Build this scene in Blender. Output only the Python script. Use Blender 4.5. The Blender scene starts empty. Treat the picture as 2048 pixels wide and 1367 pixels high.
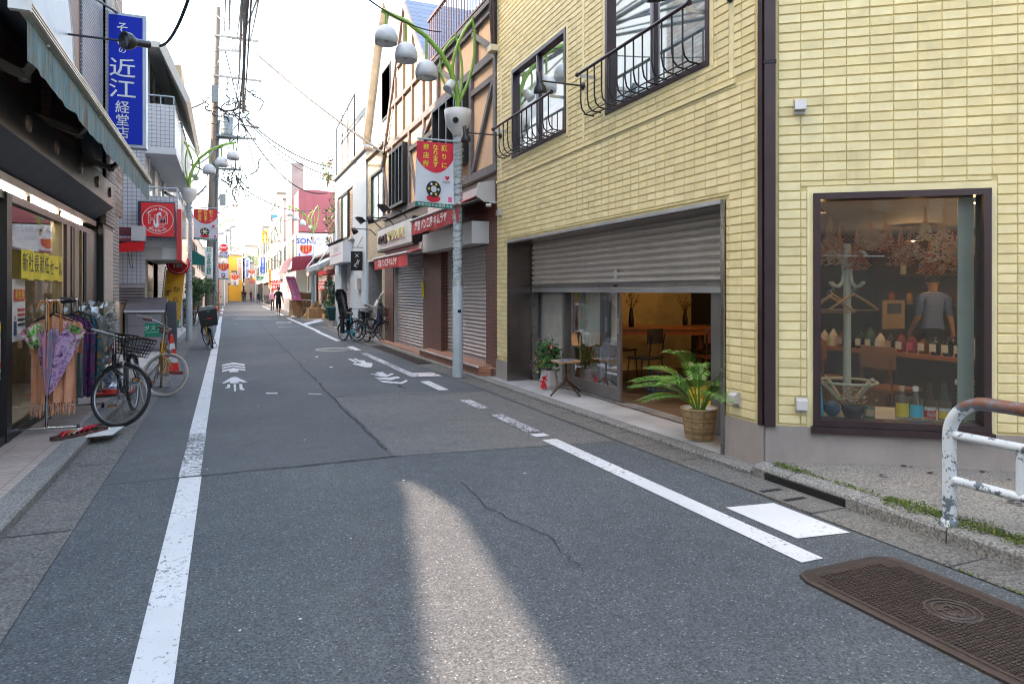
import bpy, bmesh, math, random
from mathutils import Vector, Matrix
R = math.radians
random.seed(7)
C = bpy.context.scene.collection
S = bpy.context.scene
# ---------------------------------------------------------------- camera, sky, sun, exposure
cam_d = bpy.data.cameras.new('camera'); cam = bpy.data.objects.new('camera', cam_d); C.objects.link(cam)
cam.location = (0, 0, 1.5); cam.rotation_euler = (R(90), 0, -R(22.7))
cam_d.sensor_width = 36; cam_d.lens = 24.0
cam_d.shift_y = -(683.5-582)/2048
cam_d.clip_start = .05; cam_d.clip_end = 3000
cam_d.dof.use_dof = True; cam_d.dof.focus_distance = 7.0; cam_d.dof.aperture_fstop = 8
S.camera = cam
SUN_EL, SUN_AZ = R(42), R(276)          # azimuth clockwise from +Y: sun stands to the left, a touch ahead
w = bpy.data.worlds.new('World'); S.world = w; w.use_nodes = True
nt = w.node_tree; bg = nt.nodes['Background']
sk = nt.nodes.new('ShaderNodeTexSky'); sk.sky_type = 'NISHITA'; sk.sun_disc = False
sk.sun_elevation = SUN_EL; sk.sun_rotation = SUN_AZ; sk.air_density = 1.0; sk.dust_density = 3.5; sk.ozone_density = .6
wb = nt.nodes.new('ShaderNodeMix'); wb.data_type = 'RGBA'; wb.blend_type = 'MULTIPLY'; wb.inputs[0].default_value = 1; wb.inputs[7].default_value = (1.10, 1.02, .87, 1)
nt.links.new(sk.outputs[0], wb.inputs[6]); nt.links.new(wb.outputs[2], bg.inputs[0]); bg.inputs[1].default_value = .15
sd = bpy.data.lights.new('sun', 'SUN'); sd.energy = 2.1; sd.angle = R(.5); sd.color = (1, .74, .57)
so = bpy.data.objects.new('sun', sd); C.objects.link(so)
tosun = Vector((math.sin(SUN_AZ)*math.cos(SUN_EL), math.cos(SUN_AZ)*math.cos(SUN_EL), math.sin(SUN_EL)))
so.rotation_euler = tosun.to_track_quat('Z', 'Y').to_euler(); so.location = (-20, -10, 30)
S.view_settings.view_transform = 'Standard'; S.view_settings.look = 'None'
S.view_settings.exposure = 3.17; S.view_settings.gamma = 1
S.cycles.use_denoising = True; S.cycles.filter_width = 1.1
try: S.cycles.max_bounces = 8; S.cycles.transparent_max_bounces = 16; S.cycles.caustics_reflective = False; S.cycles.caustics_refractive = False; S.cycles.sample_clamp_indirect = 6
except Exception: pass

# ---------------------------------------------------------------- helpers
CA, SA = math.cos(R(22.7)), math.sin(R(22.7))
def ray(px, py):
    X = (px-1024)/1365; Z = -(py-582)/1365
    return (X*CA+SA, -X*SA+CA, Z)
def ax(px, py, x):
    d = ray(px, py); t = x/d[0]; return (d[1]*t, 1.5+d[2]*t)          # -> y, z on the plane x
def ay(px, py, y):
    d = ray(px, py); t = y/d[1]; return (d[0]*t, 1.5+d[2]*t)          # -> x, z on the plane y
def az(px, py, z=0):
    d = ray(px, py); t = (z-1.5)/d[2]; return (d[0]*t, d[1]*t)        # -> x, y on the level z

MATS = {}
def _nt(name):
    m = bpy.data.materials.new(name); m.use_nodes = True
    n = m.node_tree; b = n.nodes['Principled BSDF']; return m, n, b
def N(n, t, **k):
    x = n.nodes.new(t)
    for a, v in k.items(): setattr(x, a, v)
    return x
def math_(n, op, a, b=None, c=None):
    x = N(n, 'ShaderNodeMath', operation=op)
    for i, v in enumerate((a, b, c)):
        if v is None: continue
        if isinstance(v, (int, float)): x.inputs[i].default_value = v
        else: n.links.new(v, x.inputs[i])
    return x.outputs[0]
def mixc(n, f, a, b, mode='MIX'):
    x = N(n, 'ShaderNodeMix', data_type='RGBA', blend_type=mode)
    for i, v in ((0, f), (6, a), (7, b)):
        if isinstance(v, (int, float)): x.inputs[i].default_value = v
        elif isinstance(v, tuple): x.inputs[i].default_value = (*v[:3], 1)
        else: n.links.new(v, x.inputs[i])
    return x.outputs[2]
def noise(n, vec, sc, det=4, rough=.6, dist=0):
    x = N(n, 'ShaderNodeTexNoise'); x.inputs['Scale'].default_value = sc; x.inputs['Detail'].default_value = det
    x.inputs['Roughness'].default_value = rough; x.inputs['Distortion'].default_value = dist
    if vec is not None: n.links.new(vec, x.inputs['Vector'])
    return x.outputs[0]
def ramp(n, f, lo, hi, a=0., b=1.):
    x = N(n, 'ShaderNodeMapRange'); n.links.new(f, x.inputs[0]); x.clamp = True
    x.inputs[1].default_value = lo; x.inputs[2].default_value = hi; x.inputs[3].default_value = a; x.inputs[4].default_value = b
    return x.outputs[0]
def bump(n, b, h, st=.3, d=.01):
    x = N(n, 'ShaderNodeBump'); x.inputs['Strength'].default_value = st; x.inputs['Distance'].default_value = d
    n.links.new(h, x.inputs['Height']); n.links.new(x.outputs[0], b.inputs['Normal'])
def mul(c, k): return tuple(min(1, v*k) for v in c)
def M(name, col=(.5, .5, .5), rough=.6, metal=0, var=.18, sc=3., bmp=.1, bs=40, dirt=0, dcol=(.08, .07, .06), trans=0, emit=None, es=1., spec=None):
    if name in MATS: return MATS[name]
    m, n, b = _nt(name)
    tc = N(n, 'ShaderNodeTexCoord').outputs['Object']
    f = noise(n, tc, sc, 5)
    c = mixc(n, ramp(n, f, .3, .7), mul(col, 1-var), mul(col, 1+var*.6))
    if dirt:
        mp = N(n, 'ShaderNodeMapping'); mp.inputs['Scale'].default_value = (3, 3, .5); n.links.new(tc, mp.inputs[0])
        g = noise(n, mp.outputs[0], 2.2, 7, .7)
        c = mixc(n, ramp(n, g, .5, .78, 0, dirt), c, dcol)
    n.links.new(c, b.inputs['Base Color'])
    b.inputs['Roughness'].default_value = rough; b.inputs['Metallic'].default_value = metal
    n.links.new(ramp(n, f, .2, .8, max(.04, rough-.1), min(1, rough+.1)), b.inputs['Roughness'])
    if spec is not None: b.inputs['Specular IOR Level'].default_value = spec
    if trans: b.inputs['Transmission Weight'].default_value = trans
    if bmp: bump(n, b, noise(n, tc, bs, 4), bmp, .004)
    if emit: b.inputs['Emission Color'].default_value = (*emit, 1); b.inputs['Emission Strength'].default_value = es
    MATS[name] = m; return m
def tile(name, c1, c2, mor, bw, bh, ms=.006, off=0., flat=False, rough=.5, bmp=.5, var=.15, sqf=2, dirt=0., bias=0., grain=.15):
    if name in MATS: return MATS[name]
    m, n, b = _nt(name)
    tc = N(n, 'ShaderNodeTexCoord').outputs['Object']
    if flat: v = tc
    else:
        sp = N(n, 'ShaderNodeSeparateXYZ'); n.links.new(tc, sp.inputs[0])
        u = math_(n, 'ADD', sp.outputs[0], sp.outputs[1])
        cb = N(n, 'ShaderNodeCombineXYZ'); n.links.new(u, cb.inputs[0]); n.links.new(sp.outputs[2], cb.inputs[1]); v = cb.outputs[0]
    bt = N(n, 'ShaderNodeTexBrick', offset=off, offset_frequency=sqf)
    n.links.new(v, bt.inputs[0])
    for k, val in (('Color1', (*c1, 1)), ('Color2', (*c2, 1)), ('Mortar', (*mor, 1)), ('Scale', 1.), ('Mortar Size', ms), ('Mortar Smooth', .15), ('Bias', bias), ('Brick Width', bw), ('Row Height', bh)):
        bt.inputs[k].default_value = val
    f = noise(n, tc, 1.7, 6)
    c = mixc(n, ramp(n, f, .3, .7), bt.outputs[0], bt.outputs[0]); 
    c = mixc(n, 1., bt.outputs[0], mixc(n, ramp(n, f, .3, .7), (1-var,)*3, (1, 1, 1)), 'MULTIPLY')
    if dirt:
        mp = N(n, 'ShaderNodeMapping'); mp.inputs['Scale'].default_value = (3, 3, .5); n.links.new(tc, mp.inputs[0])
        c = mixc(n, ramp(n, noise(n, mp.outputs[0], 2, 7, .7), .5, .8, 0, dirt), c, (.07, .06, .05))
    n.links.new(c, b.inputs['Base Color']); b.inputs['Roughness'].default_value = rough
    h = math_(n, 'ADD', math_(n, 'MULTIPLY', bt.outputs[1], -1.), math_(n, 'MULTIPLY', noise(n, tc, 60, 4), grain))
    bump(n, b, h, bmp, .01)
    MATS[name] = m; return m
def glassm(name, tint=(.9, .95, .95), refl=.12, rough=.02, k=.75):
    if name in MATS: return MATS[name]
    m = bpy.data.materials.new(name); m.use_nodes = True; n = m.node_tree; n.nodes.clear()
    o = N(n, 'ShaderNodeOutputMaterial'); t = N(n, 'ShaderNodeBsdfTransparent'); g = N(n, 'ShaderNodeBsdfGlossy'); x = N(n, 'ShaderNodeMixShader')
    t.inputs[0].default_value = (*tint, 1); g.inputs['Roughness'].default_value = rough; g.inputs[0].default_value = (1, 1, 1, 1)
    fr = N(n, 'ShaderNodeFresnel'); fr.inputs[0].default_value = 1.45
    n.links.new(math_(n, 'ADD', math_(n, 'MULTIPLY', fr.outputs[0], k), refl-.07), x.inputs[0])
    n.links.new(t.outputs[0], x.inputs[1]); n.links.new(g.outputs[0], x.inputs[2]); n.links.new(x.outputs[0], o.inputs[0])
    MATS[name] = m; return m

def multi(name, cols, sc=6., rough=.7, det=3, dist=.5):
    if name in MATS: return MATS[name]
    m, n, b = _nt(name); tc = N(n, 'ShaderNodeTexCoord').outputs['Object']; f = noise(n, tc, sc, det, .55, dist)
    cr = N(n, 'ShaderNodeValToRGB'); n.links.new(f, cr.inputs[0]); E = cr.color_ramp.elements; k = len(cols)
    for i, c in enumerate(cols):
        p = .33+.34*i/(k-1); e = E[i] if i < 2 else E.new(p); e.position = p; e.color = (*c, 1)
    n.links.new(cr.outputs[0], b.inputs['Base Color']); b.inputs['Roughness'].default_value = rough; MATS[name] = m; return m

class MB:
    def __init__(s): s.v = []; s.f = []; s.m = []; s.s = []; s.mats = []
    def mi(s, m):
        if m not in s.mats: s.mats.append(m)
        return s.mats.index(m)
    def add(s, vs, fs, m, smooth=False):
        b = len(s.v); s.v += [tuple(p) for p in vs]; k = s.mi(m)
        for f in fs: s.f.append([b+i for i in f]); s.m.append(k); s.s.append(smooth)
    def quad(s, a, b, c, d, m): s.add([a, b, c, d], [(0, 1, 2, 3)], m)
    def poly(s, ps, m): s.add(ps, [tuple(range(len(ps)))], m)
    def box(s, x0, x1, y0, y1, z0, z1, m):
        if x0 > x1: x0, x1 = x1, x0
        if y0 > y1: y0, y1 = y1, y0
        if z0 > z1: z0, z1 = z1, z0
        s.add([(x0,y0,z0),(x1,y0,z0),(x1,y1,z0),(x0,y1,z0),(x0,y0,z1),(x1,y0,z1),(x1,y1,z1),(x0,y1,z1)],
              [(0,3,2,1),(4,5,6,7),(0,1,5,4),(1,2,6,5),(2,3,7,6),(3,0,4,7)], m)
    def hexa(s, p, m): s.add(p, [(0,3,2,1),(4,5,6,7),(0,1,5,4),(1,2,6,5),(2,3,7,6),(3,0,4,7)], m)
    def bar(s, a, b, w, h, m, up=(0, 0, 1)):                       # box-section bar from a to b
        a, b = Vector(a), Vector(b); d = (b-a).normalized(); u = Vector(up)
        if abs(d.dot(u)) > .98: u = Vector((1, 0, 0))
        r = d.cross(u).normalized(); u = r.cross(d)
        P = []
        for q in (a, b): P += [q-r*w/2-u*h/2, q+r*w/2-u*h/2, q+r*w/2+u*h/2, q-r*w/2+u*h/2]
        s.add(P, [(0,1,2,3),(7,6,5,4),(0,4,5,1),(1,5,6,2),(2,6,7,3),(3,7,4,0)], m)
    def tube(s, pts, r, m, n=8, cap=True, closed=False):
        pts = [Vector(p) for p in pts]; k = len(pts); rs = r if isinstance(r, (list, tuple)) else [r]*k
        V = []; pu = None
        for i, p in enumerate(pts):
            if closed: d = pts[(i+1) % k]-pts[i-1]
            else: d = pts[min(i+1, k-1)]-pts[max(i-1, 0)]
            d = d.normalized() if d.length > 1e-9 else Vector((0, 0, 1))
            if pu is None:
                u = Vector((0, 0, 1)) if abs(d.z) < .9 else Vector((1, 0, 0))
            else: u = pu
            a = d.cross(u).normalized(); pu = a.cross(d).normalized()
            for j in range(n):
                t = 2*math.pi*j/n; V.append(p+(a*math.cos(t)+pu*math.sin(t))*rs[i])
        F = []
        for i in range(k if closed else k-1):
            i2 = (i+1) % k
            for j in range(n): F.append((i*n+j, i*n+(j+1) % n, i2*n+(j+1) % n, i2*n+j))
        s.add(V, F, m, n > 5)
        if cap and not closed: s.add([V[j] for j in range(n)], [tuple(range(n))], m); s.add([V[(k-1)*n+j] for j in range(n)], [tuple(reversed(range(n)))], m)
    def lathe(s, prof, c, m, n=20, axis=(0, 0, 1), arc=1.):          # prof: (radius, height)
        A = Vector(axis).normalized(); u = Vector((1, 0, 0)) if abs(A.x) < .9 else Vector((0, 1, 0))
        a = A.cross(u).normalized(); b = A.cross(a); c = Vector(c); V = []
        for r, h in prof:
            for j in range(n):
                t = 2*math.pi*j/n*arc; V.append(c+A*h+(a*math.cos(t)+b*math.sin(t))*r)
        F = [(i*n+j, i*n+(j+1) % n, (i+1)*n+(j+1) % n, (i+1)*n+j) for i in range(len(prof)-1) for j in range(n)]
        s.add(V, F, m, True)
    def ring(s, c, R_, r, m, axis=(1, 0, 0), n=28, k=6):
        A = Vector(axis).normalized(); u = Vector((0, 0, 1)) if abs(A.z) < .9 else Vector((0, 1, 0)); a = A.cross(u).normalized(); b = A.cross(a); c = Vector(c)
        s.tube([c+(a*math.cos(2*math.pi*i/n)+b*math.sin(2*math.pi*i/n))*R_ for i in range(n)], r, m, k, closed=True)
    def text(s, body, o, xd, ud, size, m, ext=0., bold=0., align='CENTER', sx=1.):
        cu = bpy.data.curves.new('t', 'FONT'); cu.body = body; cu.size = size; cu.align_x = align; cu.align_y = 'CENTER'
        cu.extrude = ext; cu.offset = bold; cu.resolution_u = 2; cu.space_line = .82
        ob = bpy.data.objects.new('t', cu); C.objects.link(ob); dg = bpy.context.evaluated_depsgraph_get()
        me = bpy.data.meshes.new_from_object(ob.evaluated_get(dg))
        o, xd, ud = Vector(o), Vector(xd).normalized(), Vector(ud).normalized(); nd = xd.cross(ud)
        s.add([o+xd*(v.co.x*sx)+ud*v.co.y+nd*v.co.z for v in me.vertices], [tuple(p.vertices) for p in me.polygons], m)
        bpy.data.objects.remove(ob); bpy.data.curves.remove(cu); bpy.data.meshes.remove(me)
    def build(s, name, parent=None, label=None, cat=None, group=None, kind=None, world=True, loc=None):
        me = bpy.data.meshes.new(name)
        off = Vector((0, 0, 0))
        if parent is not None and world:
            q = parent
            while q is not None: off += q.location; q = q.parent
        elif loc is not None and world: off = Vector(loc)
        me.from_pydata([(x-off.x, y-off.y, z-off.z) for x, y, z in s.v], [], s.f)
        for m in s.mats: me.materials.append(m)
        me.polygons.foreach_set('material_index', s.m); me.polygons.foreach_set('use_smooth', s.s)
        me.update(); o = bpy.data.objects.new(name, me); C.objects.link(o)
        if parent is not None: o.parent = parent
        elif loc is not None: o.location = loc
        if label: o['label'] = label
        if cat: o['category'] = cat
        if group: o['group'] = group
        if kind: o['kind'] = kind
        return o
def thing(name, label, cat, loc=(0, 0, 0), rz=0, group=None):
    o = bpy.data.objects.new(name, None); C.objects.link(o); o.location = loc; o.rotation_euler = (0, 0, rz)
    o.empty_display_size = .2; o['label'] = label; o['category'] = cat
    if group: o['group'] = group
    return o
KIDS = {}
def dup(root, loc, rz, label=None, group=None, scale=None):
    def cp(o, par):
        c = o.copy(); C.objects.link(c)
        if par is not None: c.parent = par
        for k in [q for q in bpy.data.objects if q.parent == o and q != c]: cp(k, c)
        return c
    r = cp(root, None); r.location = loc; r.rotation_euler = (0, 0, rz)
    if label: r['label'] = label
    if group: r['group'] = group
    if scale: r.scale = (scale,)*3
    return r

class Face:                                                          # a vertical wall plane: u along, z up, d into the building
    def __init__(s, o, u, n): s.o = Vector((*o, 0)); s.u = Vector((*u, 0)).normalized(); s.n = Vector((*n, 0)).normalized()
    def p(s, u, z, d=0): return s.o+s.u*u+s.n*d+Vector((0, 0, z))
    def box(s, mb, u0, u1, z0, z1, d0, d1, m):
        if u0 > u1: u0, u1 = u1, u0
        if d0 > d1: d0, d1 = d1, d0
        if z0 > z1: z0, z1 = z1, z0
        mb.hexa([s.p(u0,z0,d0), s.p(u1,z0,d0), s.p(u1,z0,d1), s.p(u0,z0,d1), s.p(u0,z1,d0), s.p(u1,z1,d0), s.p(u1,z1,d1), s.p(u0,z1,d1)], m)
    def rect(s, mb, u0, u1, z0, z1, d, m): mb.quad(s.p(u0,z0,d), s.p(u1,z0,d), s.p(u1,z1,d), s.p(u0,z1,d), m)
    def pk(s, px, py, d=0):
        r = ray(px, py); r = Vector(r); c = Vector((0, 0, 1.5)); q = s.o+s.n*d
        t = (q-Vector((0, 0, 0))).dot(s.n)/r.dot(s.n); h = c+r*t
        return ((h-s.o).dot(s.u), h.z)
    def holes(s, mb, u0, u1, z0, z1, H, m, d=0, rev=.12):            # wall sheet with real openings and reveals
        us = sorted({u0, u1, *[min(max(x, u0), u1) for h in H for x in h[:2]]}); zs = sorted({z0, z1, *[min(max(x, z0), z1) for h in H for x in h[2:4]]})
        for a, b in zip(us, us[1:]):
            for c, e in zip(zs, zs[1:]):
                U, Z = (a+b)/2, (c+e)/2
                if any(h[0] < U < h[1] and h[2] < Z < h[3] for h in H): continue
                s.rect(mb, a, b, c, e, d, m)
        for h in H:
            a, b, c, e = h[:4]; r = h[4] if len(h) > 4 else rev
            if c > z0: mb.quad(s.p(a,c,d), s.p(b,c,d), s.p(b,c,d+r), s.p(a,c,d+r), m)
            mb.quad(s.p(a,e,d), s.p(b,e,d), s.p(b,e,d+r), s.p(a,e,d+r), m)
            mb.quad(s.p(a,c,d), s.p(a,e,d), s.p(a,e,d+r), s.p(a,c,d+r), m)
            mb.quad(s.p(b,c,d), s.p(b,e,d), s.p(b,e,d+r), s.p(b,c,d+r), m)
    def text(s, mb, body, u, z, d, size, m, flip=False, **k):
        xd = -s.u if flip else s.u
        mb.text(body, s.p(u, z, d), xd, (0, 0, 1), size, m, **k)

def window(F, par, u0, u1, z0, z1, fm, gm, d=.0, depth=.12, fw=.05, sash=2, back=None, sill=None):
    """frame with mullions, glass pane as sub-part, optional backing curtain"""
    b = MB(); e = .004
    F.box(b, u0, u1, z0, z0+fw, d-.02, d+depth-e, fm); F.box(b, u0, u1, z1-fw, z1, d-.02, d+depth-e, fm)
    F.box(b, u0, u0+fw, z0+fw, z1-fw, d-.018, d+depth-e, fm); F.box(b, u1-fw, u1, z0+fw, z1-fw, d-.018, d+depth-e, fm)
    for i in range(1, sash):
        x = u0+(u1-u0)*i/sash; F.box(b, x-fw*.45, x+fw*.45, z0+fw, z1-fw, d+.02, d+depth*.7, fm)
    if sill: F.box(b, u0-.05, u1+.05, z0-.05, z0-.003, d-.08, d+.02, sill)
    wo = b.build('window', par)
    g = MB(); F.rect(g, u0+fw*.5, u1-fw*.5, z0+fw*.5, z1-fw*.5, d+depth*.4, gm); g.build('pane', wo)
    if back:
        k = MB(); n = 24; P = []
        for i in range(n+1):
            t = i/n; P.append((u0+(u1-u0)*t, d+depth+.06+.025*math.sin(t*37+u0*5)+.012*math.sin(t*91)))
        for (a, da), (c, dc) in zip(P, P[1:]): k.add([F.p(a,z0,da), F.p(c,z0,dc), F.p(c,z1,dc), F.p(a,z1,da)], [(0,1,2,3)], back, True)
        k.build('curtain', wo)
    return wo
def shutter(F, par, u0, u1, z0, z1, m, d, pitch=.075, dep=.018, label=None):
    b = MB(); z = z0; P = []
    n = int((z1-z0)/pitch); p = (z1-z0)/n
    for i in range(n): z = z0+i*p; P += [(z, d), (z+p*.1, d-dep*.2), (z+p*.28, d-dep), (z+p*.62, d-dep), (z+p*.85, d-dep*.3), (z+p*.93, d+dep*.4)]
    P.append((z1, d))
    for (a, da), (c, dc) in zip(P, P[1:]): b.quad(F.p(u0,a,da), F.p(u1,a,da), F.p(u1,c,dc), F.p(u0,c,dc), m)
    F.box(b, u0, u1, z0-.05, z0, d-.025, d+.02, M('alu_bar', (.45,.45,.46), .35, .8))
    return b.build('roller_shutter', par, label)
# ---------------------------------------------------------------- materials of the setting
def asphalt(name, base, coarse, fleck, seed=0, warm=0.):
    m, n, b = _nt(name); tc = N(n, 'ShaderNodeTexCoord').outputs['Object']
    big = noise(n, tc, .5, 5); mid = noise(n, tc, 6, 5, .7); fine = noise(n, tc, coarse, 3, .75)
    vo = N(n, 'ShaderNodeTexVoronoi'); vo.inputs['Scale'].default_value = coarse*1.05; n.links.new(tc, vo.inputs['Vector'])
    c = mixc(n, ramp(n, fine, .35, .68), mul(base, .38), mul(base, 1.7))
    c = mixc(n, 1., c, mixc(n, ramp(n, big, .3, .7), (.74, .76, .80), (1.16, 1.14, 1.10)), 'MULTIPLY')
    c = mixc(n, 1., c, mixc(n, ramp(n, mid, .3, .7), (.85,)*3, (1.12,)*3), 'MULTIPLY')
    oil = noise(n, tc, 1.1, 6, .7, .3); c = mixc(n, ramp(n, oil, .62, .72, 0, .35), c, mul(base, .45))
    sepc = N(n, 'ShaderNodeSeparateColor'); n.links.new(vo.outputs['Color'], sepc.inputs[0])
    st = math_(n, 'MULTIPLY', math_(n, 'GREATER_THAN', sepc.outputs[0], 1-fleck), math_(n, 'LESS_THAN', vo.outputs['Distance'], .42))
    c = mixc(n, math_(n, 'MULTIPLY', st, .55), c, (.30+warm, .30+warm*.5, .31))
    n.links.new(c, b.inputs['Base Color']); b.inputs['Roughness'].default_value = .82
    bump(n, b, math_(n, 'ADD', fine, math_(n, 'MULTIPLY', vo.outputs['Distance'], .5)), .55, .006)
    return m
m_asph = asphalt('asphalt', (.069, .079, .087), 78, .07)
m_asph2 = asphalt('asphalt_old', (.073, .081, .087), 78, .05)
m_coarse = asphalt('asphalt_coarse', (.110, .109, .106), 75, .2, 0, .02)
m_gutter = asphalt('gutter_concrete', (.125, .122, .112), 60, .1)
m_kerb = asphalt('kerb_stone', (.19, .19, .18), 60, .12)
m_pave = asphalt('pavement_concrete', (.185, .18, .168), 60, .04)
m_slab = M('platform_concrete', (.33, .34, .35), .7, 0, .3, 1.6, .25, 50, .35, (.2, .2, .2))
def paintm(name, wear):
    m, n, b = _nt(name); tc = N(n, 'ShaderNodeTexCoord').outputs['Object']
    f = noise(n, tc, 26, 8, .75, .6); g = noise(n, tc, .9, 4); h = noise(n, tc, 90, 3, .7)
    k = math_(n, 'ADD', math_(n, 'ADD', f, math_(n, 'MULTIPLY', math_(n, 'SUBTRACT', g, .5), .35)), math_(n, 'MULTIPLY', math_(n, 'SUBTRACT', h, .5), .35))
    c = mixc(n, ramp(n, g, .3, .7), (.50, .51, .52), (.62, .63, .64))
    c = mixc(n, ramp(n, k, 1-wear-.04, 1-wear+.03), c, (.075, .08, .09))
    n.links.new(c, b.inputs['Base Color']); b.inputs['Roughness'].default_value = .7; bump(n, b, k, .3, .003); return m
m_paint = paintm('road_paint', .395); m_worn = paintm('road_paint_worn', .50); m_paint2 = paintm('road_paint_used', .41)
m_crack = M('crack_tar', (.025, .027, .03), .9)

def sheet(name, x0, x1, y0, y1, z, m, **k):
    b = MB(); b.quad((x0,y0,z), (x1,y0,z), (x1,y1,z), (x0,y1,z), m); return b.build(name, kind='structure', **k)
sheet('ground', -900, 900, -900, 1500, -.03, M('far_ground', (.12, .12, .12), .9))
sheet('road', -1.3, 4.0, -14, 200, 0, m_asph2)
# newest asphalt nearest the camera, butted in with a ragged transverse seam
b = MB(); xs = [-.88+i*.25 for i in range(10)]+[1.42, 1.9, 2.4, 2.9, 3.3, 3.6]
ye = [6.07+random.uniform(-.02, .02)+(0 if x < 1.42 else (x-1.42)*-.1) for x in xs]
for i in range(len(xs)-1): b.quad((xs[i],-14,.004), (xs[i+1],-14,.004), (xs[i+1],ye[i+1],.004), (xs[i],ye[i],.004), m_asph)
b.build('road_resurfaced_strip', kind='structure')
def pz8(x, y): return az(400+x/3.4133, 560+y/3.4133)
def pz6(x, y): return az(620+x/6.214, 540+y/6.214)
ck = [pz8(*p) for p in ((380,270), (430,318), (480,370), (560,455), (625,515), (690,580), (760,650), (830,722), (880,780), (985,880), (1060,950), (1150,1040), (1210,1100), (1270,1161))]
# coarse old patch right of the long crack
cp = [p for p in ck if 5.9 < p[1] < 9.9]; cp.sort(key=lambda p: p[1])
b = MB(); b.poly([(1.4, 6.13, .0035)]+[(x+.03, y, .0035) for x, y in cp]+[(cp[-1][0], 9.85, .0035), (2.0, 9.95, .0035), (2.8, 9.9, .0035), (3.55, 9.6, .0035), (3.58, 5.9, .0035)][::1], m_coarse); b.build('road_coarse_patch', kind='structure')
b = MB()
def strip(pts, wd, z, m, mb, jit=.3):
    P = []
    for i, (x, y) in enumerate(pts):
        a = pts[max(0, i-1)]; c = pts[min(len(pts)-1, i+1)]; d = Vector((c[0]-a[0], c[1]-a[1])).normalized(); nn = Vector((-d.y, d.x))
        ww = wd*random.uniform(1-jit, 1+jit)/2; P.append(((x-nn.x*ww, y-nn.y*ww, z), (x+nn.x*ww, y+nn.y*ww, z)))
    for (a, c), (e, f) in zip(P, P[1:]): mb.quad(a, c, f, e, m)
def wig(pts, n=6, a=.02):
    o = []
    for (x0, y0), (x1, y1) in zip(pts, pts[1:]):
        for i in range(n): t = i/n; o.append((x0+(x1-x0)*t+random.uniform(-a, a), y0+(y1-y0)*t+random.uniform(-a, a)))
    return o+[pts[-1]]
strip(wig(ck), .020, .0055, m_crack, b); strip(wig([(-.88, 6.07), (.3, 6.08), (1.42, 6.12)], 10, .008), .02, .0075, m_crack, b)
strip(wig([(1.15, 9.9), (2.3, 9.75), (3.5, 9.6)], 8, .02), .02, .0055, m_crack, b)
strip(wig([(1.72, 5.1), (1.68, 4.4), (1.8, 3.7), (1.75, 3.2)], 8, .03), .008, .0085, m_crack, b, .6)
strip(wig([(2.6, 10.9), (2.5, 10.6), (2.55, 10.3)], 5, .03), .02, .0055, m_crack, b)
strip(wig([(-.88, 12), (1.2, 12.1), (3.4, 12)], 8, .02), .012, .0055, m_crack, b)
strip(wig([(-.88, 20.5), (3.4, 20.7)], 14, .02), .015, .0055, m_crack, b)
b.build('road_crack_seams', kind='structure')
# gutters, kerbs, pavements
b = MB(); b.quad((-1.25,-14,.0065), (-.88,-14,.0065), (-.90,60,.0065), (-1.25,60,.0065), m_gutter)
y = -13.
while y < 40: strip([(-1.25, y), (-.9, y)], .012, .0085, m_crack, b); y += 1.8
b.build('gutter_left', kind='structure')
b = MB(); b.quad((3.62,-14,.0065), (3.94,-14,.0065), (3.94,90,.0065), (3.60,90,.0065), m_gutter)
y = -13.
while y < 40:
    if not 3.1 < y < 4.5: strip([(3.62, y), (3.94, y)], .012, .0085, m_crack, b)
    y += .62
b.build('gutter_right', kind='structure')
def kerb(name, x0, x1, y0, y1, h, seg, m, slope=0):
    b = MB(); y = y0
    while y < y1-.05:
        e = min(y+seg, y1)-.008
        s = 1 if x1 > x0 else -1
        pr = [(x0, -.01), (x0, h-.02), (x0+s*.012, h-.004), (x0+s*.03, h), (x1, h+slope)]
        for (xa, za), (xb, zb) in zip(pr, pr[1:]): b.quad((xa,y,za), (xa,e,za), (xb,e,zb), (xb,y,zb), m)
        b.poly([(px, y, pz) for px, pz in pr]+[(x1, y, -.01)], m); b.poly([(px, e, pz) for px, pz in pr]+[(x1, e, -.01)], m)
        y += seg
    return b.build(name, kind='structure')
kerb('kerb_left', -1.245, -1.42, -14, 17, .085, .9, m_kerb)
kerb('kerb_left_far', -1.245, -1.40, 17, 90, .04, .9, m_kerb)
kerb('kerb_right_near', 3.93, 4.06, -14, 4.36, .10, .62, m_kerb, .01)
kerb('kerb_right_shop', 3.93, 4.055, 4.37, 11.0, .052, .62, m_kerb)
kerb('kerb_right_far', 3.94, 4.06, 11.0, 100, .05, .62, m_kerb)
m_ptile = tile('pavement_tile', (.36, .29, .27), (.42, .36, .33), (.2, .18, .17), .30, .10, .005, 0., True, .55, .3, .25, dirt=.3)
sheet('pavement_left_tiles', -2.2, -1.421, -14, 14.6, .078, m_ptile)
sheet('pavement_left_far', -2.6, -1.40, 14.6, 95, .036, M('pave_pale', (.42, .40, .38), .7, 0, .25, 2, .2, 50, .4, (.2, .2, .2)))
sheet('pavement_right_far', 4.06, 6.5, 11.0, 110, .046, M('pave_pale2', (.30, .29, .28), .75, 0, .25, 2, .2, 50, .4, (.15, .15, .15)))
b = MB()   # corner pavement, rising a little to the wall
N_ = 14
for i in range(N_):
    for j in range(8):
        def q(i, j):
            u = i/N_*6.0; wx, wy = 4.075+.8077*u, 4.363-.5896*u; kx, ky = 4.06, 4.36-u*1.35
            t = j/8; return (kx+(wx+.03-kx)*t, ky+(wy+.03-ky)*t, .108+.03*math.sin(t*1.5)*(1-i/N_*.3)-.04*(1-min(1, i/2))*(1-t*.3))
        b.quad(q(i, j), q(i+1, j), q(i+1, j+1), q(i, j+1), m_pave)
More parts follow.
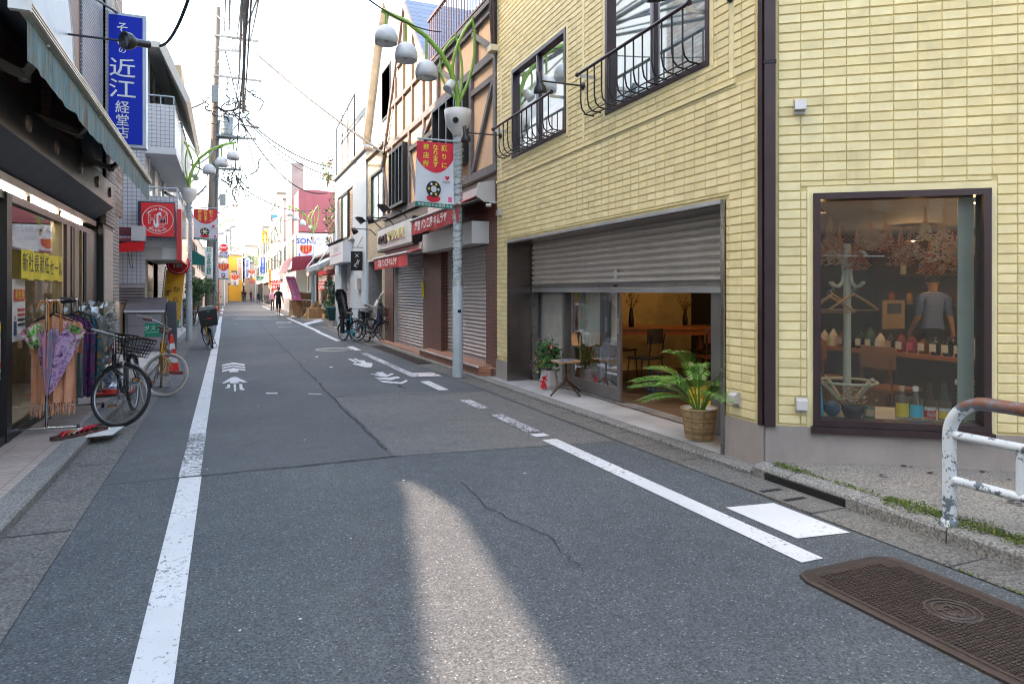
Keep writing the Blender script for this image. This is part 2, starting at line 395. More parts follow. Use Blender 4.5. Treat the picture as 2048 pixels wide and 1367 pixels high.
for i in range(26):
    x, yy = 4.3+random.random()*1.2, 2.2+random.random()*1.6; r = random.uniform(.008, .022); b.add([(x+r*math.cos(a)*1.3, yy+r*math.sin(a), .142) for a in [k*.9 for k in range(7)]], [tuple(range(7))], m_crack)
b.build('pavement_right_corner', kind='structure')
b = MB(); b.quad((4.056,4.34,.054), (4.75,4.34,.058), (4.75,10.9,.058), (4.056,10.9,.054), m_slab)
b.build('pavement_right_platform', kind='structure')
b = MB()
for i in range(70):
    x, yy = random.uniform(-.8, 3.4), random.uniform(3, 24); r = random.uniform(.004, .011)*(1+yy*.05); b.add([(x+r*math.cos(a)*random.uniform(.6, 1.3), yy+r*1.4*math.sin(a), .0082) for a in [k*1.05 for k in range(6)]], [tuple(range(6))], m_worn if i % 3 else m_crack)
b.build('road_spots', kind='structure')
# painted lines
b = MB()
def line(x, y0, y1, m, z=.0095, wd=.16): 
    n = max(1, int((y1-y0)/1.5))
    for i in range(n):
        a = y0+(y1-y0)*i/n; c = y0+(y1-y0)*(i+1)/n; b.quad((x-wd/2,a,z), (x+wd/2,a,z), (x+wd/2,c,z), (x-wd/2,c,z), m)
line(-.265, -14, 6.05, m_paint); line(-.275, 6.09, 7.9, m_worn); line(-.28, 7.9, 30, m_paint2); line(-.30, 30, 44, m_paint2)
for k in range(9): line(-.3-.0*k, 49+k*9, 53+k*9, m_paint2)
line(3.0, 2.85, 6.2, m_paint); line(3.0, 6.35, 6.5, m_paint2); line(3.01, 6.6, 7.7, m_worn); line(3.02, 8.1, 8.9, m_worn); line(3.03, 9.9, 11.0, m_paint2)
line(3.05, 11.6, 16.6, m_worn); line(3.07, 17.4, 18.7, m_paint2); line(3.1, 20.9, 26, m_paint2); line(3.15, 26, 40, m_paint2); line(3.22, 44, 50, m_paint2); line(3.3, 60, 72, m_paint2)
b.build('road_edge_lines', kind='structure')
b = MB()
def gp(f, pts, m=m_paint2): b.poly([(*f(*p), .0097) for p in pts], m)
for P in (((152,580),(228,565),(306,577),(306,587),(228,576),(152,590)), ((152,598),(228,583),(309,594),(309,605),(228,593),(152,609)),
          ((152,617),(230,601),(312,612),(312,621),(262,615),(262,630),(200,631),(202,619),(152,630)),
          ((205,672),(222,664),(255,664),(270,674),(325,698),(305,704),(265,692),(270,706),(205,708),(202,694),(165,710),(148,706),(190,682)),
          ((187,714),(207,714),(204,739),(174,741),(175,733),(187,732)), ((230,712),(245,712),(246,760),(234,762)), ((268,712),(288,710),(292,740),(308,748),(300,754),(272,752)),
          ((452,771),(530,771),(530,779),(452,779)), ((740,776),(830,780),(830,783),(740,780)), ((1185,662),(1240,688),(1370,700),(1410,683),(1418,693),(1375,712),(1250,702))): gp(pz8, P)
for P in (((742,1292),(850,1298),(808,1275),(905,1270),(935,1292),(965,1305),(1020,1283),(1042,1298),(950,1335),(880,1325)), ((808,1335),(960,1343),(1090,1325),(1125,1343),(1000,1372),(880,1360)),
          ((470,1108),(510,1105),(590,1146),(570,1156)), ((535,1103),(572,1100),(640,1142),(615,1150)), ((600,1122),(680,1125),(692,1147),(740,1156),(775,1160),(775,1190),(760,1211),(680,1210),(590,1186),(535,1173),(535,1162),(640,1162)),
          ((65,1080),(95,1072),(108,1078),(75,1090)), ((235,1208),(270,1202),(290,1210),(250,1218))): gp(pz6, P)
for x0, x1, y0, y1 in ((.3, 2.6, 39, 39.5), (.6, 2.2, 42.5, 43), (-.1, .5, 33, 33.25), (2.0, 2.9, 30, 30.2), (2.1, 2.8, 33, 33.5), (2.2, 2.9, 34.5, 34.9)): b.quad((x0,y0,.0097), (x1,y0,.0097), (x1,y1,.0097), (x0,y1,.0097), m_worn)
b.build('road_pictogram_markings', kind='structure')
# stuck-on reflective squares
for i, (x0, x1, y0, y1, lb, ml) in enumerate(((3.18, 3.56, 3.14, 3.78, 'blank worn white rectangle stuck on asphalt beside the line near the drain', 0), (3.13, 3.50, 11.62, 12.2, 'white road sticker with red ring on asphalt beside the tall lamp post', 1))):
    b = MB(); b.quad((x0,y0,.009), (x1,y0-.05,.009), (x1,y1-.05,.009), (x0,y1,.009), paintm('sticker_white%d' % i, .33 if not ml else .2))
    if ml:
        k = MB(); cx, cy = (x0+x1)/2, (y0+y1)/2-.02; rd = M('faded_red', (.5, .1, .1), .7)
        P = [(cx+.17*math.cos(a*.3142), cy+.22*math.sin(a*.3142)) for a in range(21)]; strip(P, .025, .0105, rd, b, .05); b.quad((cx-.1,cy-.02,.0105), (cx+.1,cy-.02,.0105), (cx+.1,cy+.02,.0105), (cx-.1,cy+.02,.0105), rd)
    b.build('road_sticker', label=lb, cat='road sticker', loc=((x0+x1)/2, (y0+y1)/2, 0))
# ---------------------------------------------------------------- covers and grates
iron = M('rusty_iron', (.055, .037, .030), .6, .3, .3, 6, .3, 60); iron2 = M('iron_rim', (.06, .042, .034), .6, .3, .25, 8, .3)
iron3 = M('iron_worn', (.078, .060, .054), .5, .4, .2, 9, .3)
t = thing('utility_cover', 'long rusty iron utility cover with woven tread pattern set in the near asphalt', 'cover', (3.1, 1.8, 0))
b = MB(); x0, x1, y0, y1 = 2.75, 3.43, .75, 2.74
b.poly([(x0, y0, .012), (x1, y0, .012), (x1, y1-.08, .012), (x1-.08, y1, .012), (x0+.08, y1, .012), (x0, y1-.08, .012)], iron); b.build('lid', t)
b = MB(); P = [(x0,y0), (x0,y1-.1), (x0+.03,y1-.03), (x0+.1,y1), (x1-.1,y1), (x1-.03,y1-.03), (x1,y1-.1), (x1,y0)]
b.tube([(x, y, .008) for x, y in P], .016, iron2, 5); P = [(x0+.05,y0), (x0+.05,y1-.12), (x0+.12,y1-.05), (x1-.12,y1-.05), (x1-.05,y1-.12), (x1-.05,y0)]; b.tube([(x, y, .012) for x, y in P], .006, iron2, 5); b.build('rim', t)
b = MB(); s = .034
for i in range(int((x1-x0-.12)/s)):
    for j in range(int((y1-y0-.1)/s)):
        cx, cy = x0+.07+(i+.5)*s, y0+.05+(j+.5)*s
        if (cx-3.12)**2+(cy-2.14)**2 < .125**2 or (cy > y1-.14 and (cx < x0+.12 or cx > x1-.12)): continue
        h, wd = (s*.62, s*.17) if (i//2+j//2) % 2 else (s*.17, s*.62)
        for o in (-.26, .26):
            ox, oy = (o*s, 0) if (i//2+j//2) % 2 else (0, o*s)
            b.box(cx+ox-wd/2*1.0, cx+ox+wd/2, cy+oy-h/2*1.0, cy+oy+h/2, .012, .0185, iron3)
b.build('tread', t)
b = MB()
for r_ in (.115, .085, .045): b.ring((3.12, 2.14, .014), r_, .007, iron3, (0, 0, 1), 30, 5)
for a in (.4, 2.0, 3.6): b.bar((3.12+.02*math.cos(a), 2.14+.02*math.sin(a), .015), (3.12+.07*math.cos(a+.7), 2.14+.07*math.sin(a+.7), .015), .012, .006, iron3)
b.build('emblem_ring', t)
for x in (2.93, 3.22): b = MB(); b.box(x-.03, x+.03, 2.6, 2.615, .012, .0175, m_crack); b.build('lifting_slot', t)
t = thing('manhole_cover', 'round pale metal manhole cover in the road near the blue bicycles', 'manhole cover', (2.52, 17.75, 0)); g = M('manhole_metal', (.30, .30, .29), .5, .6, .25, 8, .3)
b = MB(); b.lathe([(0, .012), (.40, .012)], (2.52, 17.75, 0), g, 36); b.build('lid', t)
b = MB(); b.ring((2.52, 17.75, .008), .44, .025, M('manhole_rim', (.42, .42, .40), .6), (0, 0, 1), 40, 5); b.build('rim', t)
b = MB()
for i in range(-5, 6):
    l = math.sqrt(max(.001, .38**2-(i*.07)**2)); k = int(l*2/.08)
    for j in range(k): yy = 17.75-l+j*.08; b.box(2.52+i*.07-.02, 2.52+i*.07+.02, yy, yy+.045, .012, .02, iron3)
b.build('tread', t)
t = thing('storm_drain', 'concrete storm drain grate with two slots against the kerb near the guardrail', 'drain', (3.75, 3.9, 0)); dark = M('void_black', (.006,)*3, 1)
b = MB(); b.box(3.62, 3.93, 3.45, 4.25, -.01, .016, m_gutter); b.build('slab', t)
for yy in (3.72, 3.95): b = MB(); b.box(3.65, 3.84, yy-.02, yy+.02, .01, .0185, dark); b.build('slot', t)
b = MB(); b.box(3.915, 3.934, 3.45, 4.2, .018, .07, dark); b.build('kerb_opening', t)
t = thing('channel_grate', 'dark steel channel grate along the kerb before the left bakery shutter', 'drain grate', (3.78, 16.5, 0))
b = MB(); b.box(3.62, 3.92, 13.6, 18.6, .0, .014, iron); b.build('frame', t); b = MB(); y = 13.65
while y < 18.55: b.box(3.64, 3.90, y, y+.03, .014, .022, iron3); y += .07
b.build('bars', t)
# moss on the corner kerb
def leafy(mb, pts, size, mats, n=1, flat=.5):
    for p in pts:
        for _ in range(n):
            a = Vector((random.gauss(0, 1), random.gauss(0, 1), random.gauss(0, flat))).normalized(); u = Vector((random.gauss(0, 1), random.gauss(0, 1), random.gauss(0, .6)))
            c = a.cross(u).normalized(); s_ = size*random.uniform(.6, 1.3); p = Vector(p); nn = a.cross(c)*s_*.15
            mb.add([p-a*s_*.5, p+c*s_*.28+nn, p+a*s_*.5, p-c*s_*.28+nn], [(0, 1, 2), (0, 2, 3)], random.choice(mats))
moss = [M('moss_a', (.10, .16, .02), .9), M('moss_b', (.16, .19, .03), .9), M('moss_c', (.05, .09, .02), .9)]
b = MB(); P = []
for y0, y1, wd, k in ((3.25, 2.2, .055, 2600), (4.25, 3.95, .03, 500), (2.2, 1.7, .04, 500), (4.0, 3.3, .012, 300)):
    for _ in range(k): 
        t_ = random.random(); P.append((4.075+random.gauss(0, wd*(.4+.8*abs(math.sin(t_*9)))), y0+(y1-y0)*t_, .108+random.random()*.022))
for _ in range(160): P.append((3.62+random.gauss(0, .008), random.uniform(1.2, 2.6), .012))
leafy(b, P, .016, moss); b.build('moss', kind='stuff', label='bright green moss along the top of the corner kerb', cat='moss')
# ================================================================ yellow tiled corner building
FY = Face((4.075, 4.363), (.0203, 1), (1, -.0203)); FC = Face((4.075, 4.363), (.8077, -.5896), (.5896, .8077))
m_yt = M('yellow_tile', (.69, .60, .33), .62, 0, .08, 5, .55, 110, .30, (.42, .37, .20))
m_yt2 = M('yellow_tile_pale', (.72, .64, .37), .62, 0, .08, 5, .55, 110, .22, (.42, .37, .20))
m_yt3 = M('yellow_tile_worn', (.66, .58, .32), .66, 0, .12, 5, .6, 110, .45, (.36, .31, .17))
m_yg = M('yellow_groove', (.58, .49, .24), .85, 0, .2, 6)
m_brown = M('brown_frame', (.045, .028, .032), .35, .3, .15, 4); m_blk = M('black_metal', (.022, .021, .024), .4, .5, .15, 6)
m_steel = M('brushed_steel', (.36, .35, .34), .28, .95, .25, 1.2, .05); m_steel2 = M('steel_trim', (.52, .54, .56), .35, .8, .15, 3)
m_conc = M('plinth_concrete', (.29, .265, .25), .8, 0, .18, 2.2, .35, 70, .35, (.16, .14, .13))
m_gl = glassm('glass_clear', (.85, .90, .90), .085); m_glup = glassm('glass_upper', (.70, .80, .84), .09, .03)
m_curt = M('white_curtain', (.62, .64, .64), .9, 0, .08, 4); m_curt2 = M('lace_curtain', (.60, .66, .68), .9, 0, .15, 6)
m_shut = M('shutter_bronze', (.60, .54, .50), .42, .1, .10, 1.5, .05, 40, .2, (.12, .10, .09))
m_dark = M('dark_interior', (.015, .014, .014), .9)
def tilewall(F, mb, u0, u1, z0, z1, H, tw, th, gv=.0035, gh=.0085, t=.009, bev=.005):
    nu = int(round((u1-u0)/tw)); nz = int(round((z1-z0)/th)); tw = (u1-u0)/nu; th = (z1-z0)/nz; rnd = random.Random(3)
    for j in range(nz):
        for i in range(nu):
            pan = (i*tw+j//6*.0)//.91; sh = 0
            a, b_, c, e = u0+i*tw+gv/2, u0+(i+1)*tw-gv/2, z0+j*th+gh/2+sh, z0+(j+1)*th-gh/2+sh
            bad = False
            for h in H:
                if a < h[1] and b_ > h[0] and c < h[3] and e > h[2]:
                    cand = [(a, min(b_, h[0]), c, e), (max(a, h[1]), b_, c, e), (a, b_, c, min(e, h[2])), (a, b_, max(c, h[3]), e)]
                    cand = [q for q in cand if q[1]-q[0] > .02 and q[3]-q[2] > .015]
                    if not cand: bad = True; break
                    a, b_, c, e = max(cand, key=lambda q: (q[1]-q[0])*(q[3]-q[2]))
            if bad: continue
            dd = -t-rnd.random()*.0015; bv = bev
            P = [F.p(a,c,0), F.p(b_,c,0), F.p(b_,e,0), F.p(a,e,0), F.p(a+bv*.6,c+bv,dd), F.p(b_-bv*.6,c+bv,dd), F.p(b_-bv*.6,e-bv*.7,dd), F.p(a+bv*.6,e-bv*.7,dd)]
            mb.add(P, [(4,5,6,7), (0,1,5,4), (1,2,6,5), (2,3,7,6), (3,0,4,7)], (m_yt, m_yt, m_yt2, m_yt2, m_yt3)[int(rnd.random()*5)])
YB = thing('corner_building', 'pale yellow tiled corner building with a half open shutter and a big shop window', 'building', (4.075, 4.363, 0))
uo0, zt = FY.pk(1446, 408); uo1, _ = FY.pk(1017, 487); zt = 2.275
w1 = (FY.pk(1133, 57)[0], FY.pk(1025, 57)[0], 3.60, 4.99); w2 = (FY.pk(1420, 10)[0], FY.pk(1212, 10)[0], 3.57, 5.30)
L_ = 6.32
H = [(uo0-.0, uo1, .05, zt+.0, .5), (*w1, .12), (*w2, .12)]
b = MB(); FY.holes(b, 0, L_, .05, 7.6, H, m_yg)
cw = (FC.pk(1626, 600)[0], FC.pk(1979, 600)[0], .42, 2.285)
HC = [(cw[0], cw[1], cw[2], cw[3], .14)]
FC.holes(b, 0, 6.0, .05, 7.6, HC, m_yg)
FY.box(b, L_-.01, L_, .05, 7.6, .0, 4, m_yg); FC.box(b, 5.99, 6.0, .05, 7.6, 0, 4, m_yg)
b.build('wall', YB)
b = MB()
tilewall(FY, b, .11, L_, .42, 3.27, [(uo0-.05, uo1+.03, 0, zt+.07)], .165, .0755)
tilewall(FY, b, .11, L_, 3.36, 7.6, [(w1[0]-.06, w1[1]+.06, w1[2]-.06, w1[3]+.06), (w2[0]-.06, w2[1]+.06, w2[2]-.06, w2[3]+.06)], .165, .0755)
tilewall(FC, b, .10, 5.9, .42, 7.6, [(cw[0]-.05, cw[1]+.05, cw[2]-.1, cw[3]+.06)], .172, .0755)
for (a, c, e, f) in (w1, w2):
    FY.box(b, a-.055, a-.002, e-.055, f+.055, -.009, .01, m_yt2); FY.box(b, c+.002, c+.055, e-.055, f+.055, -.009, .01, m_yt2); FY.box(b, a-.002, c+.002, f+.002, f+.055, -.009, .01, m_yt2); FY.box(b, a-.002, c+.002, e-.055, e-.002, -.009, .01, m_yt2)
FC.box(b, cw[0]-.045, cw[0]-.002, cw[2]-.04, cw[3]+.055, -.009, .01, m_yt2); FC.box(b, cw[1]+.002, cw[1]+.045, cw[2]-.04, cw[3]+.055, -.009, .01, m_yt2); FC.box(b, cw[0]-.002, cw[1]+.002, cw[3]+.002, cw[3]+.055, -.009, .01, m_yt2)
FY.box(b, .11, L_, 3.272, 3.30, -.004, .01, m_yt2); FY.box(b, .35, L_, 3.302, 3.345, -.022, .01, m_yt2)
for px in (1168, 1465, 1003): u = FY.pk(px, 200)[0]; FY.box(b, u-.028, u+.028, 3.36, 5.2, -.014, .01, m_yt2)
b.build('tiles', YB)
b = MB(); FY.box(b, uo1+.02, L_+.02, 0, .36, -.018, .1, m_conc); b.build('plinth', YB); b = MB(); FY.box(b, .0, uo0-.03, 0, .405, -.018, .1, m_conc); FC.box(b, 0, 6, 0, .405, -.018, .12, m_conc); b.build('plinth', YB)
b = MB(); FC.box(b, -.01, .075, .40, 7.6, -.045, .0, m_brown); FY.box(b, .002, .055, .40, 7.6, -.03, .0, m_brown)
for z in (3.35, 6.2): FC.box(b, -.016, .08, z, z+.03, -.05, -.001, m_blk)
b.build('downpipe', YB)
b = MB(); q = [FY.p(L_-.02, 7.8, -.12), FY.p(L_-.05, 6.3, -.10), FY.p(L_+.02, 5.6, -.06)]; b.tube(q, .045, m_brown, 8); q = [FY.p(L_+.08, 7.8, -.1), FY.p(L_+.05, 6.3, -.1), FY.p(L_+.06, 5.62, -.06)]; b.tube(q, .035, m_brown, 8)
FY.box(b, L_-.06, L_+.12, 5.52, 5.62, -.14, 0, M('cream_paint', (.6, .56, .42), .6)); b.build('corner_pipe', YB)
b = MB(); FY.box(b, 0, L_, 7.6, 7.75, -.1, 4, m_yt2); FC.box(b, 0, 6, 7.6, 7.745, -.1, 4, m_yt2); b.build('roof', YB)
# upper windows, railings
for k, (a, c, e, f) in enumerate((w1, w2)):
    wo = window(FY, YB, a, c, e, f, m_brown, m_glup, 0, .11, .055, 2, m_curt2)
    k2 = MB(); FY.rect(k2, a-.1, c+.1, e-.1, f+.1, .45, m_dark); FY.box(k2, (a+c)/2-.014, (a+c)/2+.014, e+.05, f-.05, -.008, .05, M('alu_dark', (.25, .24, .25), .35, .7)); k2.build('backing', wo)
    g = MB(); zr = 4.12; za = e+.06; e0, e1 = a+.02, c+.32
    g.tube([FY.p(e0, zr, -.21), FY.p(e1, zr, -.21)], .019, m_brown, 8)
    for u in (e0, e1): g.tube([FY.p(u-.0, zr, -.21), FY.p(u+.02, zr, -.21)], .028, m_brown, 8)
    nb = 13 if k else 12
    for i in range(nb):
        u = e0+.12+(e1-e0-.18)*i/(nb-1); zb = za
        g.tube([FY.p(u, zr, -.20), FY.p(u, zr-.12, -.20), FY.p(u, zb+.14, -.20), FY.p(u, zb+.05, -.18), FY.p(u, zb, -.13), FY.p(u, zb-.01, -.02)], .009, m_blk, 6)
    g.tube([FY.p(e0+.1, za+.0, -.15), FY.p(e1-.05, za+.0, -.15)], .008, m_blk, 5); g.tube([FY.p(e0+.1, za-.01, -.06), FY.p(e1-.05, za-.01, -.06)], .008, m_blk, 5)
    for u in (e0+.06, e1-.08): FY.box(g, u-.004, u+.004, zr-.06, zr-.02, -.21, 0, m_steel2)
    g.build('window_railing', YB)
# shop front
b = MB(); FY.box(b, uo0-.045, uo0-.002, .05, zt+.04, -.03, .02, m_steel); FY.box(b, uo0-.002, uo1, zt+.004, zt+.04, -.03, .02, m_steel2); b.build('opening_trim', YB)
m_rev = M('reveal_steel', (.22, .19, .18), .22, .95, .35, .8, .04)
b = MB(); FY.box(b, uo1-.012, uo1+.012, .055, zt, -.02, .49, m_rev); FY.box(b, uo1-.05, uo1-.013, .055, zt, .40, .50, m_steel); FY.box(b, uo0+.002, uo0+.012, .055, zt, .0, .49, m_steel)
FY.box(b, uo0, uo1, zt-.01, zt+.003, .0, .42, m_rev); b.build('reveal', YB)
zs = 1.495
so_ = shutter(FY, YB, uo0+.01, uo1-.05, zs+.10, zt+.05, m_shut, .42, .080, .030)
b = MB(); FY.box(b, uo0+.01, uo1-.05, zs+.045, zs+.10, .395, .425, m_shut); FY.box(b, uo0+.01, uo1-.05, zs-.012, zs+.042, .385, .43, m_steel2)
for i in range(9): u = uo0+.3+i*.48; b.lathe([(0, .004), (.006, .004), (.006, 0)], FY.p(u, zs+.075, .394), m_blk, 6, axis=-FY.n)
uu = FY.pk(1232, 560, .4)[0]; FY.box(b, uu-.04, uu+.04, zs+.06, zs+.085, .389, .394, m_blk)
P = [FY.p(uu+.048*math.cos(a*.35), zs+.22+.065*math.sin(a*.35), .393) for a in range(18)]; b.add(P, [tuple(range(18))], M('sticker_pale', (.62, .64, .66), .5)); b.build('shutter_rail', YB)
b = MB(); FY.box(b, uo0, uo1, .052, .068, .47, .66, m_steel2)
for d in (.5, .56, .62): FY.box(b, uo0, uo1, .068, .073, d, d+.008, m_steel2)
b.build('threshold_track', YB)
m_dfr = M('door_alu', (.21, .20, .20), .4, .6, .12, 3)
def sdoor(pxl, pxr, d, handle=None, mid=None):
    ul = FY.pk(pxr, 600, d)[0]; uh = FY.pk(pxl, 600, d)[0]; b = MB(); z0, z1 = .075, 2.3
    FY.box(b, ul, ul+.075, z0, z1, d, d+.035, m_dfr); FY.box(b, uh-.06, uh, z0, z1, d, d+.035, m_dfr); FY.box(b, ul+.075, uh-.06, z0, z0+.17, d+.002, d+.033, m_dfr)
    if mid: um = FY.pk(mid, 600, d)[0]; FY.box(b, um-.03, um+.03, z0+.17, z1, d+.004, d+.03, m_dfr)
    o = b.build('sliding_door', YB); g = MB(); FY.rect(g, ul+.05, uh-.04, z0+.1, z1, d+.017, glassm('door_glass', (.88, .92, .92), .075, .02, .4)); g.build('pane', o)
    h = MB(); FY.box(h, ul+.022, ul+.05, .95, 1.15, d-.012, d, m_steel2); h.build('handle', o)
sdoor(1142, 1240, .52); sdoor(1200, 1216, .60)
b = MB(); ua = FY.pk(1441, 600, .55)[0]; FY.box(b, ua, ua+.09, .07, 2.3, .50, .54, m_dfr); FY.box(b, ua-.15, ua-.002, .07, 2.3, .44, .62, m_dfr); o = b.build('door_stile', YB)
h = MB(); ub = FY.pk(1434, 690, .5)[0]; h.tube([FY.p(ub, 1.0, .50), FY.p(ub, 1.03, .455), FY.p(ub, 1.17, .455), FY.p(ub, 1.2, .50)], .014, m_steel2, 8); h.build('handle', o)
b = MB(); a, c = FY.pk(1132, 600, .56)[0], FY.pk(1078, 600, .56)[0]; FY.box(b, a, c+.1, .07, 2.3, .58, .62, M('panel_grey', (.38, .38, .37), .6)); FY.box(b, a-.08, a, .07, 2.3, .50, .62, m_dfr); FY.box(b, c-.0, c+.05, .07, 2.3, .5, .58, m_dfr); b.build('fixed_panel', YB)
# curtains inside the doors
def curtain(F, name, par, u0, u1, z0, z1, d, m, fold=.03, n=50, lab=None, flare=0):
    b = MB(); 
    for i in range(n):
        def q(i, z):
            t = i/n; k = (1+flare*(z1-z)/(z1-z0)); u = u0+(u1-u0)*t*k; return F.p(u, z+(.03*math.sin(t*9) if z == z0 else 0), d+fold*math.sin(t*41)*(1.1-.5*(z-z0)/(z1-z0))+fold*.4*math.sin(t*97))
        zs_ = [z0+(z1-z0)*k/5 for k in range(6)]
        for a, c in zip(zs_, zs_[1:]): b.add([q(i, a), q(i+1, a), q(i+1, c), q(i, c)], [(0, 1, 2, 3)], m, True)
    return b.build(name, par, lab)
m_cur = M('cream_curtain', (.74, .73, .66), .9, 0, .08, 3, .2)
t = thing('curtain', 'long pale curtain hanging behind the glass of the sliding door', 'curtain', FY.p(3.0, 2.25, .75)); curtain(FY, 'cloth', t, FY.pk(1205, 600, .72)[0], FY.pk(1155, 600, .72)[0], .72, 2.3, .72, m_cur)
t = thing('curtain', 'short white curtain gathered at the open edge of the sliding door', 'curtain', FY.p(2.4, 2.25, .75)); curtain(FY, 'cloth', t, FY.pk(1237, 600, .68)[0], FY.pk(1225, 600, .68)[0]+.12, .80, 2.3, .70, m_cur, .04, 26, flare=.35)
# interior shell
m_tan = M('cafe_wall_tan', (.30, .165, .075), .8, 0, .2, 1.5, .1); m_cfl = M('cafe_floor', (.11, .075, .05), .55, 0, .3, 3, .2); m_wood = M('table_wood', (.34, .12, .035), .35, 0, .3, 5, .1)
m_dw = M('dark_wood', (.085, .042, .022), .5, 0, .3, 6); m_cblk = M('cafe_black_wall', (.018, .017, .018), .7)
b = MB(); b.add([(*FY.p(.05, .062, .45)[:2], .066), (*FY.p(6.3, .062, .45)[:2], .066), (11, 11, .066), (11, 1.5, .066), (*FC.p(3.9, .062, .2)[:2], .066)], [(0, 1, 2, 3, 4)], m_cfl); b.build('interior_floor', YB)
b = MB(); b.quad((4.6, 10.9, .06), (8.1, 10.9, .06), (8.1, 10.9, 2.5), (4.6, 10.9, 2.5), m_tan); b.box(6.2, 6.45, 10.72, 10.9, 2.1, 2.5, m_dw)
FY.box(b, 6.25, 6.3, .06, 2.5, .5, 1.5, m_tan); b.quad((11, 1.4, .06), (11, 9, .06), (11, 9, 2.5), (11, 1.4, 2.5), m_dw); b.quad((8.1, 9, .06), (11, 9, .06), (11, 9, 2.5), (8.1, 9, 2.5), m_cblk)
b.quad((7.0, 2.0, .06), (11, 1.4, .06), (11, 1.4, 2.5), (7.0, 2.0, 2.5), m_cblk); b.build('interior_wall', YB)
b = MB(); b.box(8.1, 8.16, 9.0, 10.9, .06, 2.5, m_cblk); b.box(8.1, 8.16, 8.1, 9.0, .06, 2.5, m_cblk); b.build('partition', YB)
b = MB(); b.add([FY.p(0, 2.5, .1), FY.p(6.4, 2.5, .1), (11, 11.2, 2.5), (11, 1, 2.5), FC.p(5, 2.5, .1)], [(0, 1, 2, 3, 4)], M('cafe_ceiling', (.30, .28, .26), .8)); b.build('ceiling', YB)
b = MB(); FY.box(b, 0, uo0-.05, .42, 2.5, .15, .2, m_dw); FC.box(b, cw[1]+.1, 5.9, .06, 2.5, .2, .25, m_dw); FY.box(b, .3, 6.3, 7.3, 7.31, .1, 3.8, m_dark); b.build('inner_lining', YB)
# shop window of the chamfer
wo = window(FC, YB, cw[0], cw[1], cw[2], cw[3], m_brown, m_gl, -.02, .15, .05, 1)
wm = MB(); uA, uB, zA, zB = cw[0]+.05, cw[1]-.05, cw[2]+.05, cw[3]-.05; sp = .034; mw = M('mesh_wire', (.50, .46, .38), .5, .4)
k = -int((zB-zA)/sp)
while uA+k*sp < uB:
    for sg in (1, -1):
        # line u = u_s + (z-zA) (or mirrored), clipped to the pane
        us = uA+k*sp; pts = []
        lo, hi = max(0, (uA-us)), min(zB-zA, uB-us)
        if hi-lo > .01:
            a0, a1 = us+lo, us+hi
            if sg > 0: A_, B_ = (a0, zA+lo), (a1, zA+hi)
            else: A_, B_ = (uA+uB-a0, zA+lo), (uA+uB-a1, zA+hi)
            h = .0011; wm.quad(FC.p(A_[0]-h, A_[1], .042), FC.p(A_[0]+h, A_[1], .042), FC.p(B_[0]+h, B_[1], .042), FC.p(B_[0]-h, B_[1], .042), mw)
    k += 1
wm.build('wire_mesh', wo)
b = MB(); FC.box(b, cw[0]-.02, cw[1]+.02, cw[2]-.055, cw[2]-.003, -.06, .03, m_brown); FC.box(b, cw[0]+.001, cw[1]-.001, cw[2]+.001, cw[2]+.035, .135, .85, M('sill_white', (.55, .56, .52), .6)); FC.box(b, cw[1]-.16, cw[1]-.05, cw[2]+.06, cw[3]-.03, .15, .17, M('pale_green_panel', (.34, .42, .38), .6)); FC.box(b, cw[0]+.002, cw[0]+.03, .5, cw[3]-.02, .14, .6, M('side_lining', (.3, .3, .28), .7)); b.build('display_ledge', YB)
def hood(F, u, z, s=.085):
    b = MB(); m = M('vent_hood_grey', (.48, .47, .46), .4, .3)
    F.box(b, u-s*.52, u+s*.52, z-s*.7, z+s*.72, -.026, -.008, m)
    b.add([F.p(u-s/2, z-s*.4, -.026), F.p(u+s/2, z-s*.4, -.026), F.p(u+s/2, z+s*.65, -.026), F.p(u-s/2, z+s*.65, -.026), F.p(u-s/2, z-s*.4, -.085), F.p(u+s/2, z-s*.4, -.085), F.p(u+s/2, z+s*.4, -.075), F.p(u-s/2, z+s*.4, -.075), F.p(u-s/2, z+s*.65, -.04), F.p(u+s/2, z+s*.65, -.04)], [(4,5,6,7), (7,6,9,8), (0,4,7,8,3), (1,2,9,6,5), (0,1,5,4), (8,9,2,3)], m)
    b.build('vent_hood', YB)
hood(FY, *FY.pk(1476, 797)); hood(FC, *FC.pk(1601, 808)); hood(FC, *FC.pk(1598, 215)); hood(FY, *FY.pk(1003, 426), .1)
# wall lamps on arms
m_lamp = M('lamp_dark', (.045, .045, .050), .35, .5, .15, 5)
def wall_lamp(P, n, L, z, lab, tilt=(0, 0, -1), s=1., cat='wall lamp', grp='dark spot lamps on long wall arms', nm='wall_lamp'):
    t = thing(nm, lab, cat, P, group=grp); b = MB(); n = Vector(n); P = Vector(P)
    b.lathe([(0, .03), (.035*s, .03), (.05*s, .012), (.05*s, 0)], P, m_lamp, 14, axis=n); b.build('wall_plate', t)
    b = MB(); E_ = P+n*L; b.tube([P, P+n*(L*.5), E_], .011*s, m_lamp, 7); b.tube([E_-n*.02, E_+n*.02], .02*s, m_lamp, 7); b.build('arm', t)
    b = MB(); T = Vector(tilt).normalized(); q = E_-T*.05*s
    b.lathe([(0, -.06*s), (.035*s, -.06*s), (.038*s, .07*s), (.05*s, .09*s), (.078*s, .13*s), (.085*s, .17*s), (.085*s, .20*s), (.078*s, .20*s), (.07*s, .16*s), (0, .14*s)], q, m_lamp, 20, axis=T); o = b.build('lamp_head', t)
    b = MB(); b.lathe([(0, .175*s), (.05*s, .17*s), (.065*s, .155*s)], q, M('lamp_lens', (.2, .2, .2), .2, .3), 14, axis=T); b.build('lens', o); return t
nv = -FY.n
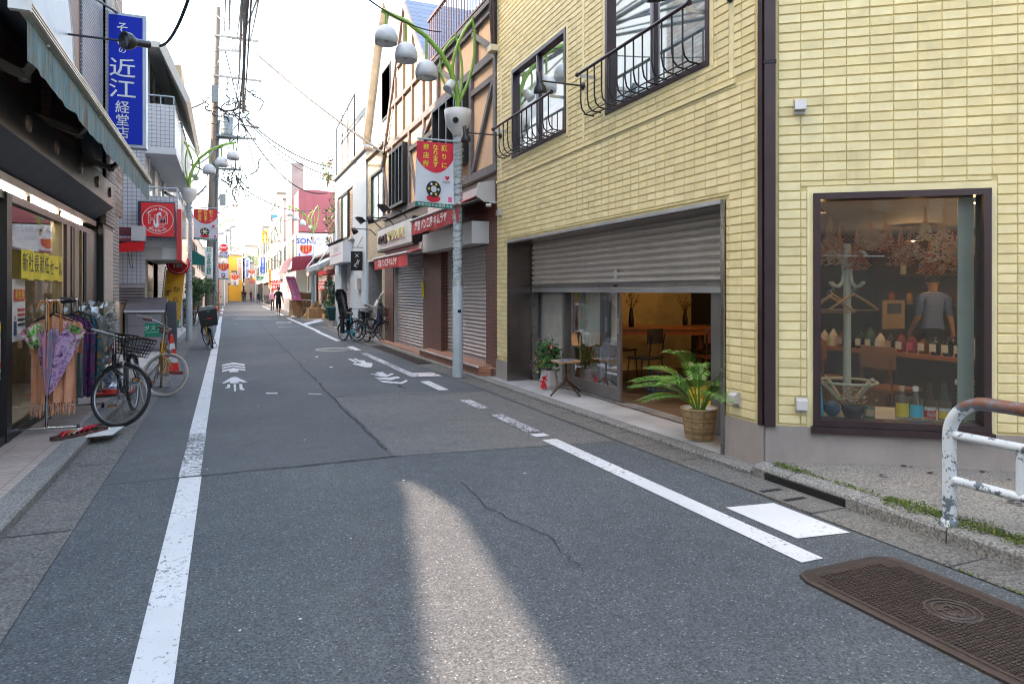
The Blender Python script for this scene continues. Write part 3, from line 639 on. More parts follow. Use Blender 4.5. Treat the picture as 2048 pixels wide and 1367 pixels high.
for px, L, lab in ((1168, .60, 'dark arm lamp between the two upper windows of the yellow building'), (1465, .77, 'dark arm lamp right of the larger railed window near the picture top'), (1003, .62, 'dark arm lamp at the far end of the yellow wall, close to the lamp post')):
    wall_lamp(FY.p(FY.pk(px, 200)[0], 4.07, -.012), nv, L, 4.07, lab, tilt=(.22, .25, -1))
# ---------------------------------------------------------------- things inside the cafe
def lampwarm(p, e, col=(1, .55, .22), r=.05):
    ld = bpy.data.lights.new('cafe_bulb', 'POINT'); ld.energy = e; ld.color = col; ld.shadow_soft_size = r; o = bpy.data.objects.new('cafe_bulb', ld); C.objects.link(o); o.location = p
CL = [(6.6, 9.3), (5.6, 6.6), (8.9, 5.3), (7.4, 4.3), (9.6, 7.2), (5.3, 5.0), (6.0, 3.9)]
em = M('bulb_glow', (1, .7, .35), .5, emit=(1, .55, .2), es=3)
for x, y in CL:
    t = thing('pendant_lamp', 'small warm pendant lamp glowing under the cafe ceiling', 'pendant lamp', (x, y, 2.5), group='warm pendant lamps inside the cafe')
    b = MB(); b.tube([(x, y, 2.5), (x, y, 2.33)], .006, m_blk, 5); b.build('cord', t); b = MB(); b.lathe([(.02, 2.34), (.05, 2.31), (.10, 2.26)], (x, y, 0), m_blk, 14); b.build('lamp_shade', t)
    b = MB(); b.lathe([(0, 2.25), (.04, 2.27), (.04, 2.3), (0, 2.33)], (x, y, 0), em, 10); b.build('bulb', t); lampwarm((x, y, 2.20), 1.3 if y > 6.2 and x < 7 else 3.0)
def table(cx, cy, lx, ly, h, lab, m, leg=True, rz=0):
    t = thing('wooden_table', lab, 'table', (cx, cy, .07), rz); b = MB(); b.box(-lx/2, lx/2, -ly/2, ly/2, h-.035, h, m); b.build('table_top', t, world=False)
    b = MB(); b.box(-lx/2+.06, lx/2-.06, -ly/2+.06, ly/2-.06, h-.12, h-.036, m); b.build('apron', t, world=False)
    for sx in (-1, 1):
        for sy in (-1, 1): b = MB(); b.lathe([(.035, 0), (.03, .1), (.05, .2), (.03, .32), (.055, .45), (.06, .55), (.035, .62), (.045, h-.12)], (sx*(lx/2-.1), sy*(ly/2-.1), 0), m, 12); b.build('leg', t, world=False)
    return t
table(6.45, 9.35, 1.9, .95, .86, 'reddish wooden dining table with turned legs inside the open cafe', m_wood, rz=R(-20))
def cchair(loc, rz, lab, m, fm, cat='chair'):
    t = thing('cafe_chair', lab, cat, loc, rz); b = MB(); b.box(-.2, .2, -.2, .2, .43, .46, m); b.build('seat', t, world=False)
    b = MB(); 
    for i in range(8):
        a0, a1 = -1+i*.25, -.75+i*.25
        def q(a, z, o=0): return (a*.2, -.22+.05*a*a-.02*(z-.6)+o, z)
        b.hexa([q(a0,.66), q(a1,.66), q(a1,.66,.014), q(a0,.66,.014), q(a0,.88), q(a1,.88), q(a1,.88,.014), q(a0,.88,.014)], m)
    b.build('backrest', t, world=False)
    for sx in (-1, 1):
        b = MB(); b.tube([(sx*.17, .17, .43), (sx*.2, .21, 0)], .011, fm, 6); b.build('leg', t, world=False)
        b = MB(); b.tube([(sx*.17, -.22, .80), (sx*.17, -.17, .43), (sx*.2, -.22, 0)], .011, fm, 6); b.build('leg', t, world=False)
    return t
cchair((5.75, 8.6, .07), .4, 'black cafe chair before the dining table seen through the open door', M('chair_black', (.03, .03, .03), .5), m_blk)
cchair((6.15, 9.95, .07), 3.3, 'dark brown chair on the far side of the dining table', m_dw, m_blk)
cchair((6.75, 8.35, .07), -.2, 'reddish brown bucket chair at the near right of the dining table', M('chair_brown', (.16, .06, .03), .5), m_dw)
cchair((7.35, 9.2, .07), 1.4, 'dark chair at the right end of the dining table by the black wall', m_dw, m_blk)
t = thing('stool', 'low stool of bent blue steel tube inside the doorway', 'stool', (5.5, 7.75, .07)); mb_ = M('blue_tube', (.02, .10, .20), .4, .4)
b = MB(); b.lathe([(0, .40), (.17, .40), (.18, .42), (.16, .435), (0, .435)], (5.5, 7.75, .0), m_dw, 18); b.build('seat', t); b = MB()
for k in range(4): a = k*math.pi/2+.4; c_, s_ = math.cos(a), math.sin(a); b.tube([(5.5+.14*c_, 7.75+.14*s_, .40), (5.5+.26*c_, 7.75+.26*s_, .36), (5.5+.29*c_, 7.75+.29*s_, .2), (5.5+.29*c_, 7.75+.29*s_, .07)], .012, mb_, 7)
b.ring((5.5, 7.75, .19), .285, .009, mb_, (0, 0, 1), 24, 5); b.build('frame', t)
def vase(x, y, z, lab, col, hh=.28, fl=((.5, .3, .1),), ns=16):
    t = thing('flower_vase', lab, 'vase', (x, y, z)); b = MB(); b.lathe([(0, 0), (.04, 0), (.045, .1), (.03, hh*.8), (.025, hh), (.02, hh)], (x, y, z), col, 14); b.build('vase', t)
    b = MB(); ms = [M('dry_flower%d' % i, f, .8) for i, f in enumerate(fl)]
    for i in range(ns): 
        p = Vector((x+random.gauss(0, .07), y+random.gauss(0, .07), z+hh+.1+random.random()*.2)); b.tube([(x, y, z+hh-.02), p], .003, m_dw, 4); leafy(b, [p+Vector((random.gauss(0, .01),)*3) for _ in range(7)], .04, ms)
    b.build('flowers', t)
vase(5.95, 9.3, .93, 'black vase with dried flowers on the left of the cafe table', m_blk, .3, ((.5, .33, .12), (.3, .2, .1)))
vase(7.1, 9.45, .93, 'dark vase with pink blossoms against the black cafe wall', m_blk, .22, ((.6, .25, .13), (.55, .35, .2)), 22)
t = thing('beer_crate', 'yellow plastic bottle crate just inside the door behind the palm', 'crate', FY.p(.45, .07, .8)); yel = M('crate_yellow', (.62, .40, .03), .45)
b = MB(); u_ = FY.pk(1418, 800, .85)[0]; p0 = FY.p(u_-.1, .07, .85); b.box(p0.x-.17, p0.x+.17, p0.y-.2, p0.y+.2, .07, .12, yel)
for z0, z1 in ((.12, .17), (.24, .29), (.36, .40)):
    b.box(p0.x-.17, p0.x-.155, p0.y-.2, p0.y+.2, z0, z1+.03, yel); b.box(p0.x+.155, p0.x+.17, p0.y-.2, p0.y+.2, z0, z1+.03, yel); b.box(p0.x-.155, p0.x+.155, p0.y-.2, p0.y-.185, z0, z1+.03, yel); b.box(p0.x-.155, p0.x+.155, p0.y+.185, p0.y+.2, z0, z1+.03, yel)
for sx in (-1, 1):
    for sy in (-1, 1): b.box(p0.x+sx*.16-.02, p0.x+sx*.16+.02, p0.y+sy*.19-.02, p0.y+sy*.19+.02, .07, .41, yel)
b.build('crate_body', t)
# display: coat rack, hangers, bottles, dried flowers
m_cr = M('rack_cream', (.52, .52, .40), .5, 0, .2, 10, .1, 50, .35, (.12, .10, .07))
uc, _ = FC.pk(1694, 600, .45); zc = cw[2]+.035; P0 = FC.p(uc, zc, .45)
t = thing('coat_rack', 'worn cream bentwood coat rack standing in the shop window', 'coat rack', P0)
b = MB(); b.tube([P0+Vector((0,0,.12)), P0+Vector((0,0,.7)), P0+Vector((0,0,1.45))], [.034, .030, .030], m_cr, 12); b.build('pole', t)
b = MB(); b.ring(P0+Vector((0, 0, .27)), .235, .011, m_cr, (0, 0, 1), 30, 7); b.build('ring', t)
for k in range(4):
    a = k*math.pi/2+.5; c_ = FC.u*math.cos(a)+FC.n*math.sin(a)
    b = MB(); b.tube([P0+c_*x+Vector((0,0,z)) for x, z in ((.03,.12), (.10,.13), (.16,.19), (.22,.25), (.27,.28))], .016, m_cr, 8); b.build('foot', t)
    b = MB(); b.tube([P0+c_*x+Vector((0,0,z)) for x, z in ((.20,1.36), (.15,1.38), (.09,1.36), (.05,1.28), (.035,1.2), (.05,1.12), (.09,1.085), (.14,1.09), (.18,1.12))], .013, m_cr, 8); b.build('hook', t)
def hanger(P, ang, lab):
    t = thing('coat_hanger', lab, 'hanger', P); mw_ = M('hanger_wood', (.42, .20, .08), .45); c_ = FC.u*math.cos(ang)+FC.n*math.sin(ang); Z = Vector((0, 0, 1))
    b = MB(); b.tube([P, P-c_*.02+Z*.03, P+Z*.05, P+c_*.02+Z*.03], .003, m_steel2, 5); b.build('hook', t)
    b = MB(); b.tube([P-c_*.2-Z*.13, P-c_*.1-Z*.06, P, P+c_*.1-Z*.06, P+c_*.2-Z*.13], [.009, .011, .012, .011, .009], mw_, 7); b.tube([P-c_*.19-Z*.135, P+c_*.19-Z*.135], .005, mw_, 6); b.build('shoulders', t)
hanger(P0+FC.u*.03+Vector((0, 0, 1.02))-FC.n*.1, .15, 'brown wooden hanger on the right side of the coat rack')
hanger(P0-FC.u*.15+Vector((0, 0, 1.0))-FC.n*.05, -.35, 'pale wooden hanger at the left edge of the shop window')
hanger(P0-FC.u*.10+Vector((0, 0, 1.02))+FC.n*.06, .5, 'wooden hanger behind the pole of the coat rack')
t = thing('hanging_rod', 'thin white rod hanging across the top of the coat rack', 'rod', FC.p(uc+.03, 1.83, .3)); b = MB(); b.tube([FC.p(uc-.22, 1.80, .3), FC.p(uc+.25, 1.79, .3)], .006, M('rod_white', (.7, .7, .68), .5), 6); b.build('rod', t)
def bottle(P, prof, glass, lab, labels=(), cap=None, nm='bottle', grp=None, txt=None):
    t = thing(nm, lab, 'bottle', P, group=grp); b = MB(); b.lathe(prof, P, glass, 16); b.build('glass', t)
    rb = prof[2][0]+.0012
    for z0, z1, mm in labels:
        k = MB(); V = []
        nf = FC
        for i in range(11):
            a = -1.25+i*.25; d_ = FC.u*math.sin(a)-FC.n*math.cos(a); V.append(Vector(P)+d_*rb)
        for a, c in zip(V, V[1:]): k.add([a+Vector((0,0,z0)), c+Vector((0,0,z0)), c+Vector((0,0,z1)), a+Vector((0,0,z1))], [(0,1,2,3)], mm, True)
        if txt and mm == txt[3]: k.text(txt[0], Vector(P)-FC.n*(rb+.001)+Vector((0,0,(z0+z1)/2)), FC.u, (0,0,1), txt[1], txt[2], sx=.9)
        k.build('label', t)
    if cap: k = MB(); k.lathe([(0, prof[-1][1]+.03), (prof[-1][0]+.003, prof[-1][1]+.03), (prof[-1][0]+.003, prof[-1][1]-.01)], P, cap, 10); k.build('cap', t)
    return t
gcl = glassm('bottle_clear', (.75, .82, .8), .12); ggr = glassm('bottle_green', (.12, .25, .2), .12); gdk = M('bottle_dark', (.01, .02, .015), .1); L = lambda n_, c: M('label_'+n_, c, .5, 0, .08)
yl, cy, rd, wh, gn, pk_, tn = L('yellow', (.75, .58, .05)), L('cyan', (.05, .5, .72)), L('red', (.5, .05, .06)), L('white', (.62, .62, .6)), L('lime', (.5, .6, .2)), L('pink', (.5, .08, .18)), L('tan', (.4, .3, .18))
sh = [(0, 0), (.05, 0), (.05, .01), (.05, .15), (.042, .175), (.018, .20), (.018, .235)]
tall = [(0, 0), (.045, 0), (.045, .01), (.045, .12), (.03, .19), (.018, .26), (.016, .30)]
zz = zc+.001
for px, prof, gm, lb, ls, cp_, tx in ((1803, sh, gcl, 'round clear bottle with a yellow label on the window ledge', ((.02, .13, yl),), tn, None),
      (1831, sh, gcl, 'clear bottle with a bright blue label on the window ledge', ((.02, .12, cy),), wh, None), (1859, tall, gcl, 'clear tapering bottle with a red R&B label on the window ledge', ((.015, .075, rd), (.077, .105, wh)), None, ('R&B', .04, wh, rd)),
      (1888, tall, gcl, 'clear tapering bottle with a yellow and white label on the ledge', ((.015, .07, yl), (.072, .10, wh)), None, None), (1915, tall, ggr, 'green tapering bottle with a cork, partly behind the guardrail', ((.02, .09, wh),), wh, None), (1944, tall, ggr, 'green bottle with a white label at the right end of the ledge', ((.02, .10, wh),), rd, None)):
    bottle(FC.p(FC.pk(px, 800, .28)[0], zz, .28), prof, gm, lb, ls, cp_, txt=tx)
# small things at the foot of the coat rack
t = thing('round_tin', 'round blue tin lying against the foot of the coat rack', 'tin', FC.p(FC.pk(1664, 800, .25)[0], zz, .25)); b = MB(); b.lathe([(0, .03), (.06, .03), (.065, 0), (.065, -.03), (0, -.03)], FC.p(FC.pk(1664, 800, .25)[0], zz+.066, .25), M('tin_blue', (.06, .10, .16), .5), 20, axis=-FC.n); b.build('tin_body', t)
t = thing('flower_pot', 'dark pot of dried stems beside the foot of the coat rack', 'pot', FC.p(FC.pk(1705, 800, .25)[0], zz, .25)); pp = FC.p(FC.pk(1705, 800, .25)[0], zz, .25); b = MB(); b.lathe([(0, 0), (.06, 0), (.085, .05), (.09, .10), (.08, .105), (0, .09)], pp, M('pot_dark', (.03, .035, .045), .5), 18); b.build('pot', t)
b = MB(); drys = [M('dry_a', (.46, .24, .12), .8), M('dry_b', (.56, .38, .22), .8), M('dry_c', (.32, .12, .06), .8), M('dry_d', (.58, .47, .34), .8)]
leafy(b, [pp+Vector((random.gauss(0, .05), random.gauss(0, .05), .1+random.random()*.15)) for _ in range(120)], .03, drys[:2]); b.build('dried_stems', t)
t = thing('jar', 'small green labelled jar on the window ledge', 'jar', FC.p(FC.pk(1738, 800, .25)[0], zz, .25)); pp = FC.p(FC.pk(1738, 800, .25)[0], zz, .25); b = MB(); b.lathe([(0, 0), (.045, 0), (.045, .09), (.03, .10), (0, .10)], pp, M('jar_green', (.06, .12, .08), .4), 16); b.build('jar_body', t); b = MB(); b.lathe([(.046, .02), (.046, .075)], pp, tn, 16); b.build('label', t)
t = thing('folded_umbrella', 'blue and yellow rolled umbrella leaning at the left window edge', 'umbrella', FC.p(FC.pk(1640, 800, .25)[0], zz, .25)); pp = FC.p(FC.pk(1640, 800, .25)[0]+.02, zz, .25); b = MB(); b.tube([pp, pp-FC.u*.03+Vector((0,0,.25))], [.012, .02], cy, 8); b.build('canopy', t); b = MB(); b.tube([pp-FC.u*.03+Vector((0,0,.25)), pp-FC.u*.035+Vector((0,0,.33))], .006, yl, 6); b.build('handle', t)
# hanging dried bouquets
def bunch(px, zt_, w_, h, mats, lab, ball=False, d=.35, k=260):
    u = FC.pk(px, 450, d)[0]; P = FC.p(u, zt_, d); t = thing('dried_bouquet', lab, 'dried bouquet', P); b = MB()
    for i in range(12):
        a = random.random()*6.28; r = random.random()*w_*.5; q = P+FC.u*r*math.cos(a)+FC.n*r*math.sin(a)*.8-Vector((0, 0, h*random.uniform(.55, .95))); b.tube([P+Vector((0,0,.06)), P+(q-P)*.4, q],   .0018, drys[0], 4, cap=False)
    b.build('stems', t); b = MB(); V = []
    for i in range(k):
        a = random.random()*6.28; r = w_*.5*math.sqrt(random.random()); f = random.random()
        if ball: v = Vector((random.gauss(0,1), random.gauss(0,1), random.gauss(0,.8))).normalized()*w_*.5; V.append(P+FC.u*v.x+FC.n*v.y-Vector((0,0,h*.7+v.z*.8)))
        else: V.append(P+FC.u*r*math.cos(a)*(.4+f)+FC.n*r*math.sin(a)*(.4+f)-Vector((0, 0, h*(.35+.65*f))))
    leafy(b, V, .034 if ball else .03, mats, 2); b.build('blossoms', t)
bunch(1660, 2.10, .20, .38, drys, 'loose pale dried bouquet hanging at the left of the shop window')
bunch(1739, 2.12, .19, .28, [drys[1], drys[0]], 'dense round bunch of dried hydrangea hanging in the shop window', True, k=380)
bunch(1715, 1.98, .16, .30, [drys[2], drys[0], M('dry_red', (.4, .07, .05), .8)], 'reddish dried spray hanging just above the white rod')
bunch(1822, 1.98, .26, .22, [drys[3], drys[2], drys[0]], 'tangle of pale and red dried twigs hanging mid window', k=180)
bunch(1850, 2.14, .10, .22, [M('dry_yel', (.6, .5, .2), .8), drys[3]], 'small yellow dried posy hanging right of mid window', k=120)
bunch(1886, 2.14, .22, .40, [drys[3], drys[1]], 'wide silver grey dried branch hanging at the right of the shop window')
bunch(1925, 2.05, .16, .26, [drys[3], M('dry_grey', (.3, .3, .28), .8)], 'grey dried leaves hanging at the right edge of the shop window', k=160)
for px, zt_, lb, mt in ((1680, 2.05, 'rust coloured dried spray between the first two bunches', [drys[2], drys[0]]), (1770, 2.12, 'small reddish dried bunch right of the hydrangea', [M('dry_red'), drys[1]]), (1800, 2.0, 'brown seed head bunch in the middle of the window', [drys[0], drys[2]]), (1860, 1.92, 'low reddish dried bunch behind the yellow posy', [M('dry_red'), drys[0]]), (1905, 1.95, 'brown leaf bunch near the right window edge', [drys[0], drys[1]])): bunch(px, zt_, .17, .28, mt, lb, d=.5, k=200)
# counter with bottles
t = thing('bar_counter', 'long wooden bar counter with bottles behind the shop window', 'counter', (6.9, 5.5, .07)); b = MB(); b.box(6.72, 7.25, 3.9, 7.0, .79, .835, m_wood); b.build('counter_top', t)
for y in (4.0, 5.4, 6.85): b = MB(); b.box(6.8, 6.87, y-.03, y+.03, .07, .79, m_dw); b.build('leg', t)
b = MB(); b.box(7.18, 7.22, 3.9, 7.0, .3, .79, m_dw); b.build('back_panel', t)
pl = [(0, 0), (.048, 0), (.048, .01), (.048, .12), (.035, .15), (.015, .17), (.015, .19)]; wb = M('bottle_white', (.62, .62, .58), .35); rdk = M('bottle_red', (.2, .02, .04), .15); amb = M('bottle_amber', (.10, .04, .01), .12); gnb = M('bottle_dgreen', (.02, .09, .06), .12)
y = 6.55; i = 0; seq = [(rdk, wh), (wb, cy), (wb, rd), (wb, gn), (amb, tn), (gdk, tn), (gdk, wh), (gnb, wh), (wb, wh), (rdk, pk_), (amb, wh), (gdk, wh), (gdk, wh), (gdk, wh), (wb, wh)]
seq = seq[:9]+[(gdk, tn), (rdk, wh)]+seq[9:]+[(amb, tn), (gnb, wh), (gdk, wh)]
for g_, l_ in seq:
    sc_ = 1.35 if g_ == gnb else random.uniform(.9, 1.1); P = (6.82, y, .835); nmz = {wb: 'white bottle', rdk: 'red bottle', amb: 'amber bottle', gdk: 'dark bottle', gnb: 'tall green bottle'}[g_]
    lab = '%s standing in the row on the bar counter' % nmz
    if g_ == wb and l_ != wh: lab = 'white bottle with a %s mark on the bar counter' % {cy: 'blue', rd: 'red', gn: 'green'}[l_]
    t = thing('bottle', lab, 'bottle', P, group='bottles standing on the bar counter'); b = MB(); b.lathe([(r*1., h*sc_) for r, h in pl], P, g_, 12); b.build('glass', t)
    k = MB(); z0 = .835+.035; hh = .055 if g_ == wb and l_ != wh else .08; ww = .018 if g_ == wb and l_ != wh else .036; k.add([(P[0]-.0495, y-ww, z0), (P[0]-.0495, y+ww, z0), (P[0]-.0495, y+ww, z0+hh), (P[0]-.0495, y-ww, z0+hh)], [(0,1,2,3)], l_); k.build('label', t)
    y -= .13; i += 1
for k, (x, y, rz, lb) in enumerate(((6.35, 5.9, -1.5, 'light wooden chair before the bar counter, nearer its left end'), (6.2, 4.9, -1.6, 'light wooden chair before the middle of the bar counter'))): cchair((x, y, .07), rz, lb, M('chair_light', (.26, .13, .06), .5), M('chair_light2', (.2, .10, .05), .5))
t = thing('wall_shelf', 'wooden wall shelf of jars and boxes at the back of the cafe', 'shelf', (10.7, 6.4, 1.7))
for z in (1.25, 1.75, 2.1): b = MB(); b.box(10.55, 10.95, 4.6, 8.6, z, z+.03, m_dw); b.build('board', t)
cols = [M('goods%d' % i, c_, .6) for i, c_ in enumerate(((.5, .3, .12), (.35, .35, .3), (.1, .25, .15), (.5, .12, .06), (.12, .16, .25), (.55, .5, .4)))]
for i in range(34):
    y = 4.7+i*.113; z = (1.28, 1.78, 2.13)[i % 3]; t = thing('storage_jar', 'small coloured jar or box on the cafe back shelf', 'jar', (10.7, y, z), group='jars and boxes on the back shelf'); h = random.uniform(.1, .25); b = MB()
    b.lathe([(0, 0), (.045, 0), (.045, h*.8), (.03, h*.9), (.03, h), (0, h)], (10.7, y, z), random.choice(cols), 10); b.build('jar_body', t)
t = thing('cafe_poster', 'tan paper poster with dark lettering standing behind the bottles', 'poster', (7.9, 6.6, 1.2)); b = MB(); px_, pz_ = ay(1788, 640, 6.4); b.box(px_-.2, px_+.2, 6.4, 6.42, 1.0, 1.38, M('poster_tan', (.38, .30, .2), .8)); b.box(px_-.13, px_+.13, 6.392, 6.399, 1.2, 1.34, L('pblue', (.05, .07, .12))); b.build('sheet', t)
# ================================================================ guardrail, palm, potted plant, chair
m, n, bb = _nt('rail_paint'); tc = N(n, 'ShaderNodeTexCoord').outputs['Object']
f = noise(n, tc, 14, 8, .75); sp_ = N(n, 'ShaderNodeSeparateXYZ'); n.links.new(tc, sp_.inputs[0])
hz = math_(n, 'MULTIPLY', ramp(n, sp_.outputs[2], .69, .745), .30)             # paint worn off the top of the hoop
lo = math_(n, 'MULTIPLY', ramp(n, sp_.outputs[2], .26, .02), .13)
k = math_(n, 'ADD', math_(n, 'ADD', f, hz), lo)
c = mixc(n, ramp(n, k, .56, .58), (.55, .60, .64), (.10, .13, .16)); c = mixc(n, ramp(n, k, .68, .80), c, (.15, .06, .035))
g = noise(n, tc, 5, 6, .7); c = mixc(n, math_(n, 'MULTIPLY', ramp(n, sp_.outputs[1], -.55, -.75), ramp(n, g, .4, .5)), c, (.28, .07, .03))
n.links.new(c, bb.inputs['Base Color']); bb.inputs['Roughness'].default_value = .45; bump(n, bb, k, .4, .004); m_rail = m
t = thing('guardrail', 'white pipe guardrail with rusty worn hoop at the street corner', 'guardrail', (4.00, 2.765, .10))
b = MB(); r = .038; HT = .755
P = [(0, 0, -.05), (0, 0, HT-.22)]+[(0, -.22+.22*math.cos(a), HT-.22+.22*math.sin(a)) for a in [i*math.pi/2/8 for i in range(1, 9)]]+[(0, -2.0, HT), (0, -2.4, HT-.1), (0, -2.45, HT-.3), (0, -2.45, -.05)]
b.tube(P, r, m_rail, 16); b.build('hoop', t, world=False)
for z in (.545, .275): b = MB(); b.tube([(0, -.03, z), (0, -2.43, z)], .026, m_rail, 12); b.build('rail', t, world=False)
for y in (-.40, -1.2, -2.0): b = MB(); b.tube([(0, y, .275), (0, y, .545)], .024, m_rail, 12); b.build('strut', t, world=False)
b = MB(); b.lathe([(.06, -.01), (.055, .02), (.04, .04)], (0, 0, 0), m_rail, 14); b.build('base_collar', t, world=False)

# palm in a basket
PP = FY.p(FY.pk(1400, 880, .18)[0], .058, .17)
t = thing('potted_palm', 'areca palm with drooping fronds in a woven straw basket by the doorway', 'potted palm', PP)
m_straw = M('straw', (.56, .41, .22), .8, 0, .35, 25, .3, 90); m_straw2 = M('straw_dark', (.36, .25, .13), .85, 0, .3, 25)
b = MB(); prof = [(0, .003), (.115, .003), (.125, .03), (.15, .19), (.165, .295), (.155, .295), (.13, .22), (0, .22)]; b.lathe(prof, (0, 0, 0), m_straw2, 30); b.build('basket_lining', t, world=False)
b = MB()
for j in range(24):
    z = .01+j*.0122; R0 = .122+.045*(z/.295); ph = j % 2
    V = [((R0+.005*math.cos(24*a+ph*math.pi)+random.uniform(-.0015, .0015))*math.cos(a), (R0+.005*math.cos(24*a+ph*math.pi))*math.sin(a), z+random.uniform(-.002, .002)) for a in [i*2*math.pi/96 for i in range(96)]]
    b.tube(V, .0062, random.choice([m_straw, m_straw, m_straw2]), 5, closed=True)
b.tube([(.17*math.cos(a), .17*math.sin(a), .298+.003*math.sin(a*30)) for a in [i*2*math.pi/80 for i in range(80)]], .011, m_straw, 6, closed=True)
for a in (2.9, 3.6, 4.3, 5.1, 5.9, .5): b.tube([(.135*math.cos(a), .135*math.sin(a), .01), (.157*math.cos(a), .157*math.sin(a), .15), (.176*math.cos(a), .176*math.sin(a), .30)], .004, m_straw2, 5)
o = b.build('basket', t, world=False)
b = MB(); b.lathe([(.15, .285), (.156, .30), (.14, .27)], (0, 0, 0), M('white_plastic_bag', (.6, .6, .6), .4), 24); b.build('liner_bag', t, world=False)
pg = [M('palm_a', (.09, .27, .03), .45, 0, .3, 12), M('palm_b', (.06, .19, .025), .45, 0, .3, 12), M('palm_c', (.17, .34, .05), .45, 0, .2, 12)]; pdry = M('palm_dry', (.38, .24, .15), .8)
b = MB(); st = MB()
for i in range(19):
    a = [3.9, 3.4, 4.4, 2.9, 5.0, 5.6, .2, 1.0, 1.8, 2.4, 3.6, 4.1, 5.3, 3.15, 4.7, .6, 3.75, 5.9, 4.9][i]+random.uniform(-.15, .15); L0 = random.uniform(.72, .98)*(1.15 if 2.8 < a < 4.6 else .85); up = random.uniform(.55, 1.25); d_ = Vector((math.cos(a), math.sin(a), 0))
    pts = []; k0 = 12
    for j in range(k0+1):
        s_ = j/k0; pts.append(Vector((0, 0, .24))+d_*(.03+L0*(s_*.35+.55*s_*s_)/1.0*(1.2-up*.45))+Vector((0, 0, L0*up*(s_*1.15-.72*s_*s_*(1.25-up*.35)))))
    st.tube(pts, [.008*(1-j/k0*.8) for j in range(k0+1)], pg[2] if i % 3 else pg[0], 5)
    for j in range(14, 46, 1):
        s_ = j/46*k0; q = int(s_); fr = s_-q; p = pts[q].lerp(pts[min(q+1, k0)], fr); dr = (pts[min(q+1, k0)]-pts[max(q-0, 0)]).normalized(); sd = dr.cross(Vector((0, 0, 1))).normalized(); upv = sd.cross(dr)
        ll = .25*math.sin(min(1, (j-6)/22)*math.pi/2)*(1-.55*max(0, (j-26)/20))
        for sg in (-1, 1):
            di = (dr*.95+sd*sg*.8+upv*.3).normalized(); e1 = p+di*ll*.5; e2 = p+di*ll*.98+Vector((0, 0, -.25*ll)); w_ = dr.cross(di).normalized().cross(di)*.0036
            mm = random.choice(pg); tipm = pdry if random.random() < .13 else mm
            b.add([p-w_*.5, p+w_*.5, e1+w_, e1-w_], [(0, 1, 2, 3)], mm); b.add([e1-w_, e1+w_, e2], [(0, 1, 2)], tipm)
b.build('frond_leaflets', t, world=False); st.build('stems', t, world=False)
# flowering plant in a grey pot with a red bow
PP = FY.p(FY.pk(1098, 775, .25)[0], .058, .25)
t = thing('flower_pot', 'leafy pink flowering plant in a pale faceted pot tied with a red bow', 'potted plant', PP)
b = MB(); m_pot = M('pot_grey', (.44, .42, .42), .7, 0, .15, 4, .2)
for r0, r1, z0, z1 in ((.13, .15, 0, .06), (.15, .11, .06, .28)): 
    V = [(r0*math.cos(a), r0*math.sin(a), z0) for a in [i*6.2832/10 for i in range(10)]]+[(r1*math.cos(a), r1*math.sin(a), z1) for a in [i*6.2832/10 for i in range(10)]]; b.add(V, [(i, (i+1) % 10, 10+(i+1) % 10, 10+i) for i in range(10)], m_pot)
b.add([(.105*math.cos(a), .105*math.sin(a), .265) for a in [i*6.2832/10 for i in range(10)]], [tuple(range(10))], m_dark); b.build('pot', t, world=False)
b = MB(); red = M('bow_red', (.62, .015, .03), .5)
bx, by = -.13*.93, -.13*.5
for k in range(9):
    a = k*.7; c0 = Vector((bx-.02, by-.03, .14)); d_ = Vector((math.cos(a)*.5, -abs(math.sin(a))*.35-.1, math.sin(a)*.8)).normalized(); s_ = Vector((-.6, .3, .5)).normalized()*.018
    b.add([c0, c0+d_*.05+s_, c0+d_*.075, c0+d_*.05-s_], [(0, 1, 2, 3)], red)
for k, (dx, dz) in enumerate(((-.03, -.12), (.02, -.11), (-.06, -.09))): c0 = Vector((bx-.02, by-.04, .14)); b.add([c0+Vector((-.008, 0, 0)), c0+Vector((.012, 0, 0)), c0+Vector((dx+.03, -.02, dz)), c0+Vector((dx-.01, -.02, dz-.015))], [(0, 1, 2, 3)], red)
b.tube([(bx-.01, by-.02, .17), (.0, -.10, .27)], .005, red, 5); b.build('bow', t, world=False)
gr = [M('leaf_a', (.045, .15, .03), .5, 0, .3, 20), M('leaf_b', (.025, .10, .025), .5, 0, .3, 20), M('leaf_c', (.08, .2, .04), .5, 0, .3, 20)]; pkm = [M('leaf_pink', (.45, .03, .12), .5), M('leaf_pink2', (.6, .15, .22), .5)]; ylm = [M('leaf_lime', (.4, .42, .03), .5)]
b = MB()
for i in range(12): a = random.random()*6.28; b.tube([(0, 0, .25), (.05*math.cos(a), .05*math.sin(a), .35), (.13*math.cos(a), .13*math.sin(a), .35+random.random()*.25)], .005, gr[1], 5)
b.build('stems', t, world=False); b = MB()
leafy(b, [Vector((random.gauss(0, .085), random.gauss(0, .085), .50+random.gauss(0, .09))) for _ in range(620)], .062, gr, 1); leafy(b, [Vector((-.1+random.gauss(0, .05), random.gauss(0, .08), .38+random.gauss(0, .04))) for _ in range(50)], .055, gr, 1)
leafy(b, [Vector((random.gauss(-.04, .09), random.gauss(-.03, .09), .56+random.gauss(0, .08))) for _ in range(20)], .07, pkm, 1); leafy(b, [Vector((-.17+random.gauss(0, .04), random.gauss(0, .05), .40+random.gauss(0, .05))) for _ in range(26)], .05, ylm+pkm, 1); b.build('leaves', t, world=False)
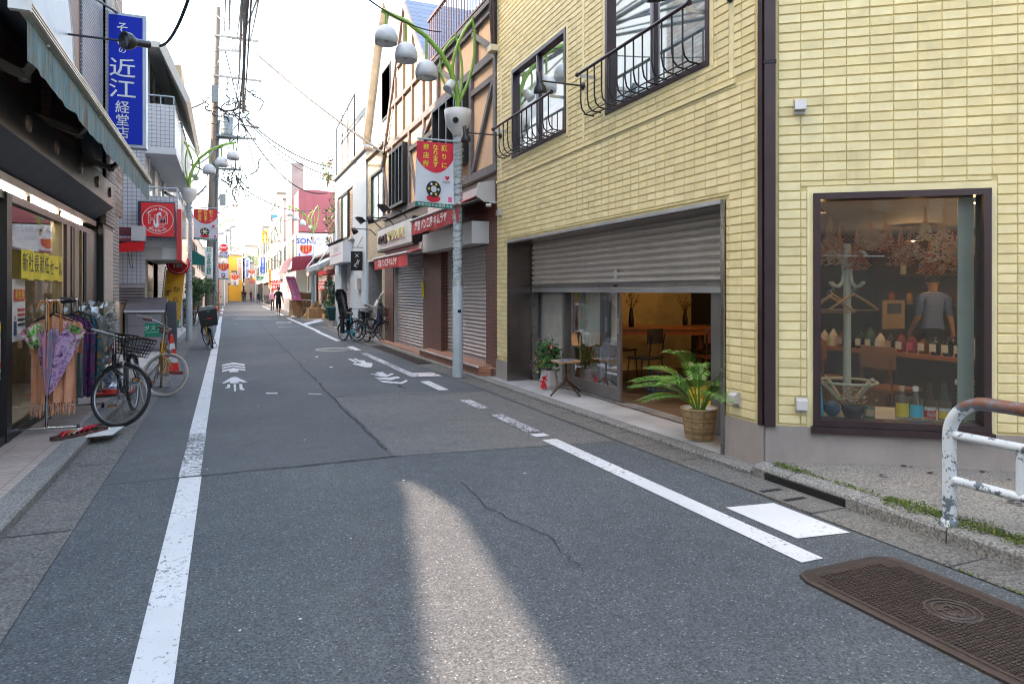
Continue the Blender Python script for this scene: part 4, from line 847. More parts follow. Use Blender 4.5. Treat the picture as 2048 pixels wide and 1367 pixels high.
# workshop chair with papers
PP = FY.p(FY.pk(1132, 780, .22)[0], .058, .22)
t = thing('workshop_chair', 'old swivel chair with bent plywood back and rusty four leg base', 'chair', PP, rz=R(-5)); m_rus = M('rusty_steel', (.07, .035, .022), .6, .4, .3, 12, .2); m_ply = M('plywood', (.48, .25, .10), .45, 0, .2, 6, .1)
b = MB(); b.tube([(0, 0, .20), (0, 0, .45)], .014, m_rus, 8); b.tube([(0, 0, .19), (0, 0, .24)], .022, m_rus, 8); b.tube([(0, .0, .33), (.05, 0, .33)], .006, m_rus, 5); b.build('column', t, world=False)
for k, (dx, dy) in enumerate(((-.27, -.10), (-.10, .24), (.10, -.26), (.27, .12))): b = MB(); b.bar((0, 0, .21), (dx, dy, .008), .022, .016, m_rus); b.build('leg', t, world=False)
b = MB(); V = []
for z in (.455, .475):
    for i in range(20):
        a = i*math.pi/10; r_ = .20/(abs(math.cos(a))**4+abs(math.sin(a))**4)**.25; V.append((r_*math.cos(a)*.95, r_*math.sin(a)*.9, z))
b.add(V, [tuple(range(20)), tuple(range(20, 40))]+[(i, (i+1) % 20, 20+(i+1) % 20, 20+i) for i in range(20)], m_ply); b.build('seat', t, world=False)
b = MB(); b.bar((.10, .0, .445), (.24, .02, .445), .03, .012, m_rus); b.tube([(.23, .02, .44), (.235, .02, .60), (.20, .02, .76), (.185, .02, .86)], .018, M('green_steel', (.07, .11, .07), .5, .4), 7); b.tube([(.19, -.03, .85), (.19, .07, .85)], .02, m_rus, 8); b.build('back_support', t, world=False)
b = MB(); P = []
for i in range(9):
    for j in range(7):
        a = -1+i/4; z = .67+.19*j/6; rr = 1-abs((j-3)/3)**3*.25; y_ = a*.17*rr; P.append((.165+.05*(1-a*a)-.01, y_, z))
b.add(P, [(i*7+j, (i+1)*7+j, (i+1)*7+j+1, i*7+j+1) for i in range(8) for j in range(6)], m_ply, True); b.add([(x+.012, y, z) for x, y, z in P], [(i*7+j, (i+1)*7+j, (i+1)*7+j+1, i*7+j+1) for i in range(8) for j in range(6)], m_ply, True); b.build('backrest', t, world=False)
b = MB(); q = PP+Vector((-.03, -.03, .48)); pm = M('paper_blue', (.30, .38, .52), .5); c_, s_ = math.cos(.3), math.sin(.3)
def rp(x, y, z): return q+Vector((x*c_-y*s_, x*s_+y*c_, z))
b.quad(rp(-.15,-.11,0), rp(.15,-.11,0), rp(.15,.11,.004), rp(-.15,.11,0), pm); b.quad(rp(-.12,-.07,.003), rp(.12,-.08,.003), rp(.1,.06,.006), rp(-.10,.05,.003), M('print_dark', (.04, .05, .09), .5)); b.quad(rp(-.05,-.09,.006), rp(-.02,-.09,.006), rp(.03,.07,.008), rp(-.0,.07,.008), pm)
b.build('magazine', label='blue printed magazine lying on the seat of the workshop chair', cat='magazine', loc=q)

# ================================================================ green leaf-shaped street lamps
m_lg = M('lamp_green', (.20, .36, .05), .4, 0, .12, 5); m_lp = M('post_paint', (.42, .48, .52), .45, 0, .10, 3, .1, 40, .12, (.2, .15, .12)); m_dome = M('dome_grey', (.52, .55, .58), .4, 0, .04, 4); m_din = M('dome_inner', (.85, .85, .85), .6); m_cup = M('cup_white', (.60, .60, .60), .5, 0, .08, 3)
m_cord = M('light_cord', (.05, .08, .04), .7); m_bud = M('bulb_ivory', (.6, .55, .38), .5)
def street_lamp(loc, rz, lab, detail=1, grp='green leaf shaped street lamps with three domes'):
    t = thing('street_lamp', lab, 'street lamp', loc, rz, grp); n = 16 if detail else 8
    b = MB(); b.tube([(0, 0, 0), (0, 0, 1.6), (0, 0, 1.62), (0, 0, 4.2)], [.092, .088, .078, .074], m_lp, n); b.build('post', t, world=False)
    if detail > 1:
        b = MB(); P = []
        for i in range(420): a = i*.42; z = 1.35+i*(2.85/420)+.02*math.sin(i*.7); r_ = .083+.004*math.sin(i*1.9); P.append((r_*math.cos(a), r_*math.sin(a), z))
        b.tube(P, .0035, m_cord, 4); P = [(.085*math.cos(-i*.5), .085*math.sin(-i*.5), 1.5+i*(2.6/200)+.03*math.sin(i)) for i in range(200)]; b.tube(P, .003, m_cord, 4)
        o = b.build('fairy_light_cord', t, world=False); k = MB()
        for i in range(230):
            a = random.random()*6.28; z = 1.35+random.random()*2.85; d_ = Vector((math.cos(a), math.sin(a), random.uniform(-.6, .5))); p = Vector((.085*math.cos(a), .085*math.sin(a), z)); k.tube([p, p+d_*.022], [.004, .0035], m_bud, 4)
        k.build('bulbs', o, world=False)
        b = MB(); b.box(-.03, .03, -.095, -.075, 1.12, 1.17, m_dark); b.box(-.035, .01, -.12, -.08, 1.9, 1.95, m_lp); b.tube([(0, 0, 1.60), (0, 0, 1.66)], .095, m_steel2, n); b.build('post_fitting', t, world=False)
    b = MB(); b.lathe([(0, 4.16), (.085, 4.16), (.10, 4.22), (.19, 4.34), (.225, 4.48), (.235, 4.62), (.215, 4.62), (.19, 4.5), (0, 4.46)], (0, 0, 0), m_cup, 24); o = b.build('cup', t, world=False)
    b = MB(); b.ring((-.10, -.185, 4.40), .042, .01, m_blk, (-.5, -.85, -.2), 16, 5); b.lathe([(0, .0), (.045, 0)], (-.10, -.186, 4.40), m_dark, 16, axis=(-.5, -.85, -.2)); b.build('speaker_hole', o, world=False)
    b = MB(); A = [(0, 4.45), (.0, 4.80), (-.04, 5.05), (-.14, 5.32), (-.31, 5.58), (-.56, 5.82), (-.90, 6.02), (-1.33, 6.15)]
    b.tube([(x, 0, z) for x, z in A], [.045, .045, .045, .044, .042, .04, .038, .036], m_lg, 10); b.build('arm', t, world=False)
    def leaf(c0, tip, wl, wr, r_, dy, z0=4.78):
        b = MB()
        for w_ in (-wl, wr):
            P = []
            for i in range(13):
                s_ = i/12; q = Vector((c0, 0, z0)).lerp(Vector((tip[0], dy, tip[1])), s_); bow = math.sin(s_*math.pi)**.8*w_; P.append((q.x+bow, q.y, q.z))
            b.tube(P, r_, m_lg, 8)
        b.tube([(tip[0], dy, tip[1]-.03), (tip[0], dy, tip[1]+.06)], r_*.9, m_lg, 7)
        b.build('leaf_loop', t, world=False)
    leaf(.02, (.25, 6.20), .22, .14, .026, -.05); leaf(.0, (-.0, 5.93), .30, .10, .022, .12)
    for x, zt_, zb in ((-.56, 5.80, 5.41), (-.91, 6.01, 5.66), (-1.25, 6.11, 5.90)):
        b = MB(); b.tube([(x, 0, zt_), (x, 0, zb-.01)], .022, m_lg, 8); b.lathe([(0, zb+.005), (.06, zb), (.12, zb-.035), (.165, zb-.09), (.19, zb-.16), (.195, zb-.22), (.18, zb-.30), (.17, zb-.30), (.185, zb-.21)], (x, 0, 0), m_dome, 24); o = b.build('lamp_dome', t, world=False)
        b = MB(); b.lathe([(.166, zb-.29), (.16, zb-.22), (0, zb-.2)], (x, 0, 0), m_din, 20); b.lathe([(0, zb-.20), (.03, zb-.2), (.035, zb-.26), (0, zb-.285)], (x, 0, 0), m_dome, 12); b.build('reflector', o, world=False)
    b = MB(); A_ = Vector((-.55, -.35, -.75)); b.lathe([(0, -.09), (.075, -.09), (.08, .0), (.088, .09), (.075, .10), (0, .07)], (-.17, -.08, 5.0), m_dome, 18, axis=A_); b.tube([(-.1, -.04, 5.05), (0, 0, 5.1)], .015, m_lp, 6); b.build('spotlight', t, world=False)
    return t
LR = az(907, 757, .0); lampR = street_lamp((3.70, 11.28, 0.01), 0, 'tall green and white street lamp wound with fairy lights before the red brick shop', 2)
LLp = (-1.05, 23.0, .0); lampL = street_lamp(LLp, math.pi, 'street lamp wound with fairy lights on the left pavement behind the bicycles', 2)
def lamp_at(px, t_, z): # spot on the ground seen in column px at camera depth t_
    r = ray(px, 582); return (r[0]*t_, r[1]*t_, z)
street_lamp(lamp_at(626, 38, .03), 0, 'street lamp right of the cardboard boxes, standing before the red awning', 1)
street_lamp(lamp_at(424, 44, .03), math.pi, 'street lamp behind the second utility pole on the left', 0)
street_lamp(lamp_at(512, 86, 0), 0, 'far street lamp on the right side in the sunlit distance', 0)
street_lamp(lamp_at(448, 66, .0), math.pi, 'far street lamp beyond the round red hydrant sign', 0)

# hanging shopping street banners (lettering kept, the drawn figure replaced by a plain rosette)
m_bw = M('banner_white', (.62, .65, .72), .7, 0, .06, 4); m_br = M('banner_red', (.62, .02, .05), .6, 0, .06, 4); m_bg = M('banner_green', (.0, .16, .12), .6); m_by = M('banner_yellow', (.80, .68, .04), .6); m_bp = M('banner_pink', (.7, .12, .3), .6); m_ink = M('ink_black', (.02, .02, .025), .6); m_wt = M('ink_white', (.75, .75, .75), .6)
def banner(P, W, H, lab, side=-1, full=True):
    """P: top inner corner next to the post; the cloth hangs across the street"""
    t = thing('street_banner', lab, 'banner', P, group='red and white shopping street banners'); P = Vector(P); nx = 10; nz = 14
    def q(u, v, o=0):      # u 0..1 left to right as read, v 0..1 downward
        x = (u-1) if side < 0 else u
        return P+Vector((x*W*(1+.06*v*(1-u)), -.02+.025*math.sin(u*7+v*4)*v-o, -v*H-.03*v*v*(u-.3)))
    b = MB(); xe = P.x+side*W
    b.tube([(P.x-side*.10, P.y, P.z+.05), (xe, P.y, P.z+.05)], .016, m_lp, 7); b.tube([(P.x-side*.10, P.y, P.z-H*.0+.045), (P.x-side*.0, P.y, P.z+.045)], .022, m_lp, 7); b.build('bracket', t)
    b = MB()
    for i in range(nx):
        for j in range(nz):
            u0, u1, v0, v1 = i/nx, (i+1)/nx, j/nz, (j+1)/nz; uc, vc = (u0+u1)/2, (v0+v1)/2
            mm = m_bg if j == nz-1 else m_bw
            b.add([q(u0,v0), q(u1,v0), q(u1,v1), q(u0,v1)], [(0,1,2,3)], mm, True)
    b.build('cloth', t)
    b = MB(); K = 24
    for i in range(K):
        u0, u1 = i/K, (i+1)/K
        h0, h1 = (.24+.23*math.sin(u*math.pi)**.75 for u in (u0+.0001, u1-.0001)); V = 6
        for j in range(V): b.add([q(u0,h0*j/V,.004), q(u1,h1*j/V,.004), q(u1,h1*(j+1)/V,.004), q(u0,h0*(j+1)/V,.004)], [(0,1,2,3)], m_br, True)
    o = b.build('red_field', t)
    b = MB()
    for s_, u, v0, dv in (('頼りに', .74, .09, .13), ('なります', .50, .085, .088), ('商店街', .25, .085, .13)):
        for i, ch in enumerate(s_): c_ = q(u, v0+i*dv, .008); b.text(ch, c_, (1, 0, 0), (0, 0, 1), W*.17, m_by, bold=.0015)
    if full:
        b.text('I', q(.74, .54, .008), (1, 0, 0), (0, 0, 1), W*.07, m_ink); b.text('♥', q(.83, .54, .008), (1, 0, 0), (0, 0, 1), W*.11, m_br); b.text('世田谷', q(.80, .60, .008), (1, 0, 0), (0, 0, 1), W*.07, m_ink)
        for i, ch in enumerate('世田谷区商店街連合会'): b.text(ch, q(.09+i*.092, .965, .008), (1, 0, 0), (0, 0, 1), W*.085, m_wt)
        b.add([q(.85,.82,.006), q(.95,.82,.006), q(.95,.9,.006), q(.85,.9,.006)], [(0,1,2,3)], m_bp)
    b.build('lettering', t)
    b = MB()                                                            # generic dark rosette where the artwork is
    def disc(u, v, ru, rv, m_, o, n=18): b.add([q(u+ru*math.cos(a), v+rv*math.sin(a), o) for a in [i*6.2832/n for i in range(n)]], [tuple(range(n))], m_)
    disc(.46, .86, .19, .055, m_br, .007); disc(.46, .72, .20, .125, m_ink, .009); disc(.46, .72, .08, .05, m_bw, .011)
    for k in range(6): a = k*1.047; disc(.46+.13*math.cos(a), .72+.085*math.sin(a), .03, .02, m_by if k % 2 else m_bw, .011, 10)
    b.build('rosette', t); return t
z1 = 1.5+(582-296)/1365*11.5
banner((3.70-.11, 11.20, 4.02), .64, 1.10, 'red and white banner on the tall lamp post before the red brick shop')
banner((-1.05+.13, 22.92, 4.0), .66, .94, 'red and white banner on the left lamp post by the apartment block', 1)
def ban2(px, t_, pz, lab, side=-1, W=.62, H=1.0): r = ray(px, 582); banner((r[0]*t_, r[1]*t_, 1.5+(582-pz)/1365*t_), W, H, lab, side, False)
ban2(624, 37.8, 491, 'red and white banner beside the red shop awning on the right'); ban2(437, 44, 527, 'red and white banner under the round hydrant sign', 1); ban2(509, 80, 540, 'far red and white banner before the blue signs on the right'); ban2(463, 62, 550, 'small far banner beside the yellow building on the left', 1, .6, .95)
# ================================================================ right side: red brick bakery with timber upper floor
FR = Face((4.25, 0), (0, 1), (1, 0))
m_brk = tile('brown_brick_tile', (.20, .075, .045), (.15, .058, .036), (.02, .016, .015), .115, .062, .0065, 0, rough=.4, bmp=.6, var=.3)
m_salm = M('salmon_panel', (.66, .45, .29), .8, 0, .08, 2, .25, 50, .12, (.3, .2, .15)); m_timb = M('grey_timber', (.15, .14, .145), .75, 0, .3, 6, .3, 40); m_louv = M('black_louvre', (.018, .018, .020), .45)
m_sh2 = M('shutter_grey', (.44, .40, .40), .45, .3, .08, 1.2, .05, 40, .25, (.2, .17, .16)); m_lgrey = M('case_grey', (.52, .50, .49), .5, 0, .06, 2); m_red = M('awning_red', (.52, .05, .06), .65, 0, .12, 2); m_slate = tile('blue_slate', (.06, .10, .19), (.05, .085, .16), (.02, .03, .06), 1.2, .16, .01, .5, rough=.5)
m_step = tile('terracotta_step', (.46, .25, .17), (.38, .2, .13), (.2, .13, .1), .1, .1, .006, 0, flat=True, rough=.5); m_stepv = tile('terracotta_front', (.34, .15, .09), (.28, .12, .07), (.1, .06, .05), .055, .1, .005, 0, rough=.5)
BK = thing('bakery_building', 'red brick bakery with two closed shutters and a half timbered upper floor', 'building', (4.25, 15, 0))
s2 = (11.35, 14.2, .2, 2.6); s1 = (15.56, 18.66, .08, 2.55)
b = MB(); FR.holes(b, 10.70, 19.75, 0, 3.52, [(*s2, .22), (*s1, .18)], m_brk); b.quad((4.25, 10.70, 0), (8, 10.70, 0), (8, 10.70, 6.4), (4.25, 10.70, 6.4), m_brk); FR.box(b, 14.13, 14.2, .2, 2.5, .0, .215, m_brk)
b.build('brick_wall', BK)
b = MB(); gab = [(10.70, 3.5), (19.8, 3.5), (19.8, 5.15), (17.2, 8.75), (14.9, 6.42), (10.70, 6.42)]
b.poly([FR.p(u, z, .0) for u, z in gab], m_salm); b.poly([(8, 10.71, 3.5), (4.25, 10.71, 3.5), (4.25, 10.71, 6.42), (8, 10.71, 6.42)], m_brk); b.poly([FR.p(19.8, 0, 0), FR.p(19.8, 0, 4), FR.p(19.8, 5.1, 4), FR.p(19.8, 5.1, 0)], m_salm); b.build('plaster_wall', BK)
b = MB(); b.quad(FR.p(17.15, 8.95, -.05), FR.p(17.15, 8.95, 5), FR.p(14.7, 6.35, 5), FR.p(14.7, 6.35, -.05), m_slate); b.quad(FR.p(17.25, 8.95, .03), FR.p(17.25, 8.95, 5), FR.p(19.85, 5.15, 5), FR.p(19.85, 5.15, .03), m_slate); FR.box(b, 10.7, 14.9, 6.42, 6.5, -.12, 4, m_timb); b.build('roof', BK)
b = MB()
def tim(u0, z0, u1, z1, wd=.13, d=-.03): b.bar(FR.p(u0, z0, d+.0), FR.p(u1, z1, d+.0), .07, wd, m_timb, up=(0, 0, 1) if abs(z1-z0) < abs(u1-u0)*3 else (0, 1, 0))
for z in (3.60, 5.55, 6.36): tim(10.72, z, 19.78 if z < 5 else (19.4 if z < 6 else 14.95), z, .14)
tim(10.72, 5.15, 12.1, 5.15, .10); tim(14.35, 5.02, 16.75, 5.02, .11)
for u in (10.80, 12.05, 14.40, 15.35, 16.72, 18.55, 19.72): tim(u, 3.67, u, 5.48 if u < 19.5 else 5.1, .12, -.031)
for u in (10.80, 11.8, 12.9, 14.2, 14.85): tim(u, 5.62, u, 6.29, .11, -.031)
tim(10.9, 5.1, 11.95, 3.7, .09, -.029); tim(10.9, 3.72, 11.98, 5.05, .09, -.028) if 0 else tim(11.95, 6.25, 10.9, 5.65, .09, -.029)
for a, c, e, f in ((15.4, 4.95, 16.0, 3.7), (16.0, 3.7, 16.65, 4.95), (14.45, 4.95, 15.3, 3.7), (18.62, 4.95, 19.1, 3.7), (19.1, 3.7, 19.65, 4.9), (13.0, 5.65, 14.1, 6.25), (14.5, 5.48, 15.3, 5.1)): tim(a, c, e, f, .08, -.029)
for u in (15.4, 16.4, 17.3, 18.2): tim(u, 5.62, u, min(8.5, 6.4+(u-14.9)*1.0 if u < 17.3 else 8.75-(u-17.2)*1.38)-.1, .09, -.031)
tim(15.2, 6.6, 18.75, 6.6, .1); tim(16.3, 7.5, 18.05, 7.5, .09); tim(19.85, 5.1, 17.2, 8.85, .16, -.06); tim(14.85, 6.42, 17.2, 8.85, .14, -.055)
b.build('timber_frame', BK)
def louvre(F, par, u0, u1, z0, z1, m, pan=2, d=-.05):
    b = MB(); F.box(b, u0, u1, z0, z0+.07, d, 0, m); F.box(b, u0, u1, z1-.07, z1, d, 0, m); F.box(b, u0+.01, u1-.01, z0+.01, z1-.01, -.012, .0, m)
    for i in range(pan+1): x = u0+(u1-u0-.07)*i/pan; F.box(b, x, x+.07, z0+.07, z1-.07, d-.003, 0, m)
    z = z0+.09
    while z < z1-.08: b.hexa([F.p(u0+.07, z, -.04), F.p(u1-.07, z, -.04), F.p(u1-.07, z-.005, -.04), F.p(u0+.07, z-.005, -.04), F.p(u0+.07, z+.03, -.013), F.p(u1-.07, z+.03, -.013), F.p(u1-.07, z+.025, -.013), F.p(u0+.07, z+.025, -.013)], m_lou2); z += .045
    b.build('louvred_shutter', par)
m_lou2 = M('louvre_slat', (.14, .14, .15), .4, .2)
louvre(FR, BK, 12.18, 14.28, 3.92, 5.40, m_louv, 4, -.16); louvre(FR, BK, 16.85, 18.45, 3.72, 5.25, m_louv, 4, -.18)
b = MB(); 
for i in range(26): u = 10.75+i*.165; b.tube([FR.p(u, 6.5, -.05), FR.p(u, 7.55, -.05)], .014, M('rail_brown', (.16, .09, .07), .5, .3), 5)
FR.box(b, 10.7, 14.95, 7.54, 7.59, -.08, -.02, M('rail_brown')); FR.box(b, 10.7, 14.95, 6.6, 6.64, -.07, -.03, M('rail_brown')); b.build('roof_railing', BK)
shutter(FR, BK, s2[0], s2[1], .25, 2.6, m_sh2, .17, .074, .02); shutter(FR, BK, s1[0], s1[1], .13, 2.55, m_sh2, .13, .074, .02)
b = MB(); FR.box(b, 18.66, 18.60, .08, 2.5, .02, .17, m_steel2); FR.box(b, 14.14, 14.2-.002, .2, 2.5, .12, .2, m_steel2); b.build('shutter_rail', BK)
b = MB(); b.box(4.0, 4.249, 11.05, 14.95, .05, .185, m_stepv); b.box(3.98, 4.45, 11.05, 14.97, .186, .21, m_step); b.poly([(4.0, 11.05, .185), (4.25, 10.75, .185), (4.25, 11.05, .185)], m_step); b.poly([(4.0, 11.05, .05), (4.25, 10.75, .05), (4.25, 10.75, .185), (4.0, 11.05, .185)], m_stepv); b.bar((3.975, 11.0, .2), (3.975, 14.97, .2), .02, .03, m_lgrey); b.box(4.06, 4.42, 14.98, 19.75, .05, .085, m_step); b.build('step', BK)
b = MB(); FR.box(b, 11.2, 14.42, 2.33, 2.72, -.32, .0, m_lgrey); b.build('shutter_case', BK)
# awnings with lettering
def awning(y0, y1, zc, d, drop, val, par, lab, txt, fsz, ymid):
    b = MB(); FR.box(b, y0, y1, zc-.02, zc+.16, -.24, -.001, m_lgrey)
    for y in (y0-.05,): b.add([FR.p(y, zc-.12, 0), FR.p(y, zc-.12, -.2), FR.p(y, zc-.02, -.36), FR.p(y, zc+.2, -.30), FR.p(y, zc+.26, 0)]+[FR.p(y+.04, zc-.12, 0), FR.p(y+.04, zc-.12, -.2), FR.p(y+.04, zc-.02, -.36), FR.p(y+.04, zc+.2, -.30), FR.p(y+.04, zc+.26, 0)], [(0,1,2,3,4), (5,6,7,8,9), (0,1,6,5), (1,2,7,6), (2,3,8,7), (3,4,9,8)], m_lgrey)
    b.build('awning_case', par)
    b = MB(); n = 20
    def q(i, v): y = y0+.08+(y1-y0-.16)*i/n; w_ = .02*math.sin(i*1.3)+.012*math.sin(i*3.1); return FR.p(y, (zc+.04, zc-drop, zc-drop-val)[v]+(w_*.3 if v == 1 else 0), (-.2, -d, -d+.01+w_)[v])
    for i in range(n): b.add([q(i,0), q(i+1,0), q(i+1,1), q(i,1)], [(0,1,2,3)], m_red, True); b.add([q(i,1), q(i+1,1), q(i+1,2), q(i,2)], [(0,1,2,3)], m_red, True)
    o = b.build('cloth', par); b = MB(); b.tube([FR.p(y0+.02, zc-drop+.01, -d-.005), FR.p(y1-.02, zc-drop+.01, -d-.005)], .028, m_lgrey, 8)
    for y in (y0+.1, y1-.1): b.tube([FR.p(y, zc, -.1), FR.p(y+.15, zc-.1, -d*.6), FR.p(y, zc-drop, -d)], .018, m_lgrey, 6)
    b.build('front_bar', par); b = MB(); FR.text(b, txt, ymid, zc-drop-val*.55, -d-.035, fsz, m_wt, True, bold=.006); b.build('lettering', o)
A2 = thing('awning', 'upper red roller awning with white lettering over the right bakery shutter', 'awning', (3.9, 13.8, 3.1), group='red bakery awnings'); awning(10.95, 14.3, 3.14, .62, .16, .30, A2, '', '経堂 パン工房 キムラヤ', .21, 12.7)
A1 = thing('awning', 'lower red awning with white lettering under the bakery name board', 'awning', (3.9, 17.4, 2.6), group='red bakery awnings'); awning(14.5, 18.3, 2.44, .62, .10, .28, A1, '', '経堂 パン工房 キムラヤ', .20, 16.5)
SG = thing('shop_sign', 'white bakery name board with raised cream roman capitals in a black frame', 'sign', (4.0, 17.8, 2.9)); b = MB(); FR.box(b, 15.05, 18.95, 2.56, 3.20, -.38, -.001, m_blk); b.build('sign_case', SG); b = MB(); FR.box(b, 15.13, 18.87, 2.62, 3.15, -.395, -.381, M('sign_white', (.60, .62, .64), .5, 0, .12, 2, dirt=.3, dcol=(.3, .3, .32))); b.build('panel', SG)
b = MB(); m_cream = M('letter_cream', (.62, .56, .32), .5); m_dk = M('letter_dark', (.05, .03, .03), .5)
FR.text(b, 'KIMURAYA!', 16.55, 2.88, -.43, .34, m_cream, True, ext=.02, bold=.002); FR.text(b, 'パン工房', 18.05, 2.85, -.43, .25, m_dk, True, ext=.02, bold=.006); b.build('lettering', SG)
def flood(y, z, lab, big):
    t = thing('floodlight', lab, 'floodlight', FR.p(y, z, -.4), group='black floodlights above the bakery name board'); b = MB(); b.tube([FR.p(y, z-.05, -.38), FR.p(y, z+.12, -.55), FR.p(y, z+.12, -.95)], .014, m_blk, 6); b.build('arm', t); b = MB()
    if big: b.hexa([FR.p(y-.16, z+.05, -.9), FR.p(y+.16, z+.05, -.9), FR.p(y+.16, z+.22, -1.05), FR.p(y-.16, z+.22, -1.05), FR.p(y-.10, z+.12, -.8), FR.p(y+.10, z+.12, -.8), FR.p(y+.10, z+.22, -.9), FR.p(y-.10, z+.22, -.9)], m_blk)
    else: b.lathe([(0, -.1), (.05, -.1), (.07, 0), (.09, .08), (0, .06)], FR.p(y, z+.06, -.98), m_blk, 14, axis=(.5, 0, -.8))
    o = b.build('lamp_head', t); b = MB(); b.lathe([(0, .082), (.075, .082)], FR.p(y, z+.06, -.98), M('lamp_lens'), 12, axis=(.5, 0, -.8)); b.build('lens', o)
for y, z, lab, big in ((15.6, 3.26, 'square black floodlight at the right end of the bakery board', 1), (16.9, 3.2, 'round black floodlight over the middle of the bakery board', 0), (18.5, 3.26, 'square black floodlight at the left end of the bakery board', 1), (19.1, 3.1, 'small round black floodlight at the far left corner of the bakery board', 0)): flood(y, z, lab, big)
b = MB(); FR.box(b, 15.45, 15.56, 1.35, 1.72, -.03, -.002, M('notice_yellow', (.7, .6, .05), .6)); b.build('notice', label='narrow yellow notice stuck at the brick pillar between the shutters', cat='notice', loc=FR.p(15.5, 1.5, 0)); b = MB(); FR.box(b, 15.42, 15.55, 1.85, 2.02, -.025, -.002, M('notice_pink', (.6, .45, .48), .6)); b.build('notice', label='small pale pink notice on the brick pillar above the yellow one', cat='notice', loc=FR.p(15.5, 1.9, 0))
b = MB(); b.tube([FR.p(10.78, 2.95, -.12), FR.p(10.82, 2.95, -.2)], .028, m_lgrey, 10); b.tube([FR.p(10.8, 3.0, 0), FR.p(10.8, 3.0, -.14)], .02, m_lgrey, 6); b.build('security_camera', label='small white security camera at the seam between brick and yellow buildings', cat='camera', loc=FR.p(10.8, 2.95, 0))

# ---------------------------------------------------------------- stone clad house with recessed entrance
m_stn = tile('split_stone', (.40, .34, .24), (.47, .41, .31), (.26, .22, .16), .30, .07, .006, .5, rough=.8, bmp=1, var=.25); m_gt = tile('grey_wall_tile', (.26, .26, .27), (.29, .29, .30), (.17, .17, .18), .3, .09, .005, .5, rough=.6)
m_stucco = M('white_stucco', (.66, .65, .62), .85, 0, .05, 2, .15); m_blue = M('pale_blue_paint', (.42, .48, .54), .7, 0, .08, 1.5, .1, 40, .2, (.25, .27, .3)); m_wins = M('window_dark_frame', (.05, .05, .05), .5, .3)
m_gfar = M('window_glass_far', (.10, .16, .17), .08, 0, .2, 1, spec=.8)
m_gfar2 = M('window_glass_pale', (.28, .42, .40), .15, 0, .2, 1, spec=.8)
SB = thing('stone_clad_house', 'cream split stone clad house with a recessed entrance and white gable', 'house', (4.25, 21, 0)); b = MB()
b = MB(); FR.holes(b, 19.8, 22.35, 2.5, 5.75, [(19.95, 21.75, 3.65, 5.15, .1)], m_stn); FR.box(b, 19.8, 22.35, 2.44, 2.5, -.0, 1.3, M('case_grey')); b.quad((4.25,22.35,2.5), (8,22.35,2.5), (8,22.35,5.75), (4.25,22.35,5.75), m_stn); b.build('wall', SB)
b = MB(); FR.box(b, 19.78, 20.15, .05, 2.45, .0, .5, m_stn); FR.box(b, 19.8, 22.4, .05, 2.45, 1.3, 1.4, m_gt); FR.box(b, 22.2, 22.38, .05, 2.45, 0, 1.3, m_gt); b.build('entrance_recess', SB)
b = MB(); FR.box(b, 19.75, 22.4, 5.75, 5.85, -.08, 3, M('coping_dark', (.2, .17, .14), .6)); b.build('coping', SB); window(FR, SB, 19.95, 21.75, 3.65, 5.15, m_wins, m_gfar2, 0, .09, .06, 2)
b = MB(); G = [(19.82, 5.0), (24.3, 5.0), (24.3, 6.7), (22.3, 9.5), (20.9, 10.4), (19.82, 9.4)]; F2 = Face((4.7, 0), (0, 1), (1, 0)); b.poly([F2.p(u, z, 0) for u, z in G], m_stucco); b.poly([F2.p(24.3, 5, 0), F2.p(24.3, 5, 4), F2.p(24.3, 6.7, 4), F2.p(24.3, 6.7, 0)], m_stucco); b.poly([F2.p(19.82, 5, 0), F2.p(19.82, 5, 4), F2.p(19.82, 9.4, 4), F2.p(19.82, 9.4, 0)], m_stucco); b.build('gable_wall', SB)
b = MB()
for (u0, z0), (u1, z1) in zip(G[2:], G[3:]): b.hexa([F2.p(u0,z0,-.25), F2.p(u1,z1,-.25), F2.p(u1,z1,4), F2.p(u0,z0,4), F2.p(u0+.1,z0+.14,-.25), F2.p(u1+.05,z1+.14,-.25), F2.p(u1+.05,z1+.14,4), F2.p(u0+.1,z0+.14,4)], M('roof_beige', (.4, .36, .28), .6))
b.build('roof', SB); window(F2, SB, 20.9, 22.2, 7.0, 8.6, m_wins, m_gfar2, -.02, .05, .06, 1)
t = thing('menu_board', 'black menu board with white cutlery mark inside the tiled entrance', 'sign board', (5.5, 21.4, 1.4)); b = MB(); FR.box(b, 20.75, 22.05, .98, 1.72, 1.26, 1.298, m_blk); b.build('board', t); b = MB(); FR.text(b, '✕', 21.4, 1.60, 1.255, .2, m_wt, True)
for i in range(6):
    for s_ in (-.32, .3): FR.box(b, 21.4+s_-.14, 21.4+s_+.14, 1.38-i*.055, 1.39-i*.055, 1.250, 1.256, m_wt)
FR.text(b, 'Plat', 21.4, 1.48, 1.255, .1, m_wt, True); b.build('lettering', t)
